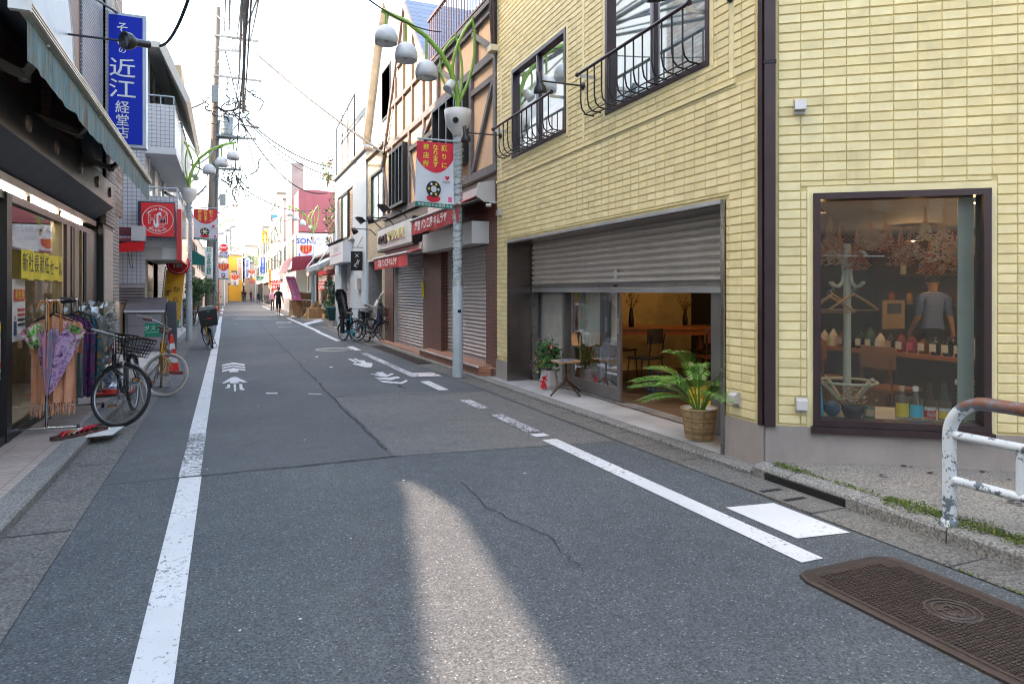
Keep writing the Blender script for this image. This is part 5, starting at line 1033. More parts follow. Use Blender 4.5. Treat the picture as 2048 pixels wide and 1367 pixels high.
# ---------------------------------------------------------------- pale blue rendered building
BL = thing('rendered_building', 'pale blue rendered building with a narrow shutter and louvred window bay', 'building', (4.2, 26, 0)); b = MB()
FR.holes(b, 22.4, 29.3, 0, 6.1, [(25.4, 27.55, .05, 2.55, .25), (24.9, 28.6, 3.45, 5.3, .12)], m_blue, -.05); b.quad((4.2,22.4,2.45), (4.2,22.4,6.1), (8,22.4,6.1), (8,22.4,2.45), m_blue); b.box(4.2, 8, 29.3, 29.31, 0, 6.1, m_blue); b.build('wall', BL)
shutter(FR, BL, 25.4, 27.55, .08, 2.55, m_sh2, .15, .074, .02)
b = MB(); FR.box(b, 22.3, 29.4, 6.1, 6.18, -.14, 4, M('coping_dark')); b.build('coping', BL)
mwood = tile('tan_siding', (.46, .33, .24), (.5, .37, .28), (.12, .08, .06), 3, .11, .012, 0, rough=.7); b = MB(); FR.box(b, 24.9, 28.6, 3.45, 5.3, .02, .1, mwood); FR.box(b, 24.6, 28.9, 3.36, 3.44, -.16, -.05, m_lgrey); b.build('siding_panel', BL)
window(FR, BL, 26.0, 27.5, 3.5, 5.25, m_wins, m_gfar2, -.05, .06, .06, 2)
b = MB(); b.poly([(4.7, 25.6, 6.1), (9, 25.6, 6.1), (9, 25.6, 10.5), (6.6, 25.6, 10.4), (4.7, 25.6, 8.1)], m_blue); b.poly([(4.7, 25.6, 6.1), (4.7, 31, 6.1), (4.7, 31, 8.1), (4.7, 25.6, 8.1)], m_stucco); b.build('upper_house', BL)
b = MB(); b.hexa([(4.55,25.45,8.1), (6.6,25.45,10.5), (6.6,31,10.5), (4.55,31,8.1), (4.5,25.45,8.3), (6.6,25.45,10.7), (6.6,31,10.7), (4.5,31,8.3)], m_stucco); b.build('roof', BL)
b = MB()
for y in (26, 27.5, 29, 30.5): b.tube([(4.45, y, 6.1), (4.45, y, 8.9 if y < 30 else 8.6)], .03, m_blk, 5)
b.tube([(4.45, 26, 8.9), (4.45, 30.5, 8.6)], .03, m_blk, 5); b.tube([(5.0, 25.5, 6.2), (5.0, 25.5, 8.2), (5.6, 25.5, 9.0)], .05, m_lgrey, 7); b.build('balcony_rail', BL)
t = thing('shop_sign', 'white illuminated shop sign with a thin pink line over the pale building shutter', 'sign', (3.9, 27, 2.9)); b = MB(); FR.box(b, 24.9, 28.3, 2.55, 3.30, -.40, -.051, M('sign_pale', (.62, .62, .66), .5, 0, .05)); b.build('panel', t); b = MB(); FR.box(b, 25.3, 27.9, 2.86, 2.89, -.406, -.401, m_bp); FR.text(b, 'COIFFURE', 26.6, 3.06, -.41, .30, M('ink_grey', (.35, .33, .36), .6), True); b.build('lettering', t)
t = thing('blade_sign', 'narrow black hanging sign with white script beside the entrance', 'sign', (4.0, 22.9, 2.7)); b = MB(); b.box(3.80, 4.18, 22.88, 22.94, 2.18, 2.82, m_blk); b.build('board', t); b = MB(); b.tube([(4.2, 22.91, 2.95), (3.85, 22.91, 2.95)], .012, m_blk, 5); b.tube([(4.18, 22.9, 3.3), (4.0, 22.9, 2.95)], .01, m_blk, 5); b.build('bracket', t); b = MB(); b.text('✕', (3.99, 22.87, 2.68), (1,0,0), (0,0,1), .16, m_wt); b.text('Plat', (3.99, 22.87, 2.42), (.35,0,1), (-1,0,.35), .18, m_wt); b.build('lettering', t)
b = MB(); FR.box(b, 23.3, 23.75, 1.55, 1.95, -.18, -.052, m_lgrey); b.build('meter_box', label='grey meter box on the pale blue pillar', cat='meter box', loc=FR.p(23.5, 1.7, -.1)); b = MB(); b.lathe([(0, 0), (.16, 0), (.16, .02), (0, .02)], (4.198, 23.6, .75), M('disc_blue', (.05, .12, .25), .4), 20, axis=(-1, 0, 0)); b.build('round_sign', label='small round blue disc sign low on the pale blue pillar', cat='sign', loc=(4.18, 23.6, .75))
b = MB(); 
for i in range(9): y = 24.9+i*.42; b.tube([FR.p(y, 3.38, -.2), FR.p(y, 3.38, -.42)], .012, m_blk, 5); b.lathe([(0, -.04), (.04, -.04), (.055, .06), (0, .05)], FR.p(y, 3.36, -.44), m_blk, 9, axis=(.4, 0, -.8))
b.tube([FR.p(24.8, 3.4, -.2), FR.p(28.8, 3.4, -.2)], .015, m_blk, 5); b.build('track_lights', label='row of small black spotlights on a rail over the pale sign', cat='spotlights', loc=FR.p(26, 3.4, -.2))
# ---------------------------------------------------------------- planted corner, grey awning, glazed shop, red wall, far shops
def shrub(name, lab, cat, c, rx, ry, rz_, n, mats, size, trunk=None, group=None, extra=None, blobs=9):
    t = thing(name, lab, cat, (c[0], c[1], trunk[0] if trunk else c[2]-rz_), group=group); b = MB(); c = Vector(c); Bs = [(Vector((random.gauss(0, .45)*rx, random.gauss(0, .45)*ry, random.gauss(0, .5)*rz_)), random.uniform(.3, .55)) for _ in range(blobs)]
    P = []
    for i in range(n):
        o, s_ = random.choice(Bs); v = Vector((random.gauss(0, 1), random.gauss(0, 1), random.gauss(0, 1))).normalized()*s_*random.uniform(.5, 1.05); P.append(c+o+Vector((v.x*rx, v.y*ry, v.z*rz_)))
    leafy(b, P, size, mats)
    if extra: leafy(b, [random.choice(P) for _ in range(extra[1])], size*1.1, extra[0])
    b.build('foliage', t); b = MB()
    for o, s_ in Bs[:6]: b.tube([Vector((c.x, c.y, trunk[0] if trunk else c.z-rz_)), c+o*.4-Vector((0,0,rz_*.3)), c+o], [.03, .02, .008], m_dw, 5)
    b.build('branches', t); return t
gd = [M('shrub_a', (.035, .10, .03), .5, 0, .3, 9), M('shrub_b', (.02, .065, .025), .5, 0, .3, 9), M('shrub_c', (.07, .17, .05), .5, 0, .3, 9)]; gy = [M('shrub_y', (.16, .22, .03), .5), M('shrub_y2', (.10, .16, .03), .5)]; fuc = [M('fuchsia', (.5, .04, .25), .6)]
shrub('shrub', 'tall glossy green shrub beside the pale blue pillar', 'shrub', (4.55, 30.6, 1.45), .55, .7, .85, 1500, gd, .12, (.05,))
shrub('shrub', 'low light green bush in front of the tall shrub, left of the green pot', 'shrub', (4.3, 31.2, .55), .35, .5, .4, 700, [gd[2], gy[1], gd[0]], .10, (.05,))
shrub('climbing_plant', 'climbing plant with pink blossoms rising beside the red pillar', 'climbing plant', (4.75, 31.5, 4.8), .55, 1.0, 1.5, 1500, gd+gy, .14, (2.5,), extra=(fuc, 60), blobs=12)
shrub('climbing_plant', 'sunlit yellow green tendril above the red wall with pink blossoms', 'climbing plant', (4.6, 34.5, 7.3), .3, 1.6, .55, 320, gy, .13, (6.6,), extra=(fuc, 30))
t = thing('planter', 'low concrete planter at the kerb under the shrubs', 'planter', (4.2, 29.9, .05)); b = MB(); b.box(4.02, 4.35, 28.7, 32.3, .05, .27, m_conc); b.build('trough', t); b = MB(); b.box(4.05, 4.32, 28.75, 32.25, .255, .275, m_dw); b.build('soil', t)
t = thing('plant_pot', 'tapered green plastic plant pot standing on the planter', 'pot', (4.12, 29.3, .27)); b = MB(); b.lathe([(0, 0), (.17, 0), (.25, .52), (.27, .52), (.27, .58), (.24, .58), (.2, .45), (0, .45)], (4.12, 29.3, .27), M('pot_green', (.03, .13, .14), .5), 18); b.build('pot_body', t)
t = thing('metal_ramp', 'pale metal kerb ramp lying in the gutter beyond the blue bicycle', 'ramp', (3.7, 31.5, 0)); b = MB(); b.hexa([(3.2,30.9,.005), (3.9,30.4,.005), (3.9,32.0,.005), (3.2,32.4,.005), (3.2,30.9,.02), (3.9,30.4,.22), (3.9,32.0,.22), (3.2,32.4,.02)], M('ramp_grey', (.35, .37, .4), .5, .4)); b.build('plate', t)
t = thing('awning', 'grey canvas awning on white arms beside the pale blue building', 'awning', (3.9, 32, 2.9)); mg = M('awning_grey', (.30, .34, .38), .7, 0, .1, 2); b = MB()
V = [(4.6, 29.4, 3.15), (4.6, 35.0, 3.15), (3.6, 35.0, 2.62), (3.6, 29.6, 2.62), (3.6, 35.0, 2.42), (3.6, 29.6, 2.42)]; b.add(V, [(0, 1, 2, 3), (3, 2, 4, 5), (0, 3, 5)], mg); b.build('canvas', t)
for y in (30.5, 34.5): b = MB(); b.tube([(4.5, y, 3.9), (3.6, y, 2.65)], .025, m_wt, 6); b.build('stay', t)
t = thing('air_conditioner', 'grey air conditioner box high above the grey awning', 'air conditioner', (4.5, 30, 3.5)); b = MB(); b.box(4.15, 4.55, 29.5, 30.9, 3.25, 3.95, m_lgrey); b.build('casing', t); b = MB(); b.ring((4.14, 30.2, 3.6), .25, .015, m_blk, (1, 0, 0), 20, 5); b.build('fan_grille', t)
SH = thing('glazed_shop', 'glazed shop with half drawn yellowish curtains under a red awning', 'shop', (4.3, 38, 0)); b = MB(); mo = M('shop_ochre', (.38, .26, .14), .8)
b.box(4.9, 5.0, 32.4, 47, 2.5, 3.3, M('shop_beam', (.3, .28, .24), .7)); b.box(5.6, 5.7, 32.4, 47, .05, 3, mo); b.box(4.95, 5.6, 46.8, 46.9, .05, 3, mo); b.box(4.8, 5.0, 32.3, 32.7, .05, 4.6, M('column_red', (.35, .05, .05), .6)); b.box(4.9, 5.02, 36.6, 36.9, .05, 2.5, mo); b.box(4.9, 5.02, 41.5, 41.8, .05, 2.5, mo); b.box(4.9, 5.0, 32.4, 47, .05, .5, m_dw); b.box(4.5, 8, 32.4, 47, 3.3, 3.4, m_conc); b.build('walls', SH)
for y0, y1, lb in ((33.2, 36.4, 'yellow'), (37.2, 41.3, 'pale'), (42, 46.6, 'grey')):
    b = MB(); b.quad((4.94,y0,.5), (4.94,y1,.5), (4.94,y1,2.5), (4.94,y0,2.5), m_gl); b.build('shop_glass', SH)
    b = MB(); n = 12
    for i in range(n):
        ya, yb = y0+(y1-y0)*.5*i/n, y0+(y1-y0)*.5*(i+1)/n; k = lambda y: y0+(y-y0)*.35
        b.quad((5.02+.04*(i % 2), k(ya)+.6, .7), (5.02+.04*((i+1) % 2), k(yb)+.6, .7), (5.02+.04*((i+1) % 2), yb+.2, 2.45), (5.02+.04*(i % 2), ya+.2, 2.45), M('curtain_'+lb, {'yellow': (.55, .5, .12), 'pale': (.5, .46, .3), 'grey': (.45, .46, .45)}[lb], .8))
    b.build('shop_curtain', SH)
t = thing('awning', 'dark red folded shop awning with a scalloped side above the cartons', 'awning', (3.9, 41, 2.9)); b = MB(); mr = M('awning_darkred', (.30, .03, .05), .6); mr2 = M('awning_fadedred', (.42, .20, .20), .7)
b.add([(4.3,38.5,3.45), (3.3,38.5,3.35), (3.2,38.5,2.55), (4.3,38.5,2.75)], [(0,1,2,3)], mr); b.add([(3.3,38.5,3.35), (3.3,46,3.35), (3.15,46,2.85), (3.15,38.5,2.85)], [(0,1,2,3)], mr2); b.add([(3.15,38.5,2.85), (3.15,46,2.85), (2.95,46,2.5), (2.95,38.5,2.5)], [(0,1,2,3)], mr2); b.add([(4.3,38.5,3.45), (4.3,46,3.45), (3.3,46,3.35), (3.3,38.5,3.35)], [(0,1,2,3)], mr2); b.build('canvas', t)
b = MB(); b.box(4.6, 4.9, 32.8, 38.4, 2.35, 2.55, M('fascia_red', (.5, .04, .04), .6)); b.build('fascia', SH)
RW = thing('red_panel_building', 'grey shop building with a dull red metal wall facing the camera', 'building', (4.3, 47, 0)); b = MB(); b.box(4.3, 9, 47, 57, 3.35, 9.0 if 0 else 5.35, m_lgrey); mred = tile('red_metal', (.38, .10, .12), (.36, .09, .11), (.25, .06, .08), .6, 4, .01, 0, rough=.5)
b.build('wall', RW); b = MB(); b.poly([(4.35, 46.6, 5.4), (9.2, 46.6, 6.0), (9.2, 46.6, 8.1), (4.35, 46.6, 8.15)], mred); b.box(4.35, 9.2, 46.62, 57, 5.4, 8.1, mred); b.build('metal_cladding', RW)
b = MB(); b.box(4.2, 4.3, 47, 57, 0, 5.3, m_lgrey); b.box(4.0, 4.3, 47, 57, 3.0, 3.3, m_conc); b.box(4.2, 5, 50, 51, 5.3, 10.5, m_conc); b.build('concrete_front', RW)
F3 = Face((4.2, 0), (0, 1), (1, 0))
for y in (48, 51.5, 54.5): window(F3, RW, y, y+1.6, 3.6, 5.0, m_wins, m_gfar, -.03, .06, .08, 2)
t = thing('billboard', 'white advertising board with blue roman capitals under the red metal wall', 'billboard', (5.3, 46.4, 4.3)); b = MB(); b.box(4.25, 7.2, 46.35, 46.45, 3.15, 5.3, M('board_white', (.6, .62, .66), .5)); b.build('panel', t); mbl = M('ink_blue', (.02, .05, .35), .5)
b = MB(); b.text('SONY', (4.85, 46.34, 4.75), (1,0,0), (0,0,1), .5, mbl, bold=.01); b.text('KODEN', (6.15, 46.34, 4.95), (1,0,0), (0,0,1), .36, M('ink_grey')); b.text('DENKI', (6.15, 46.34, 4.5), (1,0,0), (0,0,1), .36, M('ink_grey')); b.box(4.35, 4.6, 46.33, 46.349, 3.4, 3.95, mbl); b.text('Sony', (4.95, 46.34, 3.65), (1,0,0), (0,0,1), .34, mbl); b.build('lettering', t)
# cartons
m_cb = M('cardboard', (.42, .25, .12), .85, 0, .15, 6); m_cb2 = M('cardboard_dark', (.30, .17, .08), .85, 0, .15, 6); m_tape = M('tape', (.5, .38, .2), .4)
def carton(x, y, z, a, c, h, lab, rz=.1, ry=0, m=None):
    t = thing('carton', lab, 'cardboard box', (x, y, z), rz, 'cardboard boxes piled outside the glazed shop'); t.rotation_euler = (0, ry, rz); m = m or m_cb; b = MB(); b.box(-a/2, a/2, -c/2, c/2, 0, h, m); b.build('box_body', t, world=False)
    b = MB(); b.box(-.03, .03, -c/2-.003, c/2+.003, h*.6, h+.003, m_tape); b.build('tape', t, world=False)
for q in ((4.15, 38.9, .05, .55, .8, .5, 'bottom left carton at the corner of the pile, with a green scrap'), (4.1, 39.0, .56, .6, .8, .42, 'middle carton of the left stack under the pink flag'), (4.2, 38.8, 1.0, .5, .7, .45, 'upper open carton of the left stack'), (4.65, 38.4, .56, .5, .7, .4, 'darker carton beside the middle of the left stack'), (4.72, 38.5, 1.0, .5, .6, .4, 'topmost carton on the right of the stack'),
          (4.6, 38.5, .05, .5, .7, .48, 'carton hidden low behind the leaning one')): carton(q[0]-.42, q[1]+2.6, *q[2:6], q[6], random.uniform(-.1, .2), 0, m_cb2 if 'dark' in q[6] or 'hidden' in q[6] else None)
carton(4.0, 38.9, .06, .22, .35, 1.05, 'long flat carton leaning to the right against the pile', .1, .65); carton(4.35, 38.8, .06, .4, .3, .8, 'tall dark carton leaning behind the long flat one', .1, .4, m_cb2)
carton(4.35, 37.6, .05, .75, .6, .55, 'wide light carton just left of the lamp post foot'); carton(4.8, 36.0, .05, .45, .5, .3, 'small low carton right of the lamp post foot')
# leaning flag
def flag(P, W, H, lean, m, lab, txts, pole, lower=None, up=.46):
    t = thing('advertising_flag', lab, 'flag', P); P = Vector(P); b = MB(); b.tube([P, P+Vector((lean*.9, 0, H+up+.09))], .015, pole, 6); b.tube([P+Vector((lean*.9, 0, H+up+.04)), P+Vector((lean*.9+W, 0, H+up+.01))], .01, pole, 5); b.lathe([(0, 0), (.2, 0), (.2, .05), (.05, .09), (0, .09)], P, m_wt, 14); b.build('pole', t)
    def q(u, v): return P+Vector((lean*.9*(1-v*.85)+u*W+.02, -.02+.03*math.sin(v*7+u*3), H+up-v*H))
    b = MB(); n = 10
    for i in range(n):
        for j in range(4): b.add([q(j/4,i/n), q((j+1)/4,i/n), q((j+1)/4,(i+1)/n), q(j/4,(i+1)/n)], [(0,1,2,3)], lower if lower and i > 8 else m, True)
    b.build('cloth', t); b = MB()
    for s_, u, v, dv, sz, mm in txts:
        for i, ch in enumerate(s_): b.text(ch, q(u, v+i*dv)-Vector((0, .012, 0)), (1, 0, 0), (lean*-.0, 0, 1), sz, mm, bold=.004)
    b.build('lettering', t)
flag((3.52, 40.6, .0), .50, 1.35, -.5, M('flag_pink', (.95, .24, .52), .6), 'leaning bright pink flag with white lettering beside the cartons', (('キャトルみや', .33, .22, .125, .16, m_wt), ('Nailsalon', .75, .2, .08, .11, m_wt)), m_lgrey, up=.98)
# ================================================================ left side: dye shop
FL = Face((-1.9, 0), (0, 1), (-1, 0))
m_btile = tile('brown_facade_tile', (.20, .105, .07), (.17, .09, .06), (.07, .045, .035), .28, .075, .006, 0, rough=.5); m_strp = tile('grey_strip_tile', (.34, .36, .40), (.30, .32, .35), (.12, .12, .13), .6, .055, .008, .5, rough=.6, bmp=.9)
m_wst = tile('white_split_stone', (.48, .46, .43), (.40, .37, .33), (.14, .12, .11), .42, .065, .008, .5, rough=.8, bmp=1.2, var=.3); m_mix = tile('mixed_stone', (.46, .42, .38), (.30, .20, .13), (.10, .09, .08), .38, .11, .008, .5, rough=.8, bmp=1.2, var=.4)
m_board = M('board_black', (.020, .022, .028), .35, .2, .4, 1.2, .05, 30, .35, (.10, .10, .09)); m_soff = M('soffit_beige', (.50, .40, .27), .5, 0, .2, 2); m_tubem = M('fluorescent', (1, 1, .95), .5, emit=(1, .98, .85), es=9); m_sash = M('gold_sash', (.30, .23, .13), .35, .7, .1, 3)
m_brn2 = M('brown_panel', (.12, .09, .065), .35, .2, .2, 2)
DS = thing('dye_shop_building', 'dark fronted fabric shop with glass display and stone pillar under a striped awning', 'building', (-1.9, 10, 0))
b = MB(); FL.box(b, 6.35, 11.2, 3.2, 13, 0, 1, m_btile); FL.box(b, 11.2, 12.95, 3.2, 13, -.03, 1, m_strp); FL.box(b, 12.95, 15.0, 2.9, 13, -.06, 1, m_mix); FL.box(b, 9.0, 10.0, 3.2, 13, -.10, 0, m_btile); FL.box(b, 13.72, 14.6, .04, 2.9, -.05, .5, m_wst); FL.box(b, 12.95, 13.9, 2.6, 6.9, -.075, 0, m_wst)
FL.box(b, 6.35, 15.0, 12.9, 13, 1, 4.2, m_conc); b.box(-6, -2.9, 6.35, 6.45, 0, 13, m_conc); b.box(-6, -5.9, 6.45, 15, 0, 13, m_conc); b.box(-6, -2.9, 14.9, 15, 0, 13, m_wst); b.build('wall', DS)
b = MB(); FL.box(b, 6.4, 12.5, 2.83, 3.18, -.24, 0, m_board); b.add([FL.p(6.4,2.829,-.24), FL.p(12.5,2.829,-.24), FL.p(12.5,2.60,.06), FL.p(6.4,2.60,.06)], [(0,1,2,3)], m_board); b.add([FL.p(12.5,2.829,-.24), FL.p(12.5,2.60,.06), FL.p(12.5,2.829,.06)], [(0,1,2)], m_board); b.build('fascia_board', DS)
for u in (7.4, 8.5, 9.8, 11.0, 12.1): b = MB(); b.lathe([(0, .02), (.075, .02), (.08, 0)], FL.p(u, 3.02, -.24), M('fascia_disc', (.22, .17, .14), .4, .4), 18, axis=(1, 0, 0)); b.build('fascia_disc', DS)
b = MB(); FL.box(b, 6.4, 12.4, 2.57, 2.60, .06, .5, m_soff); FL.box(b, 6.4, 12.4, 2.44, 2.57, .26, .5, m_soff); FL.box(b, 6.4, 12.5, 2.52, 2.60, -.0, .06, m_brn2); b.build('soffit', DS)
for i, (a, c) in enumerate(((6.5, 7.35), (7.45, 8.85), (8.95, 10.35), (10.45, 11.95))):
    t = thing('fluorescent_lamp', 'glowing fluorescent tube fitting under the black shop fascia', 'fluorescent lamp', FL.p(a, 2.5, .02), group='fluorescent tubes under the shop fascia'); b = MB(); FL.box(b, a, c, 2.525, 2.565, .08, .16, m_wt); b.build('batten', t); b = MB(); b.tube([FL.p(a+.04, 2.505, .12), FL.p(c-.04, 2.505, .12)], .016, m_tubem, 8); b.build('tube', t)
    for u in (a+.015, c-.015): b = MB(); FL.box(b, u-.02, u+.02, 2.48, 2.53, .09, .15, M('holder', (.35, .22, .12), .5)); b.build('tube_holder', t)
b = MB()
FL.box(b, 7.70, 7.86, .08, 2.43, -.01, .09, m_blk); FL.box(b, 6.45, 12.6, 2.36, 2.44, .01, .09, m_brn2)
for u, w_, mm in ((10.05, .10, m_sash), (10.35, .22, m_brn2), (10.65, .10, m_blk), (10.85, .35, M('wall_beige', (.38, .29, .19), .6)), (11.15, .06, m_sash), (11.35, .05, m_sash), (11.5, .16, m_dark), (11.68, .95, m_board)): FL.box(b, u, u+w_-.005, .12, 2.36, .0, .12, mm)
FL.box(b, 6.45, 10.05, .078, .16, .0, .09, m_blk); FL.box(b, 10.05, 13.7, .04, .50, -.03, .1, M('granite_dark', (.10, .095, .09), .4, 0, .25, 8)); FL.box(b, 7.5, 10.3, .079, .11, -.20, -.0, m_blk) if 0 else None; b.build('shop_frame', DS)
b = MB(); FL.rect(b, 6.45, 7.70, .16, 2.38, .05, m_gl); FL.rect(b, 7.86, 10.06, .16, 2.38, .05, m_gl); b.build('display_glass', DS)
b = MB(); mi = M('shop_inside', (.16, .11, .07), .7, 0, .3, 2); FL.box(b, 6.45, 12.6, .08, 2.5, 2.6, 2.7, mi); FL.box(b, 12.6, 12.7, .08, 2.5, .1, 2.6, mi); FL.box(b, 6.4, 6.45, .08, 2.5, .0, 2.6, mi); FL.box(b, 6.45, 12.6, .06, .08, .1, 2.6, M('shop_floor', (.2, .16, .13), .5)); FL.box(b, 6.45, 12.6, 2.58, 2.62, .5, 2.6, m_soff)
FL.box(b, 8.6, 10.0, .3, .36, .7, 1.3, m_dw); FL.box(b, 8.6, 10.0, .9, .94, .7, 1.3, m_dw); FL.box(b, 9.0, 10.0, 1.4, 1.44, 1.5, 2.2, m_dw); b.build('interior', DS)
gcol = [M('cloth%d' % i, c_, .8, 0, .3, 14) for i, c_ in enumerate(((.30, .05, .08), (.10, .14, .30), (.45, .40, .35), (.06, .12, .10), (.5, .3, .2), (.2, .06, .2), (.42, .42, .44)))]
for i in range(26):
    u = 6.6+i*.14; d = .45+.35*((i*7) % 5)/5; zt_ = 1.75-.1*(i % 3); b = MB()
    for k in range(8):
        x0, x1 = -.07+k*.0175, -.07+(k+1)*.0175; b.add([FL.p(u+x0*1.2, .7+.1*(i % 4), d+.03*math.sin(k*2)), FL.p(u+x1*1.2, .7+.1*(i % 4), d+.03*math.sin(k*2+2)), FL.p(u+x1, zt_, d), FL.p(u+x0, zt_, d)], [(0,1,2,3)], gcol[i % 7], True)
    b.build('hanging_garment', label='folded garment hanging inside the shop display glass', cat='garment', group='garments inside the display window', loc=FL.p(u, zt_, d))
# papers on the glass
t = thing('sale_banner', 'yellow paper sale banner of eight sheets with brushed black characters on the glass', 'banner', FL.p(9.1, 1.7, -.02)); m_sy = M('paper_yellow', (.80, .62, .02), .6)
a0, za = ax(43, 498, -1.88); a1, zb_ = ax(124, 513, -1.88); b = MB(); ws = (a1-a0)/8
for i in range(8): FL.box(b, a0+i*ws+.006, a0+(i+1)*ws-.003, za-.29-.01*(i % 2), za+.01*math.sin(i*2), -.025, -.018, m_sy)
b.build('sheet', t); b = MB()
for i, ch in enumerate('新社長就任セール'): b.text(ch, FL.p(a0+(i+.5)*ws, za-.14-.02*(i > 4), -.029), FL.u, (0, 0, 1), .21, m_ink, sx=1.)
b.build('lettering', t)
t = thing('poster', 'white paper notice with red header and a suited figure on the display glass', 'poster', FL.p(8.3, 1.2, 0)); b = MB(); FL.box(b, 8.06, 8.52, 1.0, 1.62, .035, .042, M('paper_white', (.62, .60, .56), .7)); b.build('sheet', t); b = MB(); FL.box(b, 8.10, 8.48, 1.40, 1.52, .028, .034, M('print_red', (.5, .04, .03), .6)); 
for i in range(4): FL.box(b, 8.24, 8.48, 1.30-i*.05, 1.325-i*.05, .028, .034, M('print_red') if i < 2 else m_ink)
FL.box(b, 8.10, 8.18, 1.06, 1.20, .028, .034, M('print_navy', (.03, .04, .1), .6)); b.lathe([(0, 0), (.026, 0)], FL.p(8.14, 1.235, .030), M('print_skin', (.5, .28, .18), .6), 12, axis=(1, 0, 0)); FL.text(b, '新社長', 8.29, 1.46, .026, .11, m_sy); b.build('print', t)
t = thing('sticker_column', 'narrow white strip of small coloured card stickers on the display glass', 'stickers', FL.p(7.95, 1.3, 0)); b = MB(); FL.box(b, 7.90, 7.98, 1.1, 1.62, .035, .042, M('paper_white')); b.build('sheet', t); b = MB()
for i in range(12): FL.box(b, 7.905+.038*(i % 2), 7.935+.038*(i % 2), 1.13+.075*(i//2), 1.175+.075*(i//2), .028, .034, [gcol[1], M('print_red'), m_bg, m_by, M('c_cyan', (.05, .4, .6), .5)][i % 5])
b.build('print', t)
t = thing('poster', 'pastel leaflet poster with bag pictures on the glass at the picture edge', 'poster', FL.p(7.6, .9, 0)); b = MB(); FL.box(b, 7.45, 7.68, .68, 1.22, .035, .042, M('paper_green', (.55, .60, .50), .7)); b.build('sheet', t); b = MB(); FL.box(b, 7.47, 7.66, 1.12, 1.19, .028, .034, m_sy); FL.box(b, 7.47, 7.66, .90, 1.06, .028, .034, M('print_pink', (.55, .35, .4), .6)); FL.box(b, 7.52, 7.60, .94, 1.02, .022, .027, M('print_brown', (.2, .08, .05), .6)); FL.box(b, 7.47, 7.66, .78, .85, .028, .034, M('print_red')); FL.box(b, 7.48, 7.65, .69, .75, .028, .034, m_bg); b.build('print', t)
# upright menu of characters on pale board
t = thing('calligraphy_board', 'tall pale board of thin brushed characters in a black frame by the stone pillar', 'sign board', FL.p(13.2, 1.5, 0)); b = MB(); FL.box(b, 12.68, 13.70, .46, 2.58, -.07, 0, m_blk); b.build('frame', t); b = MB(); FL.box(b, 12.74, 13.64, 1.12, 2.52, -.078, -.071, M('board_pale', (.42, .40, .35), .4)); FL.box(b, 12.74, 13.64, .5, 1.10, -.078, -.071, m_board); b.build('panel', t); b = MB()
for j, s_ in enumerate(('江戸の色をそめる', '小紋友禅つむぎ', 'ゆかた洗い張り', '染み抜き承ります', '帯 着物 和装小物', '経堂すずらん通り')):
    for i, ch in enumerate(s_): FL.text(b, ch, 13.55-j*.145, 2.43-i*.155, -.081, .095, M('ink_grey'))
for i, ch in enumerate('近江'): FL.text(b, ch, 13.05+i*.3, .92, -.081, .24, m_wt)
for i in range(5): FL.text(b, '染処そめの'[i], 12.9+i*.16, .66, -.081, .11, m_wt)
b.build('lettering', t)
# striped awning
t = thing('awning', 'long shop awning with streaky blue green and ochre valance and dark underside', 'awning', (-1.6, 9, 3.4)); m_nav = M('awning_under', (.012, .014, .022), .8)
mm, n, bb = _nt('valance_streaks'); tc = N(n, 'ShaderNodeTexCoord').outputs['Object']; mp = N(n, 'ShaderNodeMapping'); mp.inputs['Scale'].default_value = (1, 5.5, .7); n.links.new(tc, mp.inputs[0]); f = noise(n, mp.outputs[0], 2.2, 4, .6, .4)
cr = N(n, 'ShaderNodeValToRGB'); n.links.new(f, cr.inputs[0]); E_ = cr.color_ramp.elements; E_[0].position = .32; E_[0].color = (.10, .085, .06, 1); E_[1].position = .68; E_[1].color = (.05, .12, .10, 1)
for p_, c_ in ((.40, (.16, .15, .10, 1)), (.47, (.06, .22, .30, 1)), (.54, (.20, .16, .10, 1)), (.61, (.10, .30, .36, 1))): e_ = E_.new(p_); e_.color = c_
n.links.new(cr.outputs[0], bb.inputs['Base Color']); bb.inputs['Roughness'].default_value = .8; m_val = mm
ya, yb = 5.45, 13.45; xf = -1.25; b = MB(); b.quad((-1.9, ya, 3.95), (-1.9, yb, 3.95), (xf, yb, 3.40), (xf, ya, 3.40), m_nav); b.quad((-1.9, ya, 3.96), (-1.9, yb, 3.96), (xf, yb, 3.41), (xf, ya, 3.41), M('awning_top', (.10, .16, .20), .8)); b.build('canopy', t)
b = MB(); nn = 150
for i in range(nn):
    def q(i, v):
        y = ya+.1+(yb-ya-.12)*i/nn; dz = .29+.012*math.sin(y*5)+.008*math.sin(y*13); return (xf+.007*v*math.sin(y*9)+.004*v*math.sin(y*23), y, 3.36-dz*v)
    for v0, v1 in ((0, .4), (.4, 1)): b.add([q(i,v0), q(i+1,v0), q(i+1,v1), q(i,v1)], [(0,1,2,3)], m_val, True)
b.build('valance', t)
b = MB(); m_barw = M('bar_cream', (.50, .46, .38), .4, .3); b.box(xf-.03, xf+.035, ya-.05, yb+.02, 3.37, 3.45, m_barw)
for z in (3.385, 3.41, 3.435): b.box(xf+.034, xf+.045, ya-.05, yb+.02, z-.006, z+.006, m_sash if z > 3.4 else m_barw)
b.box(xf-.06, xf+.06, ya-.10, ya-.05, 3.34, 3.50, M('cap_white', (.6, .6, .58), .5)); b.build('front_bar', t)
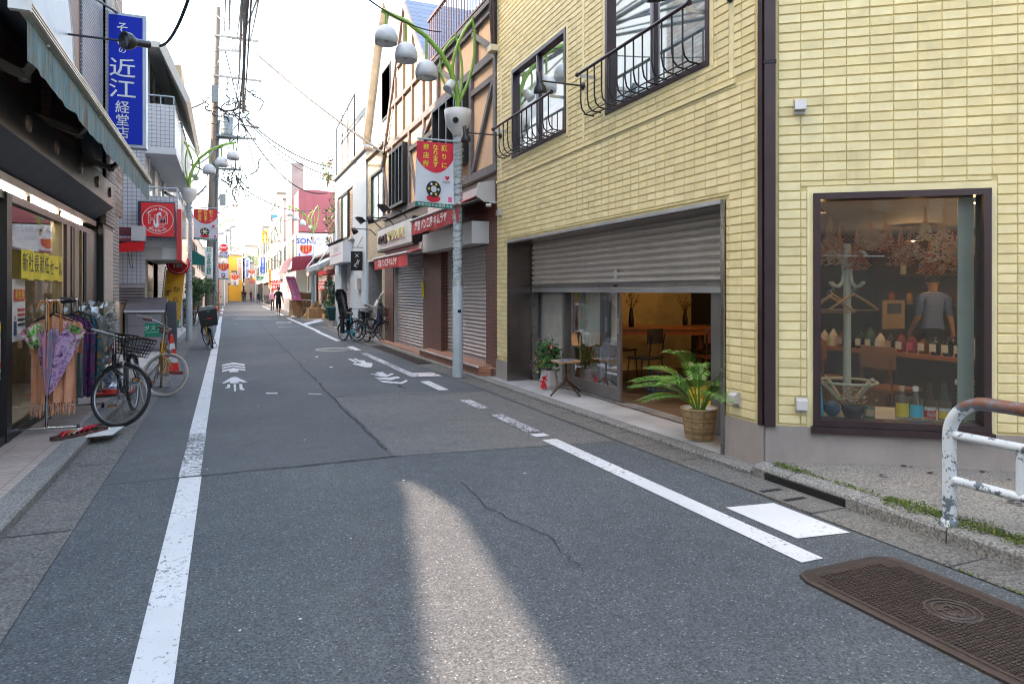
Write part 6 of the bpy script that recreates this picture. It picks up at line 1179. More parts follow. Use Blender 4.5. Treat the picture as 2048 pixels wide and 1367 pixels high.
for y0 in (5.9, 8.2, 10.6): 
    b = MB(); am = M('arm_beige', (.36, .32, .26), .4, .4); b.bar((-1.9, y0, 3.30), (-1.58, y0+1.05, 3.33), .05, .07, am); b.bar((-1.58, y0+1.05, 3.33), (xf, y0+.2, 3.37), .045, .06, am); b.tube([(-1.58, y0+1.05, 3.28), (-1.58, y0+1.05, 3.38)], .045, am, 10); b.build('folding_arm', t)
t = thing('arched_panel', 'pale curved panel rising behind the shop awning', 'panel', (-1.7, 7.5, 3.9)); b = MB(); P = [(5.3, 3.9)]+[(5.3+4.6*math.sin(a), 3.9+2.4*math.cos(a)**.8) for a in [i*math.pi/2/14 for i in range(0, 15)]]; b.poly([(-1.74, y, z) for y, z in P], M('panel_bluewhite', (.42, .47, .52), .4)); b.poly([(-1.80, y, z) for y, z in P], M('panel_bluewhite')); b.tube([(-1.77, y, z) for y, z in P[1:]], .04, m_lgrey, 6); b.build('panel', t)
wall_lamp((-1.8, 9.55, 4.56), (1, 0, 0), .80, 4.56, 'black arm spotlight in front of the blue hanging sign', tilt=(-.78, -.58, -.14), s=1.25)
# blue hanging sign
t = thing('hanging_sign', 'tall blue illuminated sign with white brushed characters in a white frame', 'sign', (-1.6, 13.2, 5)); x0, x1, z0, z1 = -1.955, -1.285, 3.97, 6.17; b = MB(); mfw = M('frame_white', (.50, .54, .60), .4); b.box(x0-.01, x1+.02, 13.19, 13.42, z0-.03, z1+.03, mfw); b.build('frame', t)
b = MB(); b.box(x0+.03, x1-.035, 13.175, 13.189, z0+.02, z1-.02, M('sign_blue', (.006, .025, .42), .5, 0, .1, .8, spec=.2)); b.build('face', t)
b = MB(); xc = -1.62
for ch, z, s_, w_ in (('そ', 5.93, .20, 1), ('め', 5.70, .17, 1.), ('の', 5.56, .13, 1), ('近', 5.24, .34, 1.2), ('江', 4.89, .34, 1.25), ('経', 4.59, .22, 1), ('堂', 4.37, .21, 1), ('店', 4.16, .21, 1)): b.text(ch, (xc, 13.168, z), (1, 0, 0), (0, 0, 1), s_, m_wt, bold=s_*.006, sx=w_)
b.build('lettering', t)
for z in (5.5, 4.4): b = MB(); b.box(-2.0, -1.95, 13.22, 13.38, z-.14, z+.14, m_lgrey); b.build('bracket', t)
t = thing('neighbour_house', 'plain rendered house behind the camera on the left', 'house', (-4, -20, 0)); b = MB(); b.box(-7, -2.1, -34, -10, 0, 7.4, M('shop_plaster', (.45, .42, .38), .8)); b.build('wall', t); Fn = Face((-2.1, 0), (0, 1), (-1, 0))
b = MB(); b.box(-2.09, -1.7, -33, -16.1, 2.5, 3.4, M('fascia_wine', (.34, .03, .03), .5)); b.build('fascia', t)
for y in (-30, -25, -20, -15): window(Fn, t, y, y+2, 4, 5.6, m_wins, m_gfar, -.03, .06, .07, 2)
t = thing('side_street_house', 'plain house across the side street behind the camera', 'house', (8, -14, 0)); b = MB(); b.box(4.6, 14, -30, -5, 0, 8, M('side_plaster', (.36, .31, .27), .8)); b.build('wall', t); Fn = Face((0, -5), (1, 0), (0, -1))
for x in (5.4, 8.6): window(Fn, t, x, x+1.8, 3.8, 5.4, m_wins, m_gfar, -.03, .06, .07, 2)
# unseen left neighbours added for shade; the block's slot forms the road sun strip
t = thing('unseen_low_shop', 'low unseen shop added on the left, with a dark red fascia', 'shop', (-3, -4, 0)); b = MB(); b.box(-6, -2.0, -16, 5.18, 0, 2.3, M('shop_plaster', (.45, .42, .38), .8)); b.build('walls', t); b = MB(); b.box(-2.0, -1.9, -16, -4, 2.4, 3.2, M('fascia_wine', (.28, .03, .03), .5)); b.build('fascia', t)
t = thing('unseen_rear_block', 'unseen tall grey block added for shade, slotted to shape the road sun strip', 'building', (-8, -8, 0)); b = MB(); lo_ = [(-24,5.6), (-2,6.1), (3.2,6.97), (5.87,7.47), (6.2,7.50)]; up_ = [(6.2,7.52), (5.9,7.60), (5.4,7.65), (4.85,7.60), (3.25,7.42), (-2,7.0), (-24,6.6)]
for x, dz in ((-7.0, 0), (-7.2, .18)): b.poly([(x,-24,0)]+[(x,y,z+dz) for y, z in lo_]+[(x,6.21,7.51+dz)]+[(x,9.5,7.51+dz), (x,9.5,0)], m_lgrey); b.poly([(x,9.5,7.511+dz), (x,6.21,7.511+dz)]+[(x,y,z+dz) for y, z in up_]+[(x,-24,18.5), (x,9.5,18.5)], m_lgrey)
b.build('wall', t)
# ---------------------------------------------------------------- clothes rack and things on the tiles
m_chr = M('chrome', (.55, .55, .56), .15, 1, .05, 4, .02)
t = thing('clothes_rack', 'chrome clothes rack on castors in front of the shop window', 'clothes rack', (-1.66, 8.8, .08)); XR = -1.66; yA, yB = 8.1, 9.6; zt2 = 1.40; b = MB()
for y in (yA, yB): b.tube([(XR, y, .13), (XR, y, zt2+.03)], .014, m_chr, 8); b.tube([(XR-.27, y, .13), (XR+.27, y, .13)], .014, m_chr, 8)
b.tube([(XR, yA, .20), (XR, yB, .20)], .012, m_chr, 8); b.tube([(XR, yA, zt2), (XR, yB, zt2)], .014, m_chr, 8); b.tube([(XR, yA, .62), (XR, yA, .9)], .018, m_chr, 8); b.tube([(XR-.27, yA, .13), (XR-.2, yB, .2)], .009, m_chr, 6); b.build('frame', t)
for y in (yA, yB):
    for x in (XR-.27, XR+.27): b = MB(); b.lathe([(0, -.014), (.03, -.014), (.034, 0), (.03, .014), (0, .014)], (x, y, .112), m_blk, 12, axis=(1, .3, 0)); b.box(x-.012, x+.012, y-.015, y+.015, .118, .15, m_chr); b.build('castor', t)
m_pea = M('peach_cloth', (.62, .30, .17), .85, 0, .10, 9, .3, 120)
def hangcloth(y, x0, x1, z0, z1, m, name, lab, cat, sh=.10, fr=None, amp=.018, hang=True, colr=None):
    t = thing(name, lab, cat, ((x0+x1)/2, y, z1), group='scarves and cloths on the chrome rack'); b = MB(); nx, nz = 22, 12
    def q(i, j):
        u, v = i/nx, j/nz; cx = (x0+x1)/2; wd = (x1-x0)/2*(1 if v > .12 else .82+.18*v/.12); top = z1-sh*abs(u-.5)*2*(1 if j < 3 else 1)*(1-v)
        return (cx+(u*2-1)*wd, y+amp*math.sin(u*23+y*3)*(.4+v)+.008*math.sin(u*51+v*5), top-(top-z0)*v+(.0 if j < nz else .01*math.sin(i*2.3)))
    for i in range(nx):
        for j in range(nz): b.add([q(i,j), q(i+1,j), q(i+1,j+1), q(i,j+1)], [(0,1,2,3)], (random.choice(colr) if colr else m), True)
    b.build('cloth', t)
    if fr:
        b = MB()
        for i in range(46): p = Vector(q(i*nx/46 if 0 else min(nx, int(i*nx/46)), nz)); p.x += random.uniform(-.008, .008); b.tube([p, p+Vector((random.uniform(-.006,.006), random.uniform(-.006,.006), -fr*.5)), p+Vector((random.uniform(-.01,.01), random.uniform(-.01,.01), -fr*random.uniform(.8, 1.05)))], .0035, fr_m, 4, cap=False)
        b.build('fringe', t)
    if hang: b = MB(); xm = (x0+x1)/2; b.tube([(xm, y, z1-.01), (xm, y, zt2-.03), (xm, y-.012, zt2+.015), (xm, y+.012, zt2+.018)], .004, m_blk, 5); b.tube([(xm-.17, y, z1-.07), (xm, y, z1), (xm+.17, y, z1-.07)], .009, m_blk, 6); b.build('hanger', t)
    return t
fr_m = m_pea
hangcloth(8.24, XR-.16, XR+.23, .36, 1.26, m_pea, 'scarf', 'long peach scarf with a knotted fringe hanging at the front of the rack', 'scarf', fr=.13)
hangcloth(8.35, XR-.20, XR+.27, .85, 1.28, m_pea, 'scarf', 'short peach cloth draped over a hanger behind the long scarf', 'scarf')
gp_ = [M('pat_green', (.10, .42, .03), .7), M('pat_magenta', (.50, .02, .22), .7), M('pat_pale', (.5, .5, .38), .7), M('pat_dark', (.03, .06, .03), .7)]; lil = [M('pat_lilac', (.42, .22, .44), .6), M('pat_lilac2', (.24, .10, .28), .6), M('pat_lilac3', (.5, .42, .52), .6), M('pat_lilac4', (.08, .05, .10), .6)]
dkc = [M('pat_navy', (.015, .025, .07), .7), M('pat_teal', (.01, .10, .14), .7), M('pat_plum', (.14, .01, .07), .7), M('pat_navy'), M('pat_gold', (.22, .13, .04), .7)]
hangcloth(9.0, XR-.18, XR+.28, .30, 1.25, None, 'garment', 'dark navy and plum patterned garment near the middle of the rack', 'garment', colr=[multi('pat_navyplum', ((.01,.015,.04), (.02,.04,.12), (.15,.01,.08), (.02,.03,.08), (.01,.01,.03)), 9)]); hangcloth(9.2, XR-.15, XR+.32, .32, 1.27, None, 'garment', 'dark teal garment with gold flecks behind the navy one', 'garment', colr=[multi('pat_tealgold', ((.01,.02,.04), (.01,.10,.15), (.02,.03,.06), (.25,.15,.04), (.01,.03,.05)), 16)])
hangcloth(8.62, XR-.25, XR+.16, .30, 1.25, M('dark_green_cloth', (.015, .05, .035), .8), 'garment', 'plain dark green garment behind the umbrellas', 'garment'); hangcloth(8.8, XR-.18, XR+.20, .34, 1.2, M('grey_cloth', (.16, .20, .18), .8), 'garment', 'grey green garment between the umbrella and the navy cloth', 'garment')
def brolly(x, y, cols, hm, lab, lean=0, R0=.09, cone=False):
    t = thing('umbrella', lab, 'umbrella', (x, y, 1.1), group='umbrellas hooked on the chrome rack'); b = MB(); b.tube([(x+.0, y, .96), (x, y, 1.32)]+[(x-.04+.04*math.cos(a), y, 1.36+.045*math.sin(a)) for a in (.2, .8, 1.5, 2.2, 2.9)]+[(x-.08, y, 1.33)], .009, hm, 8); b.build('handle', t)
    b = MB(); n = 16; L = .62; rows = 9; V = []
    for j in range(rows+1):
        v = j/rows; r = R0*((1-v)**.8)*(1.0 if not cone else 1.9)+.008
        for i in range(n): a = i*6.283/n; rr = r*(1+.22*math.cos(a*8)); V.append((x+lean*v+rr*math.cos(a), y+rr*math.sin(a)*.6, 1.08-L*v-(.05*math.cos(a*8) if j == 0 else 0)))
    for j in range(rows):
        for i in range(n): a = [j*n+i, j*n+(i+1) % n, (j+1)*n+(i+1) % n, (j+1)*n+i]; b.add([V[k] for k in a], [(0,1,2,3)], cols[(i//2+j*2+(i*j) % 3) % len(cols)], True)
    b.tube([(x+lean, y, .48), (x+lean, y, .40)], .006, m_blk, 5); b.build('canopy', t)
brolly(XR+.11, 8.14, [multi('pat_lilacs', ((.06,.03,.09), (.42,.20,.42), (.55,.42,.55), (.25,.10,.30), (.5,.35,.5)), 14, .4)]*2, M('cane_orange', (.50, .17, .03), .4), 'half open lilac umbrella with an orange cane handle at the front of the rack', -.10, .085, True)
brolly(XR+.02, 8.07, [M('grey_violet', (.20, .19, .26), .6), M('grey_violet'), M('pink_top', (.45, .16, .2), .6)], M('cane_orange'), 'rolled grey violet umbrella in a clear sleeve at the left end of the rack', -.02, .045)
t = thing('scarf', 'green and magenta floral cloth fanned out at the top of the rack', 'scarf', (XR, 8.13, 1.1), group='scarves and cloths on the chrome rack'); b = MB(); mfl = multi('pat_floral', ((.02,.05,.02), (.12,.42,.03), (.55,.55,.4), (.5,.02,.22), (.15,.4,.05), (.03,.06,.03)), 13, .5, 2)
for sx, xa in ((-1, XR-.02), (1, XR+.12)):
    for i in range(7):
        for j in range(6):
            u0, u1, v0, v1 = i/7, (i+1)/7, j/6, (j+1)/6
            def q(u, v): return (xa+sx*(.02+.20*u*(1-.55*v)), 8.115+.02*math.sin(u*9), 1.17-.10*u-v*.24*(1-.25*u)+.03)
            b.add([q(u0,v0), q(u1,v0), q(u1,v1), q(u0,v1)], [(0,1,2,3)], mfl, True)
b.build('cloth', t)
m_plas = glassm('clear_plastic', (.80, .84, .84), .22, .12); t = thing('plastic_cover', 'crinkled clear plastic cover over the goods at the far end of the rack', 'plastic cover', (XR, 9.75, 1.2)); b = MB(); nx, nz = 16, 16
for s_, yy in ((0, 9.62), (1, 10.05)):
    P = [[(XR-.22+.62*i/nx+random.uniform(-.02, .02), yy+random.uniform(-.04, .04), .32+1.05*j/nz+random.uniform(-.02, .02)) for j in range(nz+1)] for i in range(nx+1)]
    for i in range(nx):
        for j in range(nz): b.add([P[i][j], P[i+1][j], P[i+1][j+1], P[i][j+1]], [(0,1,2), (0,2,3)], m_plas)
for j in range(nz): b.quad((XR+.4, 9.62+.02*(j % 2), .32+1.05*j/nz), (XR+.4, 10.05, .32+1.05*j/nz), (XR+.4, 10.05, .32+1.05*(j+1)/nz), (XR+.4, 9.62, .32+1.05*(j+1)/nz), m_plas)
b.build('sheet', t); hangcloth(9.8, XR-.12, XR+.30, .4, 1.28, M('pale_goods', (.5, .48, .46), .8), 'garment', 'pale garment wrapped under the clear plastic cover', 'garment', hang=False)
for k in range(14): pass
t = thing('hanger_bundle', 'bunch of black wire hangers pushed together on the rack rail', 'hangers', (XR, 9.0, zt2)); b = MB()
for k in range(12): y = 8.75+k*.05; b.ring((XR+.01, y, zt2), .03, .004, m_blk, (.2, 1, 0), 12, 5)
b.build('hooks', t)
b = MB(); px0 = az(103, 880, .08); b.quad((px0[0]+.02, px0[1]-.05, .083), (px0[0]+.50, px0[1]+.05, .083), (px0[0]+.55, px0[1]+.50, .083), (px0[0]+.15, px0[1]+.45, .083), M('paper_white')); b.build('paper_sheet', label='white paper sheet on the tiles under the pile of sandals', cat='paper', loc=(px0[0], px0[1], .08))
sc_ = [M('strap_red', (.42, .01, .03), .5), M('strap_brown', (.10, .035, .02), .5), M('strap_dark', (.05, .02, .015), .5), M('strap_white', (.55, .5, .5), .5), M('strap_gold', (.3, .2, .07), .5)]
for k in range(7):
    cx, cy = px0[0]+.10+.035*k, px0[1]+.02+.05*k; t = thing('sandal', 'wooden sandal with coloured thong in the row on the tiles', 'sandal', (cx, cy, .085), R(25), 'wooden sandals lying in a row under the rack'); b = MB(); V = []
    for z in (0, .03): V += [(.12*math.cos(a), .045*math.sin(a)*(1-.15*math.cos(a)), z) for a in [i*6.283/16 for i in range(16)]]
    b.add(V, [tuple(range(16, 32))]+[(i, (i+1) % 16, 16+(i+1) % 16, 16+i) for i in range(16)], sc_[1 if k % 2 else 2]); b.build('sole', t, world=False)
    b = MB(); m_ = sc_[(0, 4, 3, 0, 0, 0, 2)[k]]; b.tube([(-.03, -.045, .03), (0, -.03, .055), (.06, 0, .06), (0, .03, .055), (-.03, .045, .03)], .013, m_, 6); b.build('thong', t, world=False)
# ================================================================ left: white tiled apartment block
m_wt2 = tile('white_grid_tile', (.56, .58, .62), (.53, .55, .60), (.16, .17, .20), .10, .10, .006, 0, rough=.35, bmp=.3, var=.12); m_rend = M('render_cream', (.58, .56, .52), .8, 0, .06, 2); m_slabw = M('slab_white', (.56, .58, .60), .7, 0, .08, 1.2, .1, 40, .2, (.3, .3, .32)); m_brl = M('balcony_rail', (.40, .48, .55), .4, .5)
AP = thing('apartment_block', 'white tiled apartment block with stepped balconies and a takeaway on its ground floor', 'building', (-1.9, 24, 0)); FA = Face((-1.9, 0), (0, 1), (-1, 0)); FE = Face((-1.9, 19.6), (-1, 0), (0, 1))
b = MB(); b.box(-6, -1.9, 19.6, 29.5, .03, 8.2, m_wt2); b.build('wall', AP)
b = MB(); b.box(-8, -4.6, 15.2, 31, 0, 13.2, m_rend); b.build('unseen_rear_block', AP)
for k, (y0, y1, z0, z1, x1) in enumerate(((19.55, 22.2, 2.78, 3.92, -1.15), (22.35, 25.2, 2.85, 3.85, -1.12), (19.55, 22.3, 5.16, 6.27, -1.22), (22.4, 25, 5.2, 6.25, -1.20), (25.2, 28, 5.3, 6.25, -1.2))):
    b = MB(); mm_ = m_wt2 if k in (0, 2) else m_slabw; b.box(-1.899, x1, y0, y1, z0, z1, mm_); b.box(-1.899, x1+.03, y0-.03, y1+.02, z0-.16, z0-.001, m_slabw); b.build('balcony', AP)
    b = MB(); zz = z1+.22
    for pts in ([(x1-.03, y0+.03, zz), (x1-.03, y1-.05, zz)], [(-1.9, y0+.03, zz), (x1-.03, y0+.03, zz)]): b.tube(pts, .022, m_brl, 6)
    for i in range(5): y = y0+.03+(y1-y0-.1)*i/4; b.tube([(x1-.03, y, z1), (x1-.03, y, zz)], .014, m_brl, 5)
    b.tube([(-1.55, y0+.03, z1), (-1.55, y0+.03, zz)], .014, m_brl, 5); b.build('balcony_rail', AP)
b = MB(); b.hexa([(-1.60,19.5,7.75), (-.95,19.5,6.35), (-.95,27,6.35), (-1.6,27,7.75), (-1.45,19.5,7.85), (-.86,19.5,6.45), (-.86,27,6.45), (-1.45,27,7.85)], m_rend); b.box(-1.9, -1.55, 19.5, 27, 7.7, 7.85, m_rend); b.build('sloping_eave', AP)
for z in (3.95, 6.5):
    for y in (20.2, 23.2): window(FA, AP, y, y+1.6, z-.4, z+1.3, m_lgrey, m_gfar, -.02, .04, .06, 2)
b = MB(); b.box(-1.9, -1.13, 19.58, 19.62, 2.32, 2.77, m_wt); b.box(-1.9, -1.52, 19.57, 19.579, 2.33, 2.76, m_lgrey); b.box(-1.9, -1.13, 19.62, 23, 2.30, 2.32, m_rend); b.build('canopy_panel', AP)
b = MB()
for i in range(12): z = .75+i*.075; b.hexa([(-2.45,19.53,z), (-1.92,19.53,z), (-1.92,19.50,z+.01), (-2.45,19.50,z+.01), (-2.45,19.58,z+.05), (-1.92,19.58,z+.05), (-1.92,19.57,z+.06), (-2.45,19.57,z+.06)], M('vent_taupe', (.30, .26, .26), .5))
b.box(-2.48, -1.9, 19.58, 19.6, .7, 1.7, M('vent_taupe')); b.build('louvre_vent', AP)
b = MB(); b.box(-2.2, -1.9, 20.2, 23, .05, 2.3, M('doorway_dark', (.10, .07, .05), .6)); FA.box(b, 20.0, 20.15, .05, 2.3, -.01, .1, m_sash); FA.box(b, 21.5, 21.6, .05, 2.3, -.01, .1, m_sash); FA.box(b, 20.15, 21.5, .05, 2.2, -.005, .0, m_gfar); b.build('shop_entrance', AP)
t = thing('square_sign', 'square red sign with white letters inside a white ring on the tiled block', 'sign', (-1.55, 19, 3.25)); x0, x1, z0, z1 = -1.93, -1.20, 2.85, 3.68; b = MB(); m_nvy = M('frame_navy', (.02, .03, .06), .4); b.box(x0-.08, x1+.02, 18.98, 19.22, z0-.03, z1+.03, m_nvy); b.build('frame', t)
m_sr = M('sign_red', (.66, .012, .02), .35, 0, .04); b = MB(); b.box(x0, x1, 18.965, 18.979, z0, z1, m_sr); b.build('face', t); b = MB(); xc, zc_ = (x0+x1)/2, (z0+z1)/2+.0
def ring2(mb, c, r0, r1, y, m, n=48, a0=0, a1=6.2832):
    for i in range(n):
        a, e = a0+(a1-a0)*i/n, a0+(a1-a0)*(i+1)/n; mb.quad((c[0]+r0*math.cos(a), y, c[1]+r0*math.sin(a)), (c[0]+r1*math.cos(a), y, c[1]+r1*math.sin(a)), (c[0]+r1*math.cos(e), y, c[1]+r1*math.sin(e)), (c[0]+r0*math.cos(e), y, c[1]+r0*math.sin(e)), m)
ring2(b, (xc, zc_), .335, .348, 18.962, m_wt)
b.add([(xc+.075*math.cos(a)+(.05*math.sin(a)**2 if math.sin(a) > 0 else -.03), 18.9625, zc_+.19*math.sin(a)) for a in [i*6.283/24 for i in range(24)]], [tuple(range(24))], m_wt)
b.text('HM', (xc, 18.958, zc_), (1,0,0), (0,0,1), .30, m_wt, bold=.010); b.text('HM', (xc, 18.955, zc_), (1,0,0), (0,0,1), .30, m_sr)
def arctext(mb, s_, c, r, a0, a1, y, size, m, inv=False):
    n = len(s_)
    for i, ch in enumerate(s_):
        a = a0+(a1-a0)*(i+.5)/n; o = (c[0]+r*math.cos(a), y, c[1]+r*math.sin(a)); ud = Vector((math.cos(a), 0, math.sin(a)))*(-1 if inv else 1); xd = Vector((ud.z, 0, -ud.x)); mb.text(ch, o, xd, ud, size, m, bold=.002)
arctext(b, 'Hotto Motto', (xc, zc_), .265, 2.55, .55, 18.958, .085, m_wt); arctext(b, 'ほっともっと', (xc, zc_), .275, 3.95, 5.47, 18.958, .085, m_wt, True)
for i in range(6): z = zc_-.20+i*.02; b.quad((xc-.14+i*.01,18.963,z), (xc+.12+i*.01,18.963,z), (xc+.12+i*.01,18.963,z+.004), (xc-.14+i*.01,18.963,z+.004), m_wt)
b.build('lettering', t)
t = thing('light_box_sign', 'long projecting light box with red end and pale reflecting face beside the square sign', 'sign', (-1.1, 21, 3)); b = MB(); b.box(-1.16, -1.06, 19.25, 19.33, 2.28, 3.58, m_sr); b.box(-1.15, -1.04, 19.34, 22.6, 2.28, 3.58, M('lightbox_face', (.55, .52, .48), .15, .4, .25, .8, .02)); b.box(-1.155, -1.035, 22.6, 22.66, 2.28, 3.58, m_sr); b.box(-1.158, -1.036, 19.33, 22.66, 2.25, 2.279, m_sr); b.build('box', t)
t = thing('round_hanging_sign', 'round red sign half hidden below the light box', 'sign', (-1.3, 21.8, 2.2)); b = MB(); b.lathe([(0, -.02), (.30, -.02), (.31, 0), (.30, .02), (0, .02)], (-1.28, 21.8, 2.28), m_sr, 28, axis=(0, 1, 0)); b.build('disc', t); b = MB(); ring2(b, (-1.28, 2.28), .25, .26, 21.775, m_wt, 30); b.text('HM', (-1.28, 21.77, 2.22), (1,0,0), (0,0,1), .16, m_wt, bold=.006); b.build('lettering', t)
t = thing('retracted_awning', 'small folded red awning with grey end cap on the tiled wall', 'awning', (-2.3, 19, 2.8)); b = MB(); b.box(-2.62, -2.1, 18.9, 19.2, 2.86, 3.05, M('awning_maroon', (.12, .02, .03), .6)); b.box(-2.12, -1.82, 18.75, 19.25, 2.72, 3.08, m_lgrey); b.build('case', t); b = MB(); b.add([(-2.62,18.8,2.60), (-1.83,18.78,2.72), (-1.85,18.78,2.48), (-2.6,18.8,2.42)], [(0,1,2,3)], m_sr); b.add([(-2.62,18.8,2.60), (-1.83,18.78,2.72), (-1.9,19.3,2.85), (-2.6,19.3,2.8)], [(0,1,2,3)], m_sr); b.build('cloth', t); b = MB(); b.bar((-2.6, 18.9, 2.7), (-1.95, 18.85, 2.63), .06, .05, m_blk); b.tube([(-2.2, 18.8, 2.5), (-2.15, 18.82, 2.1), (-2.1, 18.8, 2.05), (-2.12, 18.8, 2.4)], .007, m_blk, 5); b.build('arm', t)
# storage bin, carton, blocks
t = thing('storage_bin', 'large grey metal storage bin with sloping lid and a green label', 'bin', (-1.85, 19, .04)); m_bin = M('bin_grey', (.20, .19, .205), .35, .5, .1, 2); m_bin2 = M('bin_front', (.27, .25, .27), .4, .4, .08, 2); x0, x1 = -2.24, -1.40; b = MB(); b.box(x0, x1, 18.62, 19.45, .04, .98, m_bin); b.build('bin_body', t)
b = MB(); b.hexa([(x0-.02,18.56,.99), (x1+.02,18.56,.99), (x1+.02,19.48,.99), (x0-.02,19.48,.99), (x0-.02,18.60,1.04), (x1+.02,18.60,1.04), (x1+.02,19.48,1.34), (x0-.02,19.48,1.34)], m_bin); b.build('lid', t)
b = MB()
for z0, z1 in ((.12, .38), (.39, .66), (.67, .94)): b.box(x0+.07, x1-.07, 18.60, 18.619, z0, z1, m_bin2)
b.build('front_panel', t); b = MB(); b.bar((-2.0, 18.585, .93), (-1.65, 18.585, .86), .02, .03, m_steel2); b.build('handle', t); b = MB(); b.box(-1.82, -1.46, 18.592, 18.599, .40, .72, M('label_green', (.0, .22, .13), .5)); b.text('ダスト', (-1.64, 18.588, .60), (1,0,0), (0,0,1), .13, m_wt); b.box(-1.79, -1.52, 18.588, 18.591, .50, .51, m_wt); b.build('label', t)
t = thing('carton', 'tall flat brown carton standing between the stone pillar and the grey bin', 'cardboard box', (-2.42, 18.9, .04)); b = MB(); b.box(-2.50, -2.30, 18.75, 19.1, .04, 1.18, m_cb2); b.build('box_body', t); b = MB(); b.box(-2.44, -2.40, 18.74, 18.749, .1, 1.15, m_tape); b.build('tape', t)
t = thing('block_pillar', 'short dark grey concrete block pillar at the right of the bin', 'pillar', (-1.28, 19.2, .04)); b = MB()
for i in range(6): b.box(-1.36, -1.16, 19.0, 19.4, .04+i*.2, .235+i*.2, M('dark_block', (.075, .08, .09), .7))
b.build('blocks', t)
flag((-1.82, 22.0, .04), .50, 1.62, .22, M('flag_gold', (.74, .42, .03), .6), 'golden yellow shop flag with white and brown characters before the takeaway', (('から弁当', .66, .36, .19, .2, M('flag_brown', (.20, .07, .03), .6)), ('野菜が', .28, .42, .19, .18, M('flag_brown'))), M('pole_green', (.02, .3, .18), .5), M('flag_green', (.03, .35, .08), .6))
t = thing('mesh_gate', 'pale square mesh gate panel behind the lamp post', 'gate', (-1.9, 29, .04)); b = MB()
for x in [-2.15+.09*i for i in range(8)]: b.tube([(x, 27.5, .4), (x, 27.5, 1.45)], .008, m_lgrey, 4)
for z in [.4+.105*i for i in range(11)]: b.tube([(-2.15, 27.5, z), (-1.5, 27.5, z)], .008, m_lgrey, 4)
for x in (-2.15, -1.5): b.box(x-.025, x+.025, 27.47, 27.53, .04, 1.5, m_rend)
b.build('mesh', t)
shrub('shrub', 'rounded leafy green shrub under the green awning on the left', 'shrub', (-1.30, 32, 1.1), .62, .6, .85, 1500, [gd[0], gd[2], gy[1]], .13, (.04,))
shrub('shrub', 'small dark bush at the foot of the second utility pole', 'shrub', (-1.75, 46, .9), .5, .5, .8, 500, gd, .14, (.04,))
t = thing('awning', 'dark green sloping shop awning on the left', 'awning', (-1.7, 40, 3)); b = MB(); mgr = M('awning_green', (.0, .10, .085), .7); b.add([(-2.0,36,3.75), (-2.0,45,3.75), (-.95,45,3.15), (-.95,36,3.15), (-.95,45,2.75), (-.95,36,2.75), (-2.0,36,2.75)], [(0,1,2,3), (3,2,4,5), (0,3,5,6)], mgr); b.build('canvas', t)

# ---------------------------------------------------------------- generic terrace buildings further down the street
def far_house(side, xf, y0, y1, h, m, nw, zs, lab, extra=None, gm=None):
    t = thing('terrace_building', lab, 'building', (xf, (y0+y1)/2, 0)); b = MB(); xb = xf+side*5; b.box(min(xf, xb), max(xf, xb), y0, y1, 0, h, m); b.build('wall', t); F = Face((xf, 0), (0, 1), (side, 0)); E = Face((xf, y0), (side, 0), (0, 1))
    b = MB(); b.box(min(xf, xb)-.05-.0, max(xf, xb)+.05, y0-.08, y1, h, h+.14, M('coping_dark')); b.build('roof', t)
    for z in zs:
        for i in range(nw): u = y0+(y1-y0)*(i+.25)/nw; window(F, t, u, u+(y1-y0)/nw*.5, z, z+1.3, m_wins, gm or m_gfar, -.03, .06, .07, 2)
        window(E, t, .5, 1.5, z, z+1.2, m_wins, gm or m_gfar, -.03, .06, .07, 2); window(E, t, 2.3, 3.4, z, z+1.2, m_wins, gm or m_gfar, -.03, .06, .07, 2)
    b = MB(); F.box(b, y0+.4, y1-.4, .05, 2.4, -.04, .0, m_dark if nw % 2 else m_sh2); F.box(b, y0+.2, y1-.2, 2.45, 2.9, -.25, .0, extra or m_lgrey); b.build('shop_front', t); return t
c_w = M('far_white', (.46, .43, .39), .8, 0, .08, .6); c_g = M('far_grey', (.36, .36, .36), .8, 0, .1, .6); c_y = M('far_yellow', (.62, .36, .04), .7, 0, .08, .6); c_b = M('far_beige', (.36, .27, .18), .8, 0, .1, .6); c_pk = M('far_brick', (.34, .16, .12), .8, 0, .1, .6)
far_house(-1, -1.95, 29.8, 36.5, 7.2, c_w, 2, (3.6,), 'two storey white building with a balcony behind the left lamp post')
far_house(-1, -2.0, 37, 46, 7.6, c_b, 2, (4.2,), 'beige building above the dark green awning', mgr); far_house(-1, -4.5, 30, 46, 11.5, c_g, 3, (8.5,), 'taller grey block set back on the left')
far_house(-1, -2.1, 47, 58, 6.5, c_w, 3, (3.6,), 'low white house beyond the second utility pole'); far_house(-1, -2.2, 59, 74, 5.8, c_g, 3, (3.4,), 'low grey shop row on the left with planters')
far_house(-1, 2.2, 112, 126, 6.9, c_y, 3, (3.4, ), 'bright yellow building in the sunlit distance on the left', c_w); far_house(-1, -1.2, 75, 89, 5.8, c_w, 3, (3.4,), 'low white shops before the yellow building')
far_house(1, 4.2, 57.5, 66, 8.8, c_w, 2, (3.6, 6.3), 'tall sunlit white building past the billboard'); far_house(1, 4.3, 66.5, 76, 10.5, c_w, 2, (3.6, 6.3, 8.6), 'tallest cream white building on the right in the distance'); far_house(1, 4.3, 77, 90, 8.2, c_b, 3, (3.6, 6.0), 'sunlit beige building with many windows on the right')
far_house(1, 4.2, 91, 104, 9.5, c_w, 3, (3.6, 6.3), 'far white building behind the blue vertical signs'); far_house(1, 5.2, 105, 125, 8, c_b, 3, (3.6,), 'far beige building near the end of the street on the right')
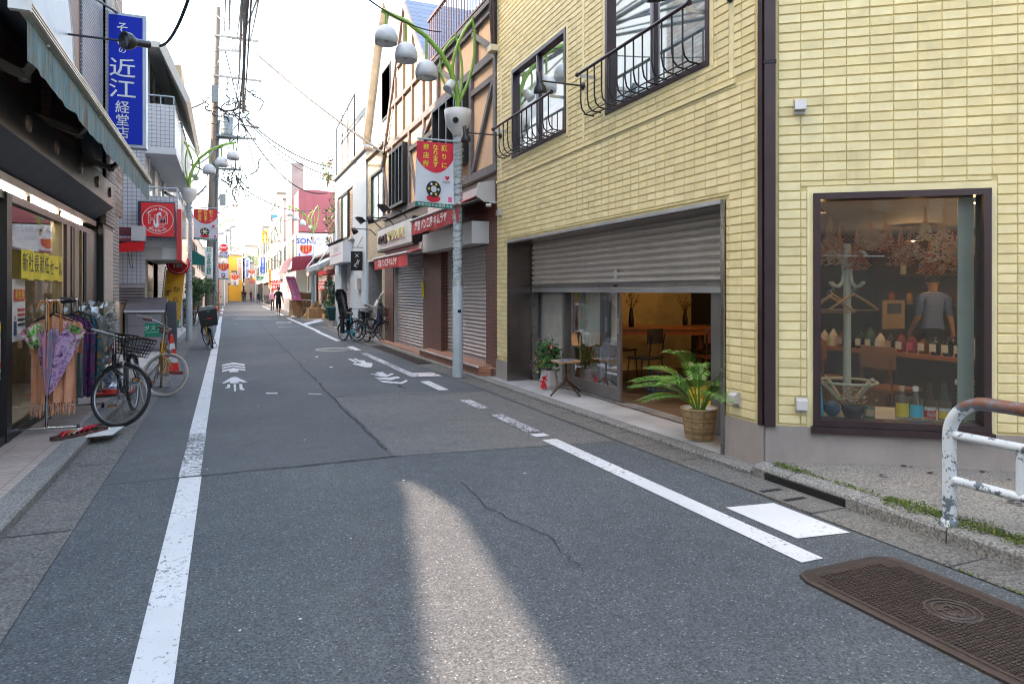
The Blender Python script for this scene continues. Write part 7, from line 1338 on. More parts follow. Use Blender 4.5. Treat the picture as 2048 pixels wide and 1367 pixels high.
far_house(1, 2.9, 127, 140, 9.3, c_w, 3, (3.6, 6.3), 'white gabled building closing the view where the street bends'); far_house(-1, 2.2, 128, 149, 9, c_w, 3, (3.6,), 'pale shops at the far left end of the street'); far_house(-1, .2, 90, 111, 5.6, c_w, 3, (3.3,), 'pale low building just before the yellow one')
far_house(1, -6, 200, 215, 11, c_w, 4, (3.6, 6.3), 'very far pale building at the end of the street')
t = thing('house', 'beige boxed rooftop room above the stepped balconies', 'house', (-2.2, 31, 8)); b = MB(); b.box(-4.5, -1.85, 30.0, 33, 7.35, 9.9, c_b) if 0 else b.box(-3, -1.55, 28.2, 30.2, 8.8, 9.9, c_b); b.box(-3, -1.75, 28.3, 30.1, 7.3, 8.8, c_w); b.build('wall', t)
def at(px, t_, pz): r = ray(px, 582); return Vector((r[0]*t_, r[1]*t_, 1.5+(582-pz)/1365*t_))
def vsign(px, t_, p0, p1, wpx, m, lab, txt, tm, fs=.8, rim=None):
    a = at(px, t_, p0); h = (p1-p0)/1365*t_; w_ = wpx/1365*t_; t = thing('street_sign', lab, 'sign', (a.x, a.y, a.z-h)); b = MB(); b.box(a.x-w_/2, a.x+w_/2, a.y, a.y+.2, a.z-h, a.z, m); 
    if rim: b.box(a.x-w_/2-.06, a.x+w_/2+.06, a.y+.02, a.y+.18, a.z-h-.06, a.z+.06, rim)
    b.build('panel', t); b = MB(); n = len(txt); d = h*.9/n
    for i, ch in enumerate(txt): b.text(ch, (a.x, a.y-.02, a.z-h*.05-d*(i+.5)), (1,0,0), (0,0,1), min(d*1.05, w_*fs*1.15), tm, bold=w_*.012)
    b.build('lettering', t); return t
m_bl2 = M('sign_blue2', (.01, .11, .55), .5); m_r2 = M('letter_red', (.62, .03, .03), .5)
vsign(479.5, 96, 515, 560, 9.5, c_w, 'white vertical sign with big red katakana in the distance', 'ニューススタン', m_r2); vsign(495, 88, 518, 556, 9, m_wt, 'white vertical sign with a blue border and blue characters', '学習塾自習室', m_bl2, .7, m_bl2); vsign(526, 74, 514, 546, 8.5, m_bl2, 'bright blue vertical sign with white characters on the right', '東京スクール', m_wt, .8)
vsign(561, 58, 522, 539, 8.5, m_lgrey, 'grey vertical sign with black characters on the steel pole', '町田歯科', m_ink); vsign(540, 60, 538, 575, 4.5, M('sign_orange', (.75, .35, .05), .5), 'narrow orange vertical sign beside the red drug store sign', '営業中です', m_r2)
def hsign(px0, px1, t_, p0, p1, m, lab, txt, tm, fsz):
    a = at(px0, t_, p0); c_ = at(px1, t_, p1); t = thing('shop_sign', lab, 'sign', (a.x, a.y, c_.z)); b = MB(); b.box(a.x, c_.x, a.y, a.y+.15, c_.z, a.z, m); b.build('panel', t); b = MB(); b.text(txt, ((a.x+c_.x)/2, a.y-.02, (a.z+c_.z)/2), (1,0,0), (0,0,1), fsz, tm, bold=.01); b.build('lettering', t)
hsign(543, 561, 50, 559, 568, m_wt, 'white upper sign band with red letters behind the walking man', 'MAKO', m_r2, .3); hsign(543, 561, 50, 568.2, 580, m_sr, 'red lower sign band with white letters behind the walking man', 'DRUG', m_wt, .36)
hsign(516, 527, 84, 552, 562, M('sign_mint', (.25, .5, .38), .5), 'mint green shop sign in the distance', '薬局', m_bg, .5); hsign(527.5, 534, 84, 549, 561, m_wt, 'white shop sign with red characters next to the mint one', '花', m_r2, .5)
hsign(500, 511, 88, 553, 560, M('sign_or2', (.8, .2, .03), .5), 'orange shop board under the far banner', '中華', m_by, .45); hsign(499, 512, 86, 561, 566, M('awn_pink', (.55, .12, .12), .6), 'faded red far awning edge', ' ', m_wt, .2)
vsign(467, 84, 545, 565, 9, m_wt, 'white far sign with an orange mark on the left', '酒場', M('sign_or2'), .9)
for px, p0, lb in ((526.5, 461, 'left'), (533, 460, 'right')):
    vsign(px, 66, p0, p0+26, 4.2, M('flag_deepyellow', (.85, .45, .02), .6), 'deep yellow vertical pennant high above the street, the %s one of two' % lb, '祭祭', m_r2, .8)
for k, (px, pz_) in enumerate(((484, 452), (495.5, 453), (505.5, 452.5))):
    t = thing('overhead_lantern', 'small dark framed ornament hung over the far street', 'ornament', at(px, 95, pz_), group='three framed ornaments hung over the far street'); a = at(px, 95, pz_); b = MB()
    for z in (0, -.36): b.tube([(a.x-.13, a.y, a.z+z), (a.x+.13, a.y, a.z+z), (a.x+.13, a.y, a.z+z-.28), (a.x-.13, a.y, a.z+z-.28)], .04, m_wins, 4, closed=True)
    b.build('frame', t)
t = thing('pennant', 'blue triangular pennant flying over the street', 'pennant', at(549, 60, 430)); a = at(543, 60, 429); b = MB(); b.hexa([a, a+Vector((.55,0,-.02)), a+Vector((.5,.02,-.2)), a+Vector((.1,.02,-.38)), a+Vector((0,.01,0)), a+Vector((.55,.01,-.02)), a+Vector((.5,.03,-.2)), a+Vector((.1,.03,-.38))], M('pennant_blue', (.03, .2, .38), .6)); b.build('cloth', t)
t = thing('chimney_tower', 'tall rounded grey concrete tower behind the white buildings', 'tower', (4.8, 51.5, 0)); a = at(582.5, 50, 362); b = MB(); b.lathe([(.28, .0), (.32, -.15), (.33, -8)], a, M('tower_grey', (.26, .25, .23), .8, 0, .1, 1), 20); b.lathe([(0, .03), (.2, .03), (.28, 0)], a, M('tower_grey'), 20); b.ring(a-Vector((0, 0, 1.2)), .34, .03, m_wt, (0, 0, 1), 20, 4); b.build('shaft', t)
# steel frame crane-like distant roof
for k, (px, t_, p0, w_, nm, col) in enumerate(((469, 100, 597, 0, 'a', c_w),)): pass
# ================================================================ utility poles, signs on them, cables
m_pole = M('pole_concrete', (.17, .15, .13), .8, 0, .15, 2, .2, 50, .3, (.12, .11, .1)); m_ps = M('pole_steel', (.17, .21, .24), .5, .3, .12, 2); m_ins = M('insulator', (.55, .55, .55), .3); m_cab = M('cable_black', (.018, .02, .026), .6); m_gal = M('galvanised', (.14, .16, .17), .5, .5)
PA = at(417, 30, 582); PA.z = 0; TA = at(436, 30, 15); DP = (TA-PA)
def onp(z): return PA+DP*(z/TA.z)
t = thing('utility_pole', 'tall leaning concrete utility pole crowded with crossarms and a transformer', 'utility pole', PA); b = MB(); b.tube([PA, onp(4), onp(9), TA], [.185, .17, .145, .11], m_pole, 14); b.build('pole', t)
UX = Vector((.95, -.3, 0))
for pz_, L0, L1, dz in ((73, -.12, 1.75, -.22), (103, .1, .95, .0), (153, -.1, 1.95, -.2), (277, 0, 1.8, -.02), (338, 0, 1.2, -.05)):
    z = 1.5+(582-pz_)/1365*30; o = onp(z); b = MB(); b.bar(o+UX*L0+Vector((0, -.16, .0)), o+UX*L1+Vector((0, -.16, dz)), .07, .09, m_gal); b.tube([o+UX*.05+Vector((0,-.15,-.55)), o+UX*(L1*.45)+Vector((0, -.16, dz*.4))], .02, m_gal, 5); b.build('crossarm', t)
    b = MB()
    for s_ in (.45, .65, .8, .97):
        p = o+UX*(L0+(L1-L0)*s_)+Vector((0, -.16, dz*s_)); b.lathe([(.02, .02), (.05, .05), (.03, .09), (.06, .13), (.03, .17), (.05, .22), (0, .3)], p, m_ins, 8)
    b.build('insulators', t)
b = MB(); z = 1.5+(582-272)/1365*30; o = onp(z)+Vector((.52, -.25, 0)); b.lathe([(0, 0), (.24, 0), (.25, .05), (.25, .78), (.22, .82), (0, .84)], o, m_ps, 18)
for k in range(5): b.lathe([(.252, .1+k*.15), (.262, .12+k*.15), (.252, .14+k*.15)], o, m_ps, 18)
for a in (.5, 1.5, 2.5): b.lathe([(.03, 0), (.045, .08), (.02, .15)], o+Vector((.12*math.cos(a*2), .12*math.sin(a*2), .83)), m_ins, 7)
b.build('transformer', t)
b = MB(); b.box(o.x-.45, o.x+.55, o.y-.25, o.y+.25, o.z-.09, o.z-.01, m_gal); b.tube([onp(z-.7), o+Vector((.35, 0, -.1))], .03, m_gal, 6); b.build('transformer_shelf', t)
b = MB()
for k in range(16): z = 2.2+k*.7; b.ring(onp(z), .178-.004*k, .018, m_gal, (0, 0, 1), 14, 4)
b.build('bands', t)
b = MB(); z = 1.5+(582-190)/1365*30; o = onp(z); b.box(o.x-.14, o.x+.1, o.y-.3, o.y-.18, o.z-.4, o.z+.35, m_gal); b.build('junction_box', t)
rnd = random.Random(11); b = MB()
for k in range(46):                                                    # tangle of droppers and looped service cable
    z = rnd.choice([6.2, 6.6, 9.0, 9.6, 9.9, 9.4, 10.2]); o = onp(z)+Vector((rnd.uniform(-.35, 1.5), rnd.uniform(-.5, .1), rnd.uniform(-.4, .4))); p = [o]
    for j in range(4): p.append(p[-1]+Vector((rnd.uniform(-.5, .5), rnd.uniform(-.1, .1), rnd.uniform(-.45, .35))))
    q = []
    for i in range(len(p)-1): q += [p[i].lerp(p[i+1], s_) for s_ in (0, .5)]
    q = [q[0]]+[(q[i-1]+q[i]+q[i+1])/3 for i in range(1, len(q)-1)]+[q[-1]]; b.tube(q, rnd.choice([.022, .028, .036]), m_cab, 4, cap=False)
b.tube([onp(11)+UX*.5, onp(9.7)+UX*.55, onp(9.2)+UX*.9, onp(9.9)+UX*1.1, onp(11.0)+UX*.95], .02, m_cab, 5)
b.build('cable_tangle', t); b = MB(); b.tube([onp(.3)+Vector((.2,-.1,0)), onp(5)+Vector((.2,-.1,0)), onp(9)+Vector((.18,-.1,0))], .045, m_ps, 7); b.build('cable_conduit', t)
# signs on the pole
t = thing('dental_sign', 'narrow white pole sign with green clover and green characters', 'sign', at(418, 29.6, 567)); a = at(418, 29.72, 494); h = 73/1365*29.7; w_ = 15/1365*29.7; b = MB(); b.box(a.x-w_/2, a.x+w_/2, a.y-.06, a.y, a.z-h, a.z, m_wt); b.box(a.x-w_/2+.02, a.x+w_/2-.02, a.y-.068, a.y-.061, a.z-h+.02, a.z-h+.22, m_ink); b.build('panel', t); mgc = M('letter_green', (.0, .25, .13), .5); b = MB()
for i, ch in enumerate('ふなき矯正歯科'): b.text(ch, (a.x, a.y-.07, a.z-.34-i*.135), (1,0,0), (0,0,1), .17, mgc, bold=.004)
for sx in (-1, 1):
    for sz in (-1, 1): b.lathe([(0, 0), (.035, 0)], (a.x+sx*.045, a.y-.066, a.z-.12+sz*.045), mgc, 12, axis=(0, 1, 0))
b.text('矢印 3階', (a.x, a.y-.07, a.z-1.32), (1,0,0), (0,0,1), .06, m_r2); b.build('lettering', t)
# second, steel pole with street light, hydrant sign, planter
PB = at(431, 50, 582); PB.z = .03; t = thing('steel_pole', 'blue grey steel utility pole with arm lamp and red foot strip', 'utility pole', PB); b = MB(); b.tube([PB, PB+Vector((0, 0, 6)), PB+Vector((.1, 0, 11.3))], [.22, .20, .15], m_ps, 12); b.build('pole', t)
b = MB(); a = at(438, 49.8, 425); e = at(462, 49.8, 411); b.tube([a-Vector((.2,0,.8)), a, a.lerp(e, .5)+Vector((0,0,.12)), e], .04, m_gal, 6); b.build('lamp_arm', t); b = MB(); b.lathe([(0, 0), (.09, .1), (.13, .5), (.06, .9), (0, .95)], e-Vector((.2,0,.02)), m_lgrey, 12, axis=(1, 0, .12)); b.build('lamp_head', t)
b = MB(); a = at(446, 49.8, 402); b.box(a.x-.25, a.x+.2, a.y-.2, a.y+.1, a.z-.35, a.z+.5, m_gal); b.build('pole_box', t)
b = MB(); b.box(PB.x+.2, PB.x+.26, PB.y-.1, PB.y+.1, .05, 3.2, M('strip_red', (.5, .03, .05), .5)); b.build('warning_strip', t)
t = thing('hydrant_sign', 'round red fire hydrant sign with white rim on the steel pole', 'sign', at(448, 49.2, 495)); a = at(448, 49.2, 495); b = MB(); b.lathe([(0, 0), (.33, 0), (.33, .04)], a, m_wt, 26, axis=(0, 1, 0)); b.lathe([(0, -.01), (.27, -.01)], a, m_sr, 26, axis=(0, 1, 0)); b.build('disc', t); b = MB(); b.text('消火栓', a-Vector((0, .03, 0)), (1,0,0), (0,0,1), .19, m_wt, bold=.006); b.build('lettering', t); b = MB(); b.tube([at(432, 49.3, 500), a+Vector((0, .06, 0))], .02, m_gal, 5); b.build('bracket', t)
hsign(437.5, 458, 49.3, 503, 508.5, m_wt, 'white upper half of the small board under the hydrant sign', '経堂 歯科', m_bl2, .13); hsign(437.5, 458, 49.3, 508.6, 513, m_bl2, 'blue lower half of the small board under the hydrant sign', 'クリニック', m_wt, .13)
t = thing('planter_pot', 'terracotta pot with a leafy plant at the foot of the steel pole', 'potted plant', (PB.x-.1, PB.y-.5, .03)); b = MB(); b.lathe([(0, 0), (.24, 0), (.3, .42), (.27, .42), (0, .38)], (PB.x-.1, PB.y-.5, .03), M('terracotta', (.30, .11, .07), .8), 16); b.build('pot', t); b = MB(); leafy(b, [Vector((PB.x-.1+random.gauss(0, .2), PB.y-.5+random.gauss(0, .2), .9+random.gauss(0, .4))) for _ in range(330)], .14, [gd[2], gy[1]]); b.build('foliage', t)
for px, t_, top in ((452, 85, 470), (461, 110, 455), (566, 56, 476)):
    a = at(px, t_, 582); a.z = 0; T_ = at(px, t_, top); t = thing('steel_pole', {452: 'thin far pole with crossarms on the left', 461: 'farthest thin pole beside the yellow building', 566: 'blue grey steel pole before the concrete building on the right'}[px], 'utility pole', a); b = MB(); b.tube([a, T_], [.2, .15], m_ps, 8); b.build('pole', t); b = MB()
    for k in range(3): b.bar(T_+Vector((-.9, 0, -.3-k*.8)), T_+Vector((.9, 0, -.3-k*.8)), .08, .1, m_gal)
    b.build('crossarm', t)
# cables
def cable(a, c, sag, r, lab, grp, n=22, droop=None):
    a, c = Vector(a), Vector(c); P = [a.lerp(c, i/n)-Vector((0, 0, sag*4*(i/n)*(1-i/n))) for i in range(n+1)]; b = MB(); b.tube(P, r*1.7, m_cab, 5, cap=False); o = b.build('overhead_cable', label=lab, cat='cable', group=grp, loc=a); return o
G1 = 'overhead cables strung along the street'
def toward(px, t_, py): return at(px, t_, py)
lab_al = 'black overhead cable running from the leaning pole toward the camera'
for (p1, y1_), (p2, y2_), r in (((449, 66), (452, -60), .012), ((458, 68), (461, -60), .016), ((474, 75), (487, -60), .012), ((482, 76), (527, -60), .014), ((500, 83), (524, -60), .013), ((478, 158), (486, -60), .022), ((486, 225), (492, -60), .030), ((488, 232), (505, -60), .014), ((470, 340), (500, -60), .014)):
    a = at(p1, 30, y1_); c_ = at(p2, 14, y2_); cable(a, a+(c_-a)*1.6, .25, r, lab_al, G1)
lab_a2 = 'black cable leaving the leaning pole down the far street'
for (p1, y1_), (p2, y2_), t2 in (((465, 345), (448, 440), 85), ((485, 340), (461, 470), 110), ((480, 330), (452, 475), 85), ((437, 70), (430, 420), 50), ((436, 155), (428, 380), 50), ((478, 155), (437, 400), 50)): cable(at(p1, 30, y1_), at(p2, t2, y2_), .5, .014, lab_a2, 'cables going down the far street')
for k, ((p1, y1_), (p2, t2, y2_), sg, r) in enumerate((((430, 27), (768, 19.5, 307), .25, .022), ((492, 238), (665, 29, 335), .35, .018), ((492, 240), (664, 29.5, 352), .4, .014), ((492, 244), (668, 29, 362), .5, .012), ((480, 236), (655, 33, 386), 1.0, .016), ((480, 372), (640, 40, 418), .5, .014), ((478, 366), (590, 50, 432), .9, .012), ((470, 345), (565, 56, 505), .6, .012), ((450, 30*0+100), (560, 56, 478), .8, .014))): cable(at(p1, 30, y1_), at(p2, t2, y2_), sg, r, ('dark service cable from the leaning pole to the right side, number %s from the top' % ('one two three four five six seven eight nine'.split()[k])).replace(', number one from the top', ', the long topmost one'), 'service cables crossing to the right side')
hd = at(882, 11.4, 64); cable(hd, at(700, 7.5, -30), .12, .006, 'thin cable running from the tall lamp arm up to the left out of the picture', None); cable(at(322, 8.2, 92), at(395, 6.6, -60), .16, .010, 'thick dark cable curving up from the black arm spotlight', None)
cable(at(150, 8.6, -25), at(262, 13.0, 45), -.02, .012, 'thin cable running behind the top of the blue sign', None); cable(at(383, 22.5, 330), at(428, 29, 300), .15, .018, 'cable sagging from the left lamp post to the leaning pole', None); cable(at(330, 20, 385), at(412, 29, 372), .35, .025, 'heavy cable sagging between the apartment block and the leaning pole', None)
cable(at(470, 62, 378), at(760, 24, 132), .6, .010, 'faint thin cable rising to the blue slate roof', None) if 0 else None
for k, ((a0, t0, b0), (a1, t1, b1), sg) in enumerate((((440, 60, 440), (560, 56, 480), .9), ((455, 85, 478), (570, 52, 505), 1.2), ((470, 85, 470), (600, 46, 470), .7), ((448, 85, 500), (540, 60, 515), .8))): cable(at(a0, t0, b0), at(a1, t1, b1), sg, .014, 'sagging cable across the far street before the white buildings', 'sagging cables across the far street')
t = thing('tv_aerial', 'small tv aerial on the roof beyond the red wall', 'aerial', at(631, 48, 400)); a = at(631, 48, 375); b = MB(); b.tube([a-Vector((0,0,1.6)), a], .025, m_wins, 5); b.tube([a+Vector((-.5,0,-.2)), a+Vector((.5,0,-.2))], .015, m_wins, 4)
for k in range(5): b.tube([a+Vector((-.4+.2*k,0,-.35)), a+Vector((-.4+.2*k,0,-.05))], .012, m_wins, 4)
b.build('mast', t)
# ================================================================ cones
m_cone = M('cone_red', (.66, .025, .02), .45, 0, .06, 4); m_conew = M('cone_white', (.60, .58, .57), .5, 0, .08, 5)
t = thing('traffic_cone', 'red traffic cone with two white bands on a black foot by the kerb', 'traffic cone', (-.93, 13.9, .0)); m_cb_ = M('cone_base', (.03, .03, .03), .6); b = MB(); b.box(-.2, .2, -.2, .2, 0, .05, m_cb_); b.box(-.205, .205, -.205, .205, .012, .028, m_cone); b.build('base', t, world=False); b = MB()
def cr_(z): return .135-(.135-.03)*(z-.05)/.65
for z0, z1, m_ in ((.05, .20, m_cone), (.20, .31, m_conew), (.31, .45, m_cone), (.45, .55, m_conew), (.55, .70, m_cone)): b.lathe([(cr_(z0), z0), (cr_(z1), z1)], (0, 0, 0), m_, 22)
b.lathe([(cr_(.70), .70), (.0, .71)], (0, 0, 0), m_cone, 22); b.build('cone_body', t, world=False)
t = thing('traffic_cone', 'white no parking cone with red tip and blue characters behind the black bicycle', 'traffic cone', (-1.42, 10.75, .08)); b = MB(); b.box(-.22, .22, -.2, .2, 0, .035, m_cb_); b.box(-.225, .225, -.205, .205, .035, .05, m_cone); b.build('base', t, world=False); b = MB()
for z0, z1, m_ in ((.05, .09, m_cone), (.09, .60, m_conew), (.60, .72, m_cone)): b.lathe([(.15-.115*(z0-.05)/.67, z0), (.15-.115*(z1-.05)/.67, z1)], (0, 0, 0), m_, 24)
b.lathe([(.035, .72), (0, .73)], (0, 0, 0), m_cone, 20); b.build('cone_body', t, world=False); b = MB()
def cp3(z, o=.006): return Vector((.0, -(.15-.115*(z-.05)/.67)-o, z))
TL = Vector((0, .16, 1)).normalized()
for k, (s_, z, sz) in enumerate((('禁止', .26, .13), ('NO BICYCLE', .18, .035), ('PARKING', .135, .045))): b.text(s_, cp3(z, .012), (1, 0, 0), TL, sz, mbl, bold=.002)
c0 = cp3(.45, .012); P = [c0+Vector((.065*math.cos(a), 0, 0))+TL*.075*math.sin(a) for a in [i*6.2832/24 for i in range(24)]]; b.tube(P, .006, m_cone, 4, closed=True); b.tube([P[9], P[21]], .006, m_cone, 4)
for sx in (-.025, .025): b.tube([c0+Vector((sx+.02*math.cos(a), 0, 0))+TL*(.02*math.sin(a)-.01) for a in [i*.785 for i in range(8)]], .003, m_ink, 4, closed=True)
b.tube([c0+Vector((-.025, 0, -.01)), c0+Vector((-.01, 0, .02)), c0+Vector((.02, 0, .02)), c0+Vector((.025, 0, -.01))], .003, m_ink, 4); b.build('lettering', t, world=False)
# ================================================================ bicycles  (local: +x is forward)
m_tyre = M('tyre', (.02, .02, .02), .7); m_rim = M('rim', (.30, .30, .31), .45, .8); m_bk = M('bike_black', (.015, .016, .018), .3, .2); m_grip = M('grip_brown', (.14, .05, .03), .6); m_sad = M('saddle_black', (.02, .02, .02), .5); m_orr = M('reflector_orange', (.7, .22, .02), .3)
def bike(loc, rz, lab, frame=m_bk, R_=.33, wb=1.08, steer=0, basket=None, child=False, box=False, fender=m_bk, lean=0, detail=2, tyre=m_tyre, saddle=m_sad, grip=m_sad, grp=None, step=True, rimc=None, bag=False, hbar=1.02, battery=False):
    t = thing('bicycle', lab, 'bicycle', loc, rz, grp); t.rotation_euler = (lean, 0, rz); t.rotation_mode = 'XYZ'; hw = wb/2; hd = Vector((hw-.20, 0, R_+.42)); fa = Vector((hw, 0, R_)); ra = Vector((-hw, 0, R_)); bbk = Vector((-.08, 0, R_-.05)); st = Vector((-.22, 0, R_+.40)); ns = 20 if detail > 1 else 10; nk = 36 if detail > 1 else 20
    A = (fa-hd).normalized(); Rm = Matrix.Rotation(steer, 3, Vector((-.28, 0, 1)).normalized())
    def sp(v): v = Vector(v); return hd+Rm@(v-hd)
    b = MB(); tr = .017 if R_ > .3 else .02
    b.tube([bbk, st+Vector((-.02,0,.06))], tr, frame, 8)
    if step: b.tube([bbk, bbk+Vector((.14,0,.03)), hd.lerp(bbk, .35)+Vector((.02,0,-.08)), hd+Vector((.03,0,-.10))], tr*1.25, frame, 8)
    else: b.tube([bbk, hd+Vector((.02,0,-.06))], tr*1.1, frame, 8); b.tube([st, hd+Vector((0,0,.03))], tr, frame, 8)
    b.tube([hd+Vector((.035,0,-.13)), hd+Vector((-.03,0,.06))], tr*1.25, frame, 8)
    for s_ in (-1, 1): b.tube([bbk+Vector((0,.03*s_,0)), ra+Vector((0,.055*s_,0))], .009, frame, 6); b.tube([st+Vector((0,.02*s_,-.02)), ra+Vector((0,.055*s_,0))], .008, frame, 6)
    b.build('frame', t, world=False)
    for wn, cen, tf in (('front', fa, sp), ('rear', ra, lambda v: Vector(v))):
        b = MB(); w_ax = (tf(cen+Vector((0, 1, 0)))-tf(cen)).normalized(); cc = tf(cen); b.ring(cc, R_-.016, .018, tyre, w_ax, nk, 8); wo = b.build('wheel', t, world=False)
        b = MB(); b.ring(cc, R_-.040, .010, rimc or m_rim, w_ax, nk, 5); b.tube([cc-w_ax*.045, cc+w_ax*.045], .018, m_rim, 8); u = w_ax.cross(Vector((0, 0, 1))).normalized()
        for k in range(ns): a = k*6.2832/ns; e = cc+(u*math.cos(a)+Vector((0,0,1))*math.sin(a))*(R_-.045); b.tube([cc+w_ax*(.03 if k % 2 else -.03), e], .0014 if detail > 1 else .003, m_rim, 4, cap=False)
        b.build('rim', wo, world=False)
        if fender: 
            b = MB(); a0, a1 = (.35, 2.5) if wn == 'front' else (.2, 3.0); N_ = 18; V = []
            for k in range(N_+1):
                a = a0+(a1-a0)*k/N_; 
                for s_ in (-1, 0, 1): V.append(tf(cen+Vector((math.cos(a)*(R_+.018-(.010 if s_ else 0)), s_*.026, math.sin(a)*(R_+.018-(.010 if s_ else 0))))))
            b.add(V, [(k*3+j, k*3+j+1, k*3+4+j, k*3+3+j) for k in range(N_) for j in (0, 1)], fender, True); b.build('mudguard', t, world=False)
    b = MB()
    for s_ in (-1, 1): b.tube([sp(fa+Vector((0,.055*s_,0))), sp(fa+Vector((-.03,.055*s_,.2))), sp(hd+Vector((.05,.035*s_,-.16)))], .010, frame, 7)
    b.tube([sp(hd+Vector((.05,-.035,-.16))), sp(hd+Vector((.05,.035,-.16)))], .014, frame, 7); b.build('fork', t, world=False)
    b = MB(); top = sp(hd+Vector((-.055, 0, hbar-R_-.42-.04))); b.tube([sp(hd), top], .012, m_rim, 8)
    def hp(x, y, z): return sp(hd+Vector((-.055+x, y, hbar-R_-.42-.04+z)))
    b.tube([hp(-.20,-.27,.02), hp(-.06,-.25,.03), hp(.05,-.12,.01), hp(.06,0,0), hp(.05,.12,.01), hp(-.06,.25,.03), hp(-.20,.27,.02)], .011, m_rim, 8); b.build('handlebar', t, world=False)
    for s_ in (-1, 1):
        b = MB(); b.tube([hp(-.09,.257*s_,.028), hp(-.21,.272*s_,.018)], .017, grip, 8); b.build('grip', t, world=False)
        b = MB(); b.tube([hp(-.03,.22*s_,.03), hp(-.06,.24*s_,-.01), hp(-.16,.27*s_,-.02)], .005, m_rim, 5); b.tube([hp(-.02,.2*s_,.03), hp(.06,.1*s_,.0), sp(hd+Vector((.05,.02*s_,-.1)))], .004, m_bk, 4, cap=False); b.build('brake_lever', t, world=False)
    b = MB(); V = []; sh_ = st+Vector((-.02, 0, .14)); b.tube([st, sh_], .012, m_rim, 7)
    for x, w_, z in ((-.13,.02,0), (-.12,.08,.03), (-.05,.085,.035), (.02,.04,.02), (.12,.022,.015), (.14,.01,-.01)): V += [sh_+Vector((x, -w_, z-.03)), sh_+Vector((x, -w_*.8, z+.02)), sh_+Vector((x, w_*.8, z+.02)), sh_+Vector((x, w_, z-.03))]
    b.add(V, [(i*4+j, i*4+j+1, i*4+5+j, i*4+4+j) for i in range(5) for j in range(3)]+[(0,1,2,3), (20,21,22,23)], saddle, True); b.build('saddle', t, world=False)
    b = MB(); b.ring(bbk+Vector((0,-.045,0)), .085, .006, m_rim, (0,1,0), 18, 4); b.tube([bbk+Vector((0,-.06,0)), bbk+Vector((.10,-.07,-.13))], .009, m_rim, 6); b.tube([bbk+Vector((0,.06,0)), bbk+Vector((-.10,.07,.13))], .009, m_rim, 6); b.box(bbk.x-.02, ra.x+hw*0-.0, -.062, -.052, R_-.02, R_+.05, frame) if battery else None
    if battery: b.lathe([(0, -.03), (.12, -.03), (.13, 0), (.12, .03), (0, .03)], bbk+Vector((0,-.05,0)), frame, 20, axis=(0,1,0)); b.box(st.x-.14, st.x-.04, -.05, .05, R_+.02, R_+.36, m_bk)
    b.build('crank', t, world=False)
    for s_, (x, z) in ((-1, (.10, -.13)), (1, (-.10, .13))): b = MB(); c = bbk+Vector((x, s_*.11, z)); b.box(c.x-.045, c.x+.045, c.y-.04, c.y+.04, c.z-.012, c.z+.012, m_bk); b.box(c.x+.045, c.x+.05, c.y-.03, c.y+.03, c.z-.008, c.z+.008, m_orr); b.build('pedal', t, world=False)
    b = MB(); 
    for s_ in (-1, 1): b.tube([ra+Vector((0,.07*s_,0)), ra+Vector((.04,.12*s_,-R_+.01))], .009, m_rim, 5)
    b.tube([ra+Vector((.04,.12,-R_+.01)), ra+Vector((.04,-.12,-R_+.01))], .009, m_rim, 5); b.build('stand', t, world=False)
    b = MB(); z = R_*2+.06; b.bar((-hw-.18, 0, z), (st.x-.03, 0, z), .12, .012, m_bk)
    for s_ in (-1, 1): b.tube([(-hw-.1, .06*s_, z), ra+Vector((0,.06*s_,0))], .006, m_bk, 5)
    b.build('rear_rack', t, world=False)
    if basket:
        b = MB(); base, hh, w0, l0, w1, l1 = hd+Vector((.18, 0, .02)), .20, .12, .10, .17, .135
        def bp(u, v, k): w_, l_ = w0+(w1-w0)*k, l0+(l1-l0)*k; return sp(base+Vector((u*l_+.03, v*w_, hh*k)))
        for k in [i/5 for i in range(6)]: b.tube([bp(-1,-1,k), bp(1,-1,k), bp(1,1,k), bp(-1,1,k)], .0045 if k < 1 else .009, basket, 4, closed=True)
        for i in range(7):
            s_ = -1+i/3
            for q in ((s_,-1), (s_,1), (-1,s_), (1,s_)): b.tube([bp(*q,0), bp(*q,1)], .0035, basket, 4, cap=False)
            b.tube([bp(s_,-1,0), bp(s_,1,0)], .0035, basket, 4, cap=False)
        b.build('basket', t, world=False)
        if bag: 
            b = MB(); V = [bp(.9*math.cos(a)*r, .9*math.sin(a)*r, k) for k, r in ((.05, .9), (.5, 1.0), (1.0, 1.05), (1.2, .8), (1.3, .3)) for a in [i*.524 for i in range(12)]]; b.add(V, [(i*12+j, i*12+(j+1) % 12, (i+1)*12+(j+1) % 12, (i+1)*12+j) for i in range(4) for j in range(12)], bag, True); b.build('basket_cover', t, world=False)
    if detail > 1: b = MB(); b.lathe([(0, 0), (.03, .01), (.04, .05), (.04, .06), (0, .06)], sp(hd+Vector((.10, 0, -.09))), m_rim, 12, axis=sp(hd+Vector((1, 0, 0)))-sp(hd)); b.build('headlamp', t, world=False)
    if child:
        b = MB(); cx = -hw-.02; zc2 = R_*2+.10
        rows = ((0, .10, .17, .02), (.12, .13, .18, .0), (.30, .12, .17, -.08), (.50, .12, .16, -.14), (.60, .14, .19, -.18), (.80, .14, .18, -.24), (.90, .10, .11, -.26)); V = []
        for z, l_, w_, o_ in rows:
            for i in range(9): a = -1.9+i*3.8/8; V.append((cx+.10+o_-(l_)*math.cos(a)*.9, w_*math.sin(a), zc2+z))
        b.add(V, [(i*9+j, i*9+j+1, (i+1)*9+j+1, (i+1)*9+j) for i in range(6) for j in range(8)], m_bk, True); b.box(cx-.04, cx+.22, -.13, .13, zc2+.0, zc2+.07, m_sad)
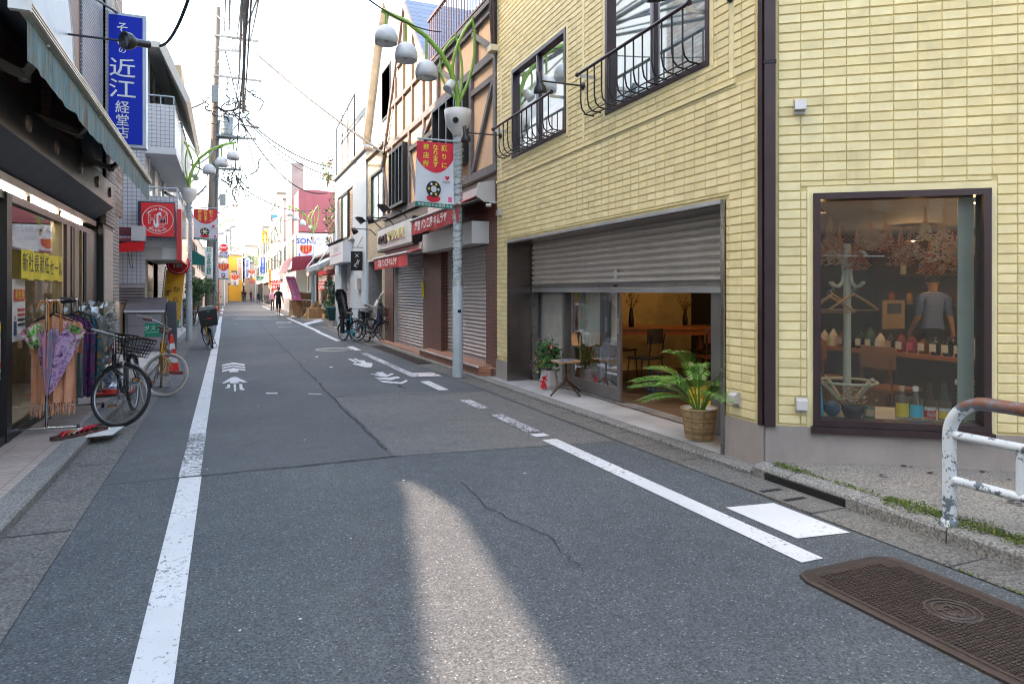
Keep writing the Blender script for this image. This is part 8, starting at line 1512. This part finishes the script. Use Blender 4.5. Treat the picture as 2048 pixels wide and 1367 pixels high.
        for s_ in (-1, 1): b.box(cx+.12, cx+.26, s_*.15-.03, s_*.15+.03, zc2-.42, zc2+.04, m_bk); b.box(cx+.1, cx+.2, s_*.16-.02, s_*.16+.02, zc2, zc2+.34, m_bk)
        b.tube([(cx+.2,-.16,zc2+.25), (cx+.32,0,zc2+.28), (cx+.2,.16,zc2+.25)], .015, m_sad, 6); b.build('child_seat', t, world=False)
    if box:
        b = MB(); zb = R_*2+.07; bw = .21; xx = -hw-.20; b.hexa([(xx-.18,-bw*.9,zb), (xx+.2,-bw*.9,zb), (xx+.2,bw*.9,zb), (xx-.18,bw*.9,zb), (xx-.22,-bw,zb+.42), (xx+.22,-bw,zb+.42), (xx+.22,bw,zb+.42), (xx-.22,bw,zb+.42)], m_sad); b.hexa([(xx-.22,-bw,zb+.42), (xx+.22,-bw,zb+.42), (xx+.22,bw,zb+.42), (xx-.22,bw,zb+.42), (xx-.15,-bw*.8,zb+.50), (xx+.16,-bw*.8,zb+.50), (xx+.16,bw*.8,zb+.50), (xx-.15,bw*.8,zb+.50)], m_bk)
        for k in range(3): b.box(xx-.225+.01*0, xx-.20, -bw*.9, bw*.9, zb+.06+k*.1, zb+.075+k*.1, m_bk)
        b.build('rear_box', t, world=False); b = MB(); b.box(xx-.212, xx-.204, -.07, .04, zb+.19, zb+.215, m_sr); b.box(xx-.224, xx-.216, -.05, .03, zb+.36, zb+.39, mgc); b.build('reflector', t, world=False)
    return t
# black bicycle by the rack, front wheel turned across; ochre one behind it
bike((-1.08, 8.98, .035), R(-94), 'black city bicycle with wire basket and turned front wheel at the kerb', R_=.345, steer=R(66), basket=m_bk, lean=R(3), hbar=1.0)
m_och = M('bike_ochre', (.50, .24, .02), .35, .2); bike((-.92, 11.45, .01), R(-88), 'ochre yellow bicycle with brown grips and cream tyres behind the black bicycle', frame=m_och, R_=.315, steer=R(72), basket=None, fender=None, grip=m_grip, saddle=m_grip, tyre=M('tyre_cream', (.42, .38, .32), .7), lean=R(-4), step=False, hbar=1.0)
bike((-.40, 19.9, .01), R(97), 'small wheeled delivery bicycle with a large black rear box, seen from behind', frame=m_och, R_=.27, wb=1.1, box=True, lean=R(-9), basket=None, detail=2, steer=R(12))
m_tq = M('bike_turquoise', (.01, .19, .26), .35, .3); m_nb = M('bike_navy', (.02, .04, .12), .35, .3)
a = az(684, 678, .0); c_ = az(734, 688, .0); bike(((a[0]+c_[0])/2+.03, (a[1]+c_[1])/2, .0), R(-64), 'turquoise electric bicycle with a black child seat and basket before the pale pillar', frame=m_tq, R_=.28, wb=1.18, basket=m_bk, bag=m_sad, child=True, steer=R(-12), battery=True)
bike((3.95, 20.6, .05), R(-52), 'dark blue bicycle close behind the turquoise one', frame=m_nb, R_=.27, wb=1.05, basket=m_bk, steer=R(10), rimc=m_bl2 if 0 else None, bag=m_sad)
bike((4.45, 20.8, .05), R(-55), 'black bicycle with red details and rain hood against the tiled entrance', frame=m_bk, R_=.30, wb=1.1, basket=None, steer=R(5))
bike((3.88, 19.7, .05), R(-48), 'black bicycle with silver rims at the right edge of the parked cluster', frame=m_bk, R_=.30, wb=1.05, basket=m_bk, steer=R(-8)); bike((4.3, 22.2, .05), R(-70), 'grey bicycle leaning at the back of the parked cluster', frame=m_lgrey, R_=.30, steer=R(6), detail=1)
t = thing('rain_hood', 'clear domed rain hood with silver edge over a child seat', 'rain hood', (4.3, 20.2, .7)); b = MB(); gl2 = glassm('hood_clear', (.8, .84, .82), .2, .08); n1, n2 = 10, 8; V = []
for i in range(n1+1):
    for j in range(n2+1): u, v = i/n1, j/n2; a_ = math.pi*u; V.append((4.35-.30*math.cos(a_), 20.25+(v-.5)*.6, .72+.78*math.sin(a_)**.7*(1-.25*v)))
b.add(V, [(i*(n2+1)+j, i*(n2+1)+j+1, (i+1)*(n2+1)+j+1, (i+1)*(n2+1)+j) for i in range(n1) for j in range(n2)], gl2, True); b.build('hood', t); b = MB(); b.tube([V[i*(n2+1)] for i in range(n1+1)], .014, m_steel2, 6); b.tube([V[i*(n2+1)+n2] for i in range(n1+1)], .012, m_steel2, 6); b.box(4.15, 4.55, 20.05, 20.5, .45, 1.15, m_nb); b.build('hood_frame', t)
m_b3 = M('bike_blue', (.04, .13, .26), .35, .3)
bike((-1.72, 30.2, .04), R(70), 'blue bicycle with crossed tubes parked left of the lamp post', frame=m_b3, step=False, fender=None, detail=1); bike((-1.5, 31.2, .04), R(60), 'dark bicycle beside the blue one behind the lamp post', frame=m_bk, step=True, detail=1); bike((-2.1, 30.8, .04), R(80), 'grey bicycle half hidden left of the blue one', frame=m_lgrey, detail=1)
ra_ = ray(530, 582); bike((ra_[0]*78, ra_[1]*78, 0), R(-20), 'white far bicycle parked on the right before the shops', frame=m_wt, detail=1)
# ================================================================ people
SK = M('skin', (.48, .27, .18), .6, 0, .06, 8); HR = M('hair_black', (.012, .010, .010), .6); 
def cloth(n_, c): return M('wear_'+n_, c, .85, 0, .12, 12)
def person(loc, rz, lab, top, bottom, shorts=False, stride=.22, hgt=1.72, hairlen=0, shoe=None, sleeve=.45, phase=1, arms=(-.1, .12), socks=None, group=None, stripes=None):
    """one continuous skinned body; clothing regions are materials on it, hair a child"""
    s_ = hgt/1.72; t = thing('person', lab, 'person', loc, rz, group); me = bpy.data.meshes.new('sk'); V, E, Rd = [], [], []
    def v(x, y, z, r, par=None):
        V.append((x*s_, y*s_, z*s_)); Rd.append(r*s_)
        if par is not None: E.append((par, len(V)-1))
        return len(V)-1
    # faces -y ; root at the pelvis
    pel = v(0, 0, .93, .125); wst = v(0, .0, 1.06, .118, pel); ch = v(0, -.005, 1.24, .138, wst); sh = v(0, 0, 1.38, .10, ch); nk = v(0, 0, 1.455, .052, sh); h1 = v(0, -.01, 1.53, .068, nk); h2 = v(0, -.012, 1.61, .088, h1); h3 = v(0, -.005, 1.685, .060, h2)
    for sg, st in ((-1, stride*phase), (1, -stride*phase)):
        hp = v(sg*.085, 0, .88, .098, pel); kn = v(sg*.095, -st*.55-.02, .50, .060, hp); cf = v(sg*.095, -st*.75+.02, .34, .056, kn); an = v(sg*.095, -st+.0, .085, .038, cf); hl = v(sg*.095, -st+.03, .045, .040, an); to = v(sg*.105, -st-.13, .035, .034, an)
        sl = v(sg*.175, 0, 1.375, .062, sh); el = v(sg*.235, .03+arms[0 if sg < 0 else 1]*.4, 1.10, .043, sl); wr = v(sg*.25, -.04-arms[0 if sg < 0 else 1]*.9, .87, .027, el); pa = v(sg*.248, -.06-arms[0 if sg < 0 else 1]*1.05, .80, .032, wr)
    me.from_pydata(V, E, []); ob = bpy.data.objects.new('sk', me); C.objects.link(ob); ob.modifiers.new('s', 'SKIN')
    for i, r in enumerate(Rd): sv = me.skin_vertices[0].data[i]; k = .72 if i in (1, 2) else (.8 if i in (0, 3) else 1); sv.radius = (r, r*1.0)
    me.skin_vertices[0].data[0].use_root = True
    for i in (0, 1, 2): me.skin_vertices[0].data[i].radius = (Rd[i]*1.12, Rd[i]*.80)
    md = ob.modifiers.new('d', 'SUBSURF'); md.levels = 2; md.render_levels = 2; dg = bpy.context.evaluated_depsgraph_get(); m2 = bpy.data.meshes.new_from_object(ob.evaluated_get(dg)); bpy.data.objects.remove(ob); b = MB(); vs = [q.co.copy() for q in m2.vertices]
    sh_ = shoe or cloth('shoe_dark', (.03, .03, .03)); skz = 1.46*s_
    for p in m2.polygons:
        c_ = p.center/s_; arm = abs(c_.x) > .19 and c_.z > .7 and c_.z < 1.43
        if c_.z > 1.45: m_ = SK
        elif arm: m_ = top if c_.z > 1.40-sleeve*.58 else SK
        elif c_.z > .93: m_ = (stripes or top)
        elif c_.z > (.46 if shorts else .10): m_ = bottom
        elif c_.z > .24: m_ = SK
        elif c_.z > .09: m_ = socks or (SK if shorts else bottom)
        else: m_ = sh_
        b.add([vs[i] for i in p.vertices], [tuple(range(len(p.vertices)))], m_, True)
    # weld face soup by building once with shared verts
    b2 = MB(); b2.v = [tuple(q) for q in vs]; b2.f = [list(p.vertices) for p in m2.polygons]; b2.m = b.m; b2.s = [True]*len(b2.f); b2.mats = b.mats
    for sg in (-1, 1):                                                   # fingers and thumbs
        j = [i for i, q in enumerate(V) if abs(q[0]-sg*.248*s_) < 1e-4][0]; P = Vector(V[j])
        for k in range(4): o = P+Vector((sg*.004, -.024+.016*k, -.02))*s_; L_ = (.06, .07, .065, .05)[k]*s_; b2.tube([o, o+Vector((-sg*.006, -.004, -L_*.5)), o+Vector((-sg*.02, -.004, -L_))], [.0088*s_, .008*s_, .006*s_], SK, 6)
        o = P+Vector((-sg*.01, -.028, .005))*s_; b2.tube([o, o+Vector((-sg*.01, -.022, -.02))*s_, o+Vector((-sg*.012, -.03, -.045))*s_], [.010*s_, .009*s_, .007*s_], SK, 6)
    hc = Vector((0, -.012, 1.60))*s_                                     # nose, ears, eyes, mouth
    b2.tube([hc+Vector((0,-.075,.02))*s_, hc+Vector((0,-.098,-.015))*s_, hc+Vector((0,-.082,-.025))*s_], [.008*s_, .012*s_, .008*s_], SK, 6); dk = M('eye_dark', (.02, .01, .01), .4); lp = M('lip', (.4, .13, .11), .5)
    for sg in (-1, 1): b2.lathe([(0, .004), (.010, .002), (.011, 0)], hc+Vector((sg*.03,-.080,.018))*s_, dk, 8, axis=(0, -1, 0)); b2.tube([hc+Vector((sg*.086,.0,.02))*s_, hc+Vector((sg*.094,.008,-.0))*s_, hc+Vector((sg*.084,.002,-.03))*s_], [.012*s_, .013*s_, .008*s_], SK, 6)
    b2.tube([hc+Vector((-.022,-.076,-.045))*s_, hc+Vector((0,-.084,-.047))*s_, hc+Vector((.022,-.076,-.045))*s_], .005*s_, lp, 5)
    b2.build('body', t, world=False); bpy.data.meshes.remove(m2)
    b = MB(); n = 14; rows = 7; Vv = []
    for i in range(rows+1):
        ph = i/rows*1.75
        for j in range(n): a = j*6.2832/n; r = .100*math.sin(ph)+.004; fr = math.sin(a) < -.3; z = .108*math.cos(ph); z = max(z, .035) if fr else z-hairlen*(max(0, i-5)); Vv.append(hc+Vector((r*math.cos(a), r*1.05*math.sin(a)+.012, z+.012))*s_)
    b.add(Vv, [(i*n+j, i*n+(j+1) % n, (i+1)*n+(j+1) % n, (i+1)*n+j) for i in range(rows) for j in range(n)], HR, True); b.build('hair', t, world=False); return t
def pat(px, py): return (*az(px, py, 0), 0.0)
BLK, NAV, WHT, JEA = cloth('black', (.015, .015, .018)), cloth('navy', (.02, .03, .07)), cloth('white', (.6, .6, .6)), cloth('jeans', (.03, .10, .16))
q = pat(557, 632); person(q, R(12), 'man in black t-shirt and black knee shorts walking toward the camera', BLK, cloth('shorts_dark', (.022, .024, .032)), shorts=True, stride=.13, hgt=1.76, socks=WHT, shoe=cloth('shoe_grey', (.25, .25, .24)))
q = pat(545, 621); person(q, R(8), 'woman in a pink shirt and dark trousers walking beside the man in black', cloth('pink', (.55, .28, .42)), NAV, stride=.10, hgt=1.62, hairlen=.05, sleeve=.8)
for px, py, lb, tp, bt, hh, kw in ((461, 600, 'far person in a pale lilac top and dark trousers, leftmost of three', cloth('lilac', (.5, .36, .55)), NAV, 1.66, {}), (468, 601, 'far person in a navy shirt between two others', cloth('navyblue', (.10, .13, .25)), cloth('greyj', (.2, .25, .3)), 1.7, {}), (474.5, 600, 'far person in a teal top, rightmost of three', cloth('teal', (.05, .38, .40)), NAV, 1.6, {}),
      (485.5, 603, 'far person in dark clothes at the left of a pair', BLK, BLK, 1.7, {}), (490, 604, 'far woman in a dark top and blue jeans at the right of a pair', BLK, JEA, 1.65, {'hairlen': .03}), (502, 603, 'far person in dark clothes beside the pushchair', NAV, NAV, 1.6, {}), (507, 603, 'small child in pink and white beside the dark dressed adult', cloth('pinkw', (.6, .3, .4)), cloth('violet', (.25, .12, .35)), 1.05, {}), (448, 596, 'far person in dark clothes near the left shops', BLK, BLK, 1.7, {}), (440.5, 603, 'elderly person in a grey green jacket on the far left', cloth('greygreen', (.26, .28, .24)), cloth('greyd', (.08, .08, .08)), 1.55, {'sleeve': .9})):
    person(pat(px, py), R(random.uniform(-10, 15)) if px > 480 else R(180), lb, tp, bt, hgt=hh, stride=.12, **kw)
m_strip, n, bb = _nt('wear_striped'); tc = N(n, 'ShaderNodeTexCoord').outputs['Object']; sp_ = N(n, 'ShaderNodeSeparateXYZ'); n.links.new(tc, sp_.inputs[0]); n.links.new(mixc(n, math_(n, 'GREATER_THAN', math_(n, 'SINE', math_(n, 'MULTIPLY', sp_.outputs[2], 260.)), .35), (.04, .13, .62), (.34, .46, .75)), bb.inputs['Base Color'])
# customer inside the cafe, seen from behind
r_ = ray(1866, 582); person((r_[0]*9.7, r_[1]*9.7, .07), R(150), 'person in a blue striped t-shirt with a dark shoulder strap, back turned, inside the cafe', cloth('blue', (.08, .16, .42)), cloth('dk', (.03, .03, .04)), hgt=1.68, stride=.03, sleeve=.5, stripes=m_strip)
# pushchair
a = at(515, 88, 582); t = thing('pushchair', 'black pushchair standing on the far right of the street', 'pushchair', (a.x, a.y, 0)); b = MB(); b.hexa([(a.x-.25,a.y-.2,.45), (a.x+.25,a.y-.2,.45), (a.x+.25,a.y+.25,.5), (a.x-.25,a.y+.25,.5), (a.x-.25,a.y,.95), (a.x+.25,a.y,.95), (a.x+.25,a.y+.3,.95), (a.x-.25,a.y+.3,.95)], m_sad); b.lathe([(.3, .0), (.26, .15), (.15, .26), (0, .3)], (a.x, a.y+.1, .92), m_sad, 12); b.build('seat', t)
for sx in (-1, 1):
    for sy in (-1, 1): b = MB(); b.ring((a.x+sx*.25, a.y+sy*.3, .1), .09, .02, m_tyre, (1, 0, 0), 12, 5); b.tube([(a.x+sx*.25, a.y+sy*.3, .1), (a.x+sx*.22, a.y, .5)], .015, m_gal, 5); b.build('wheel', t)
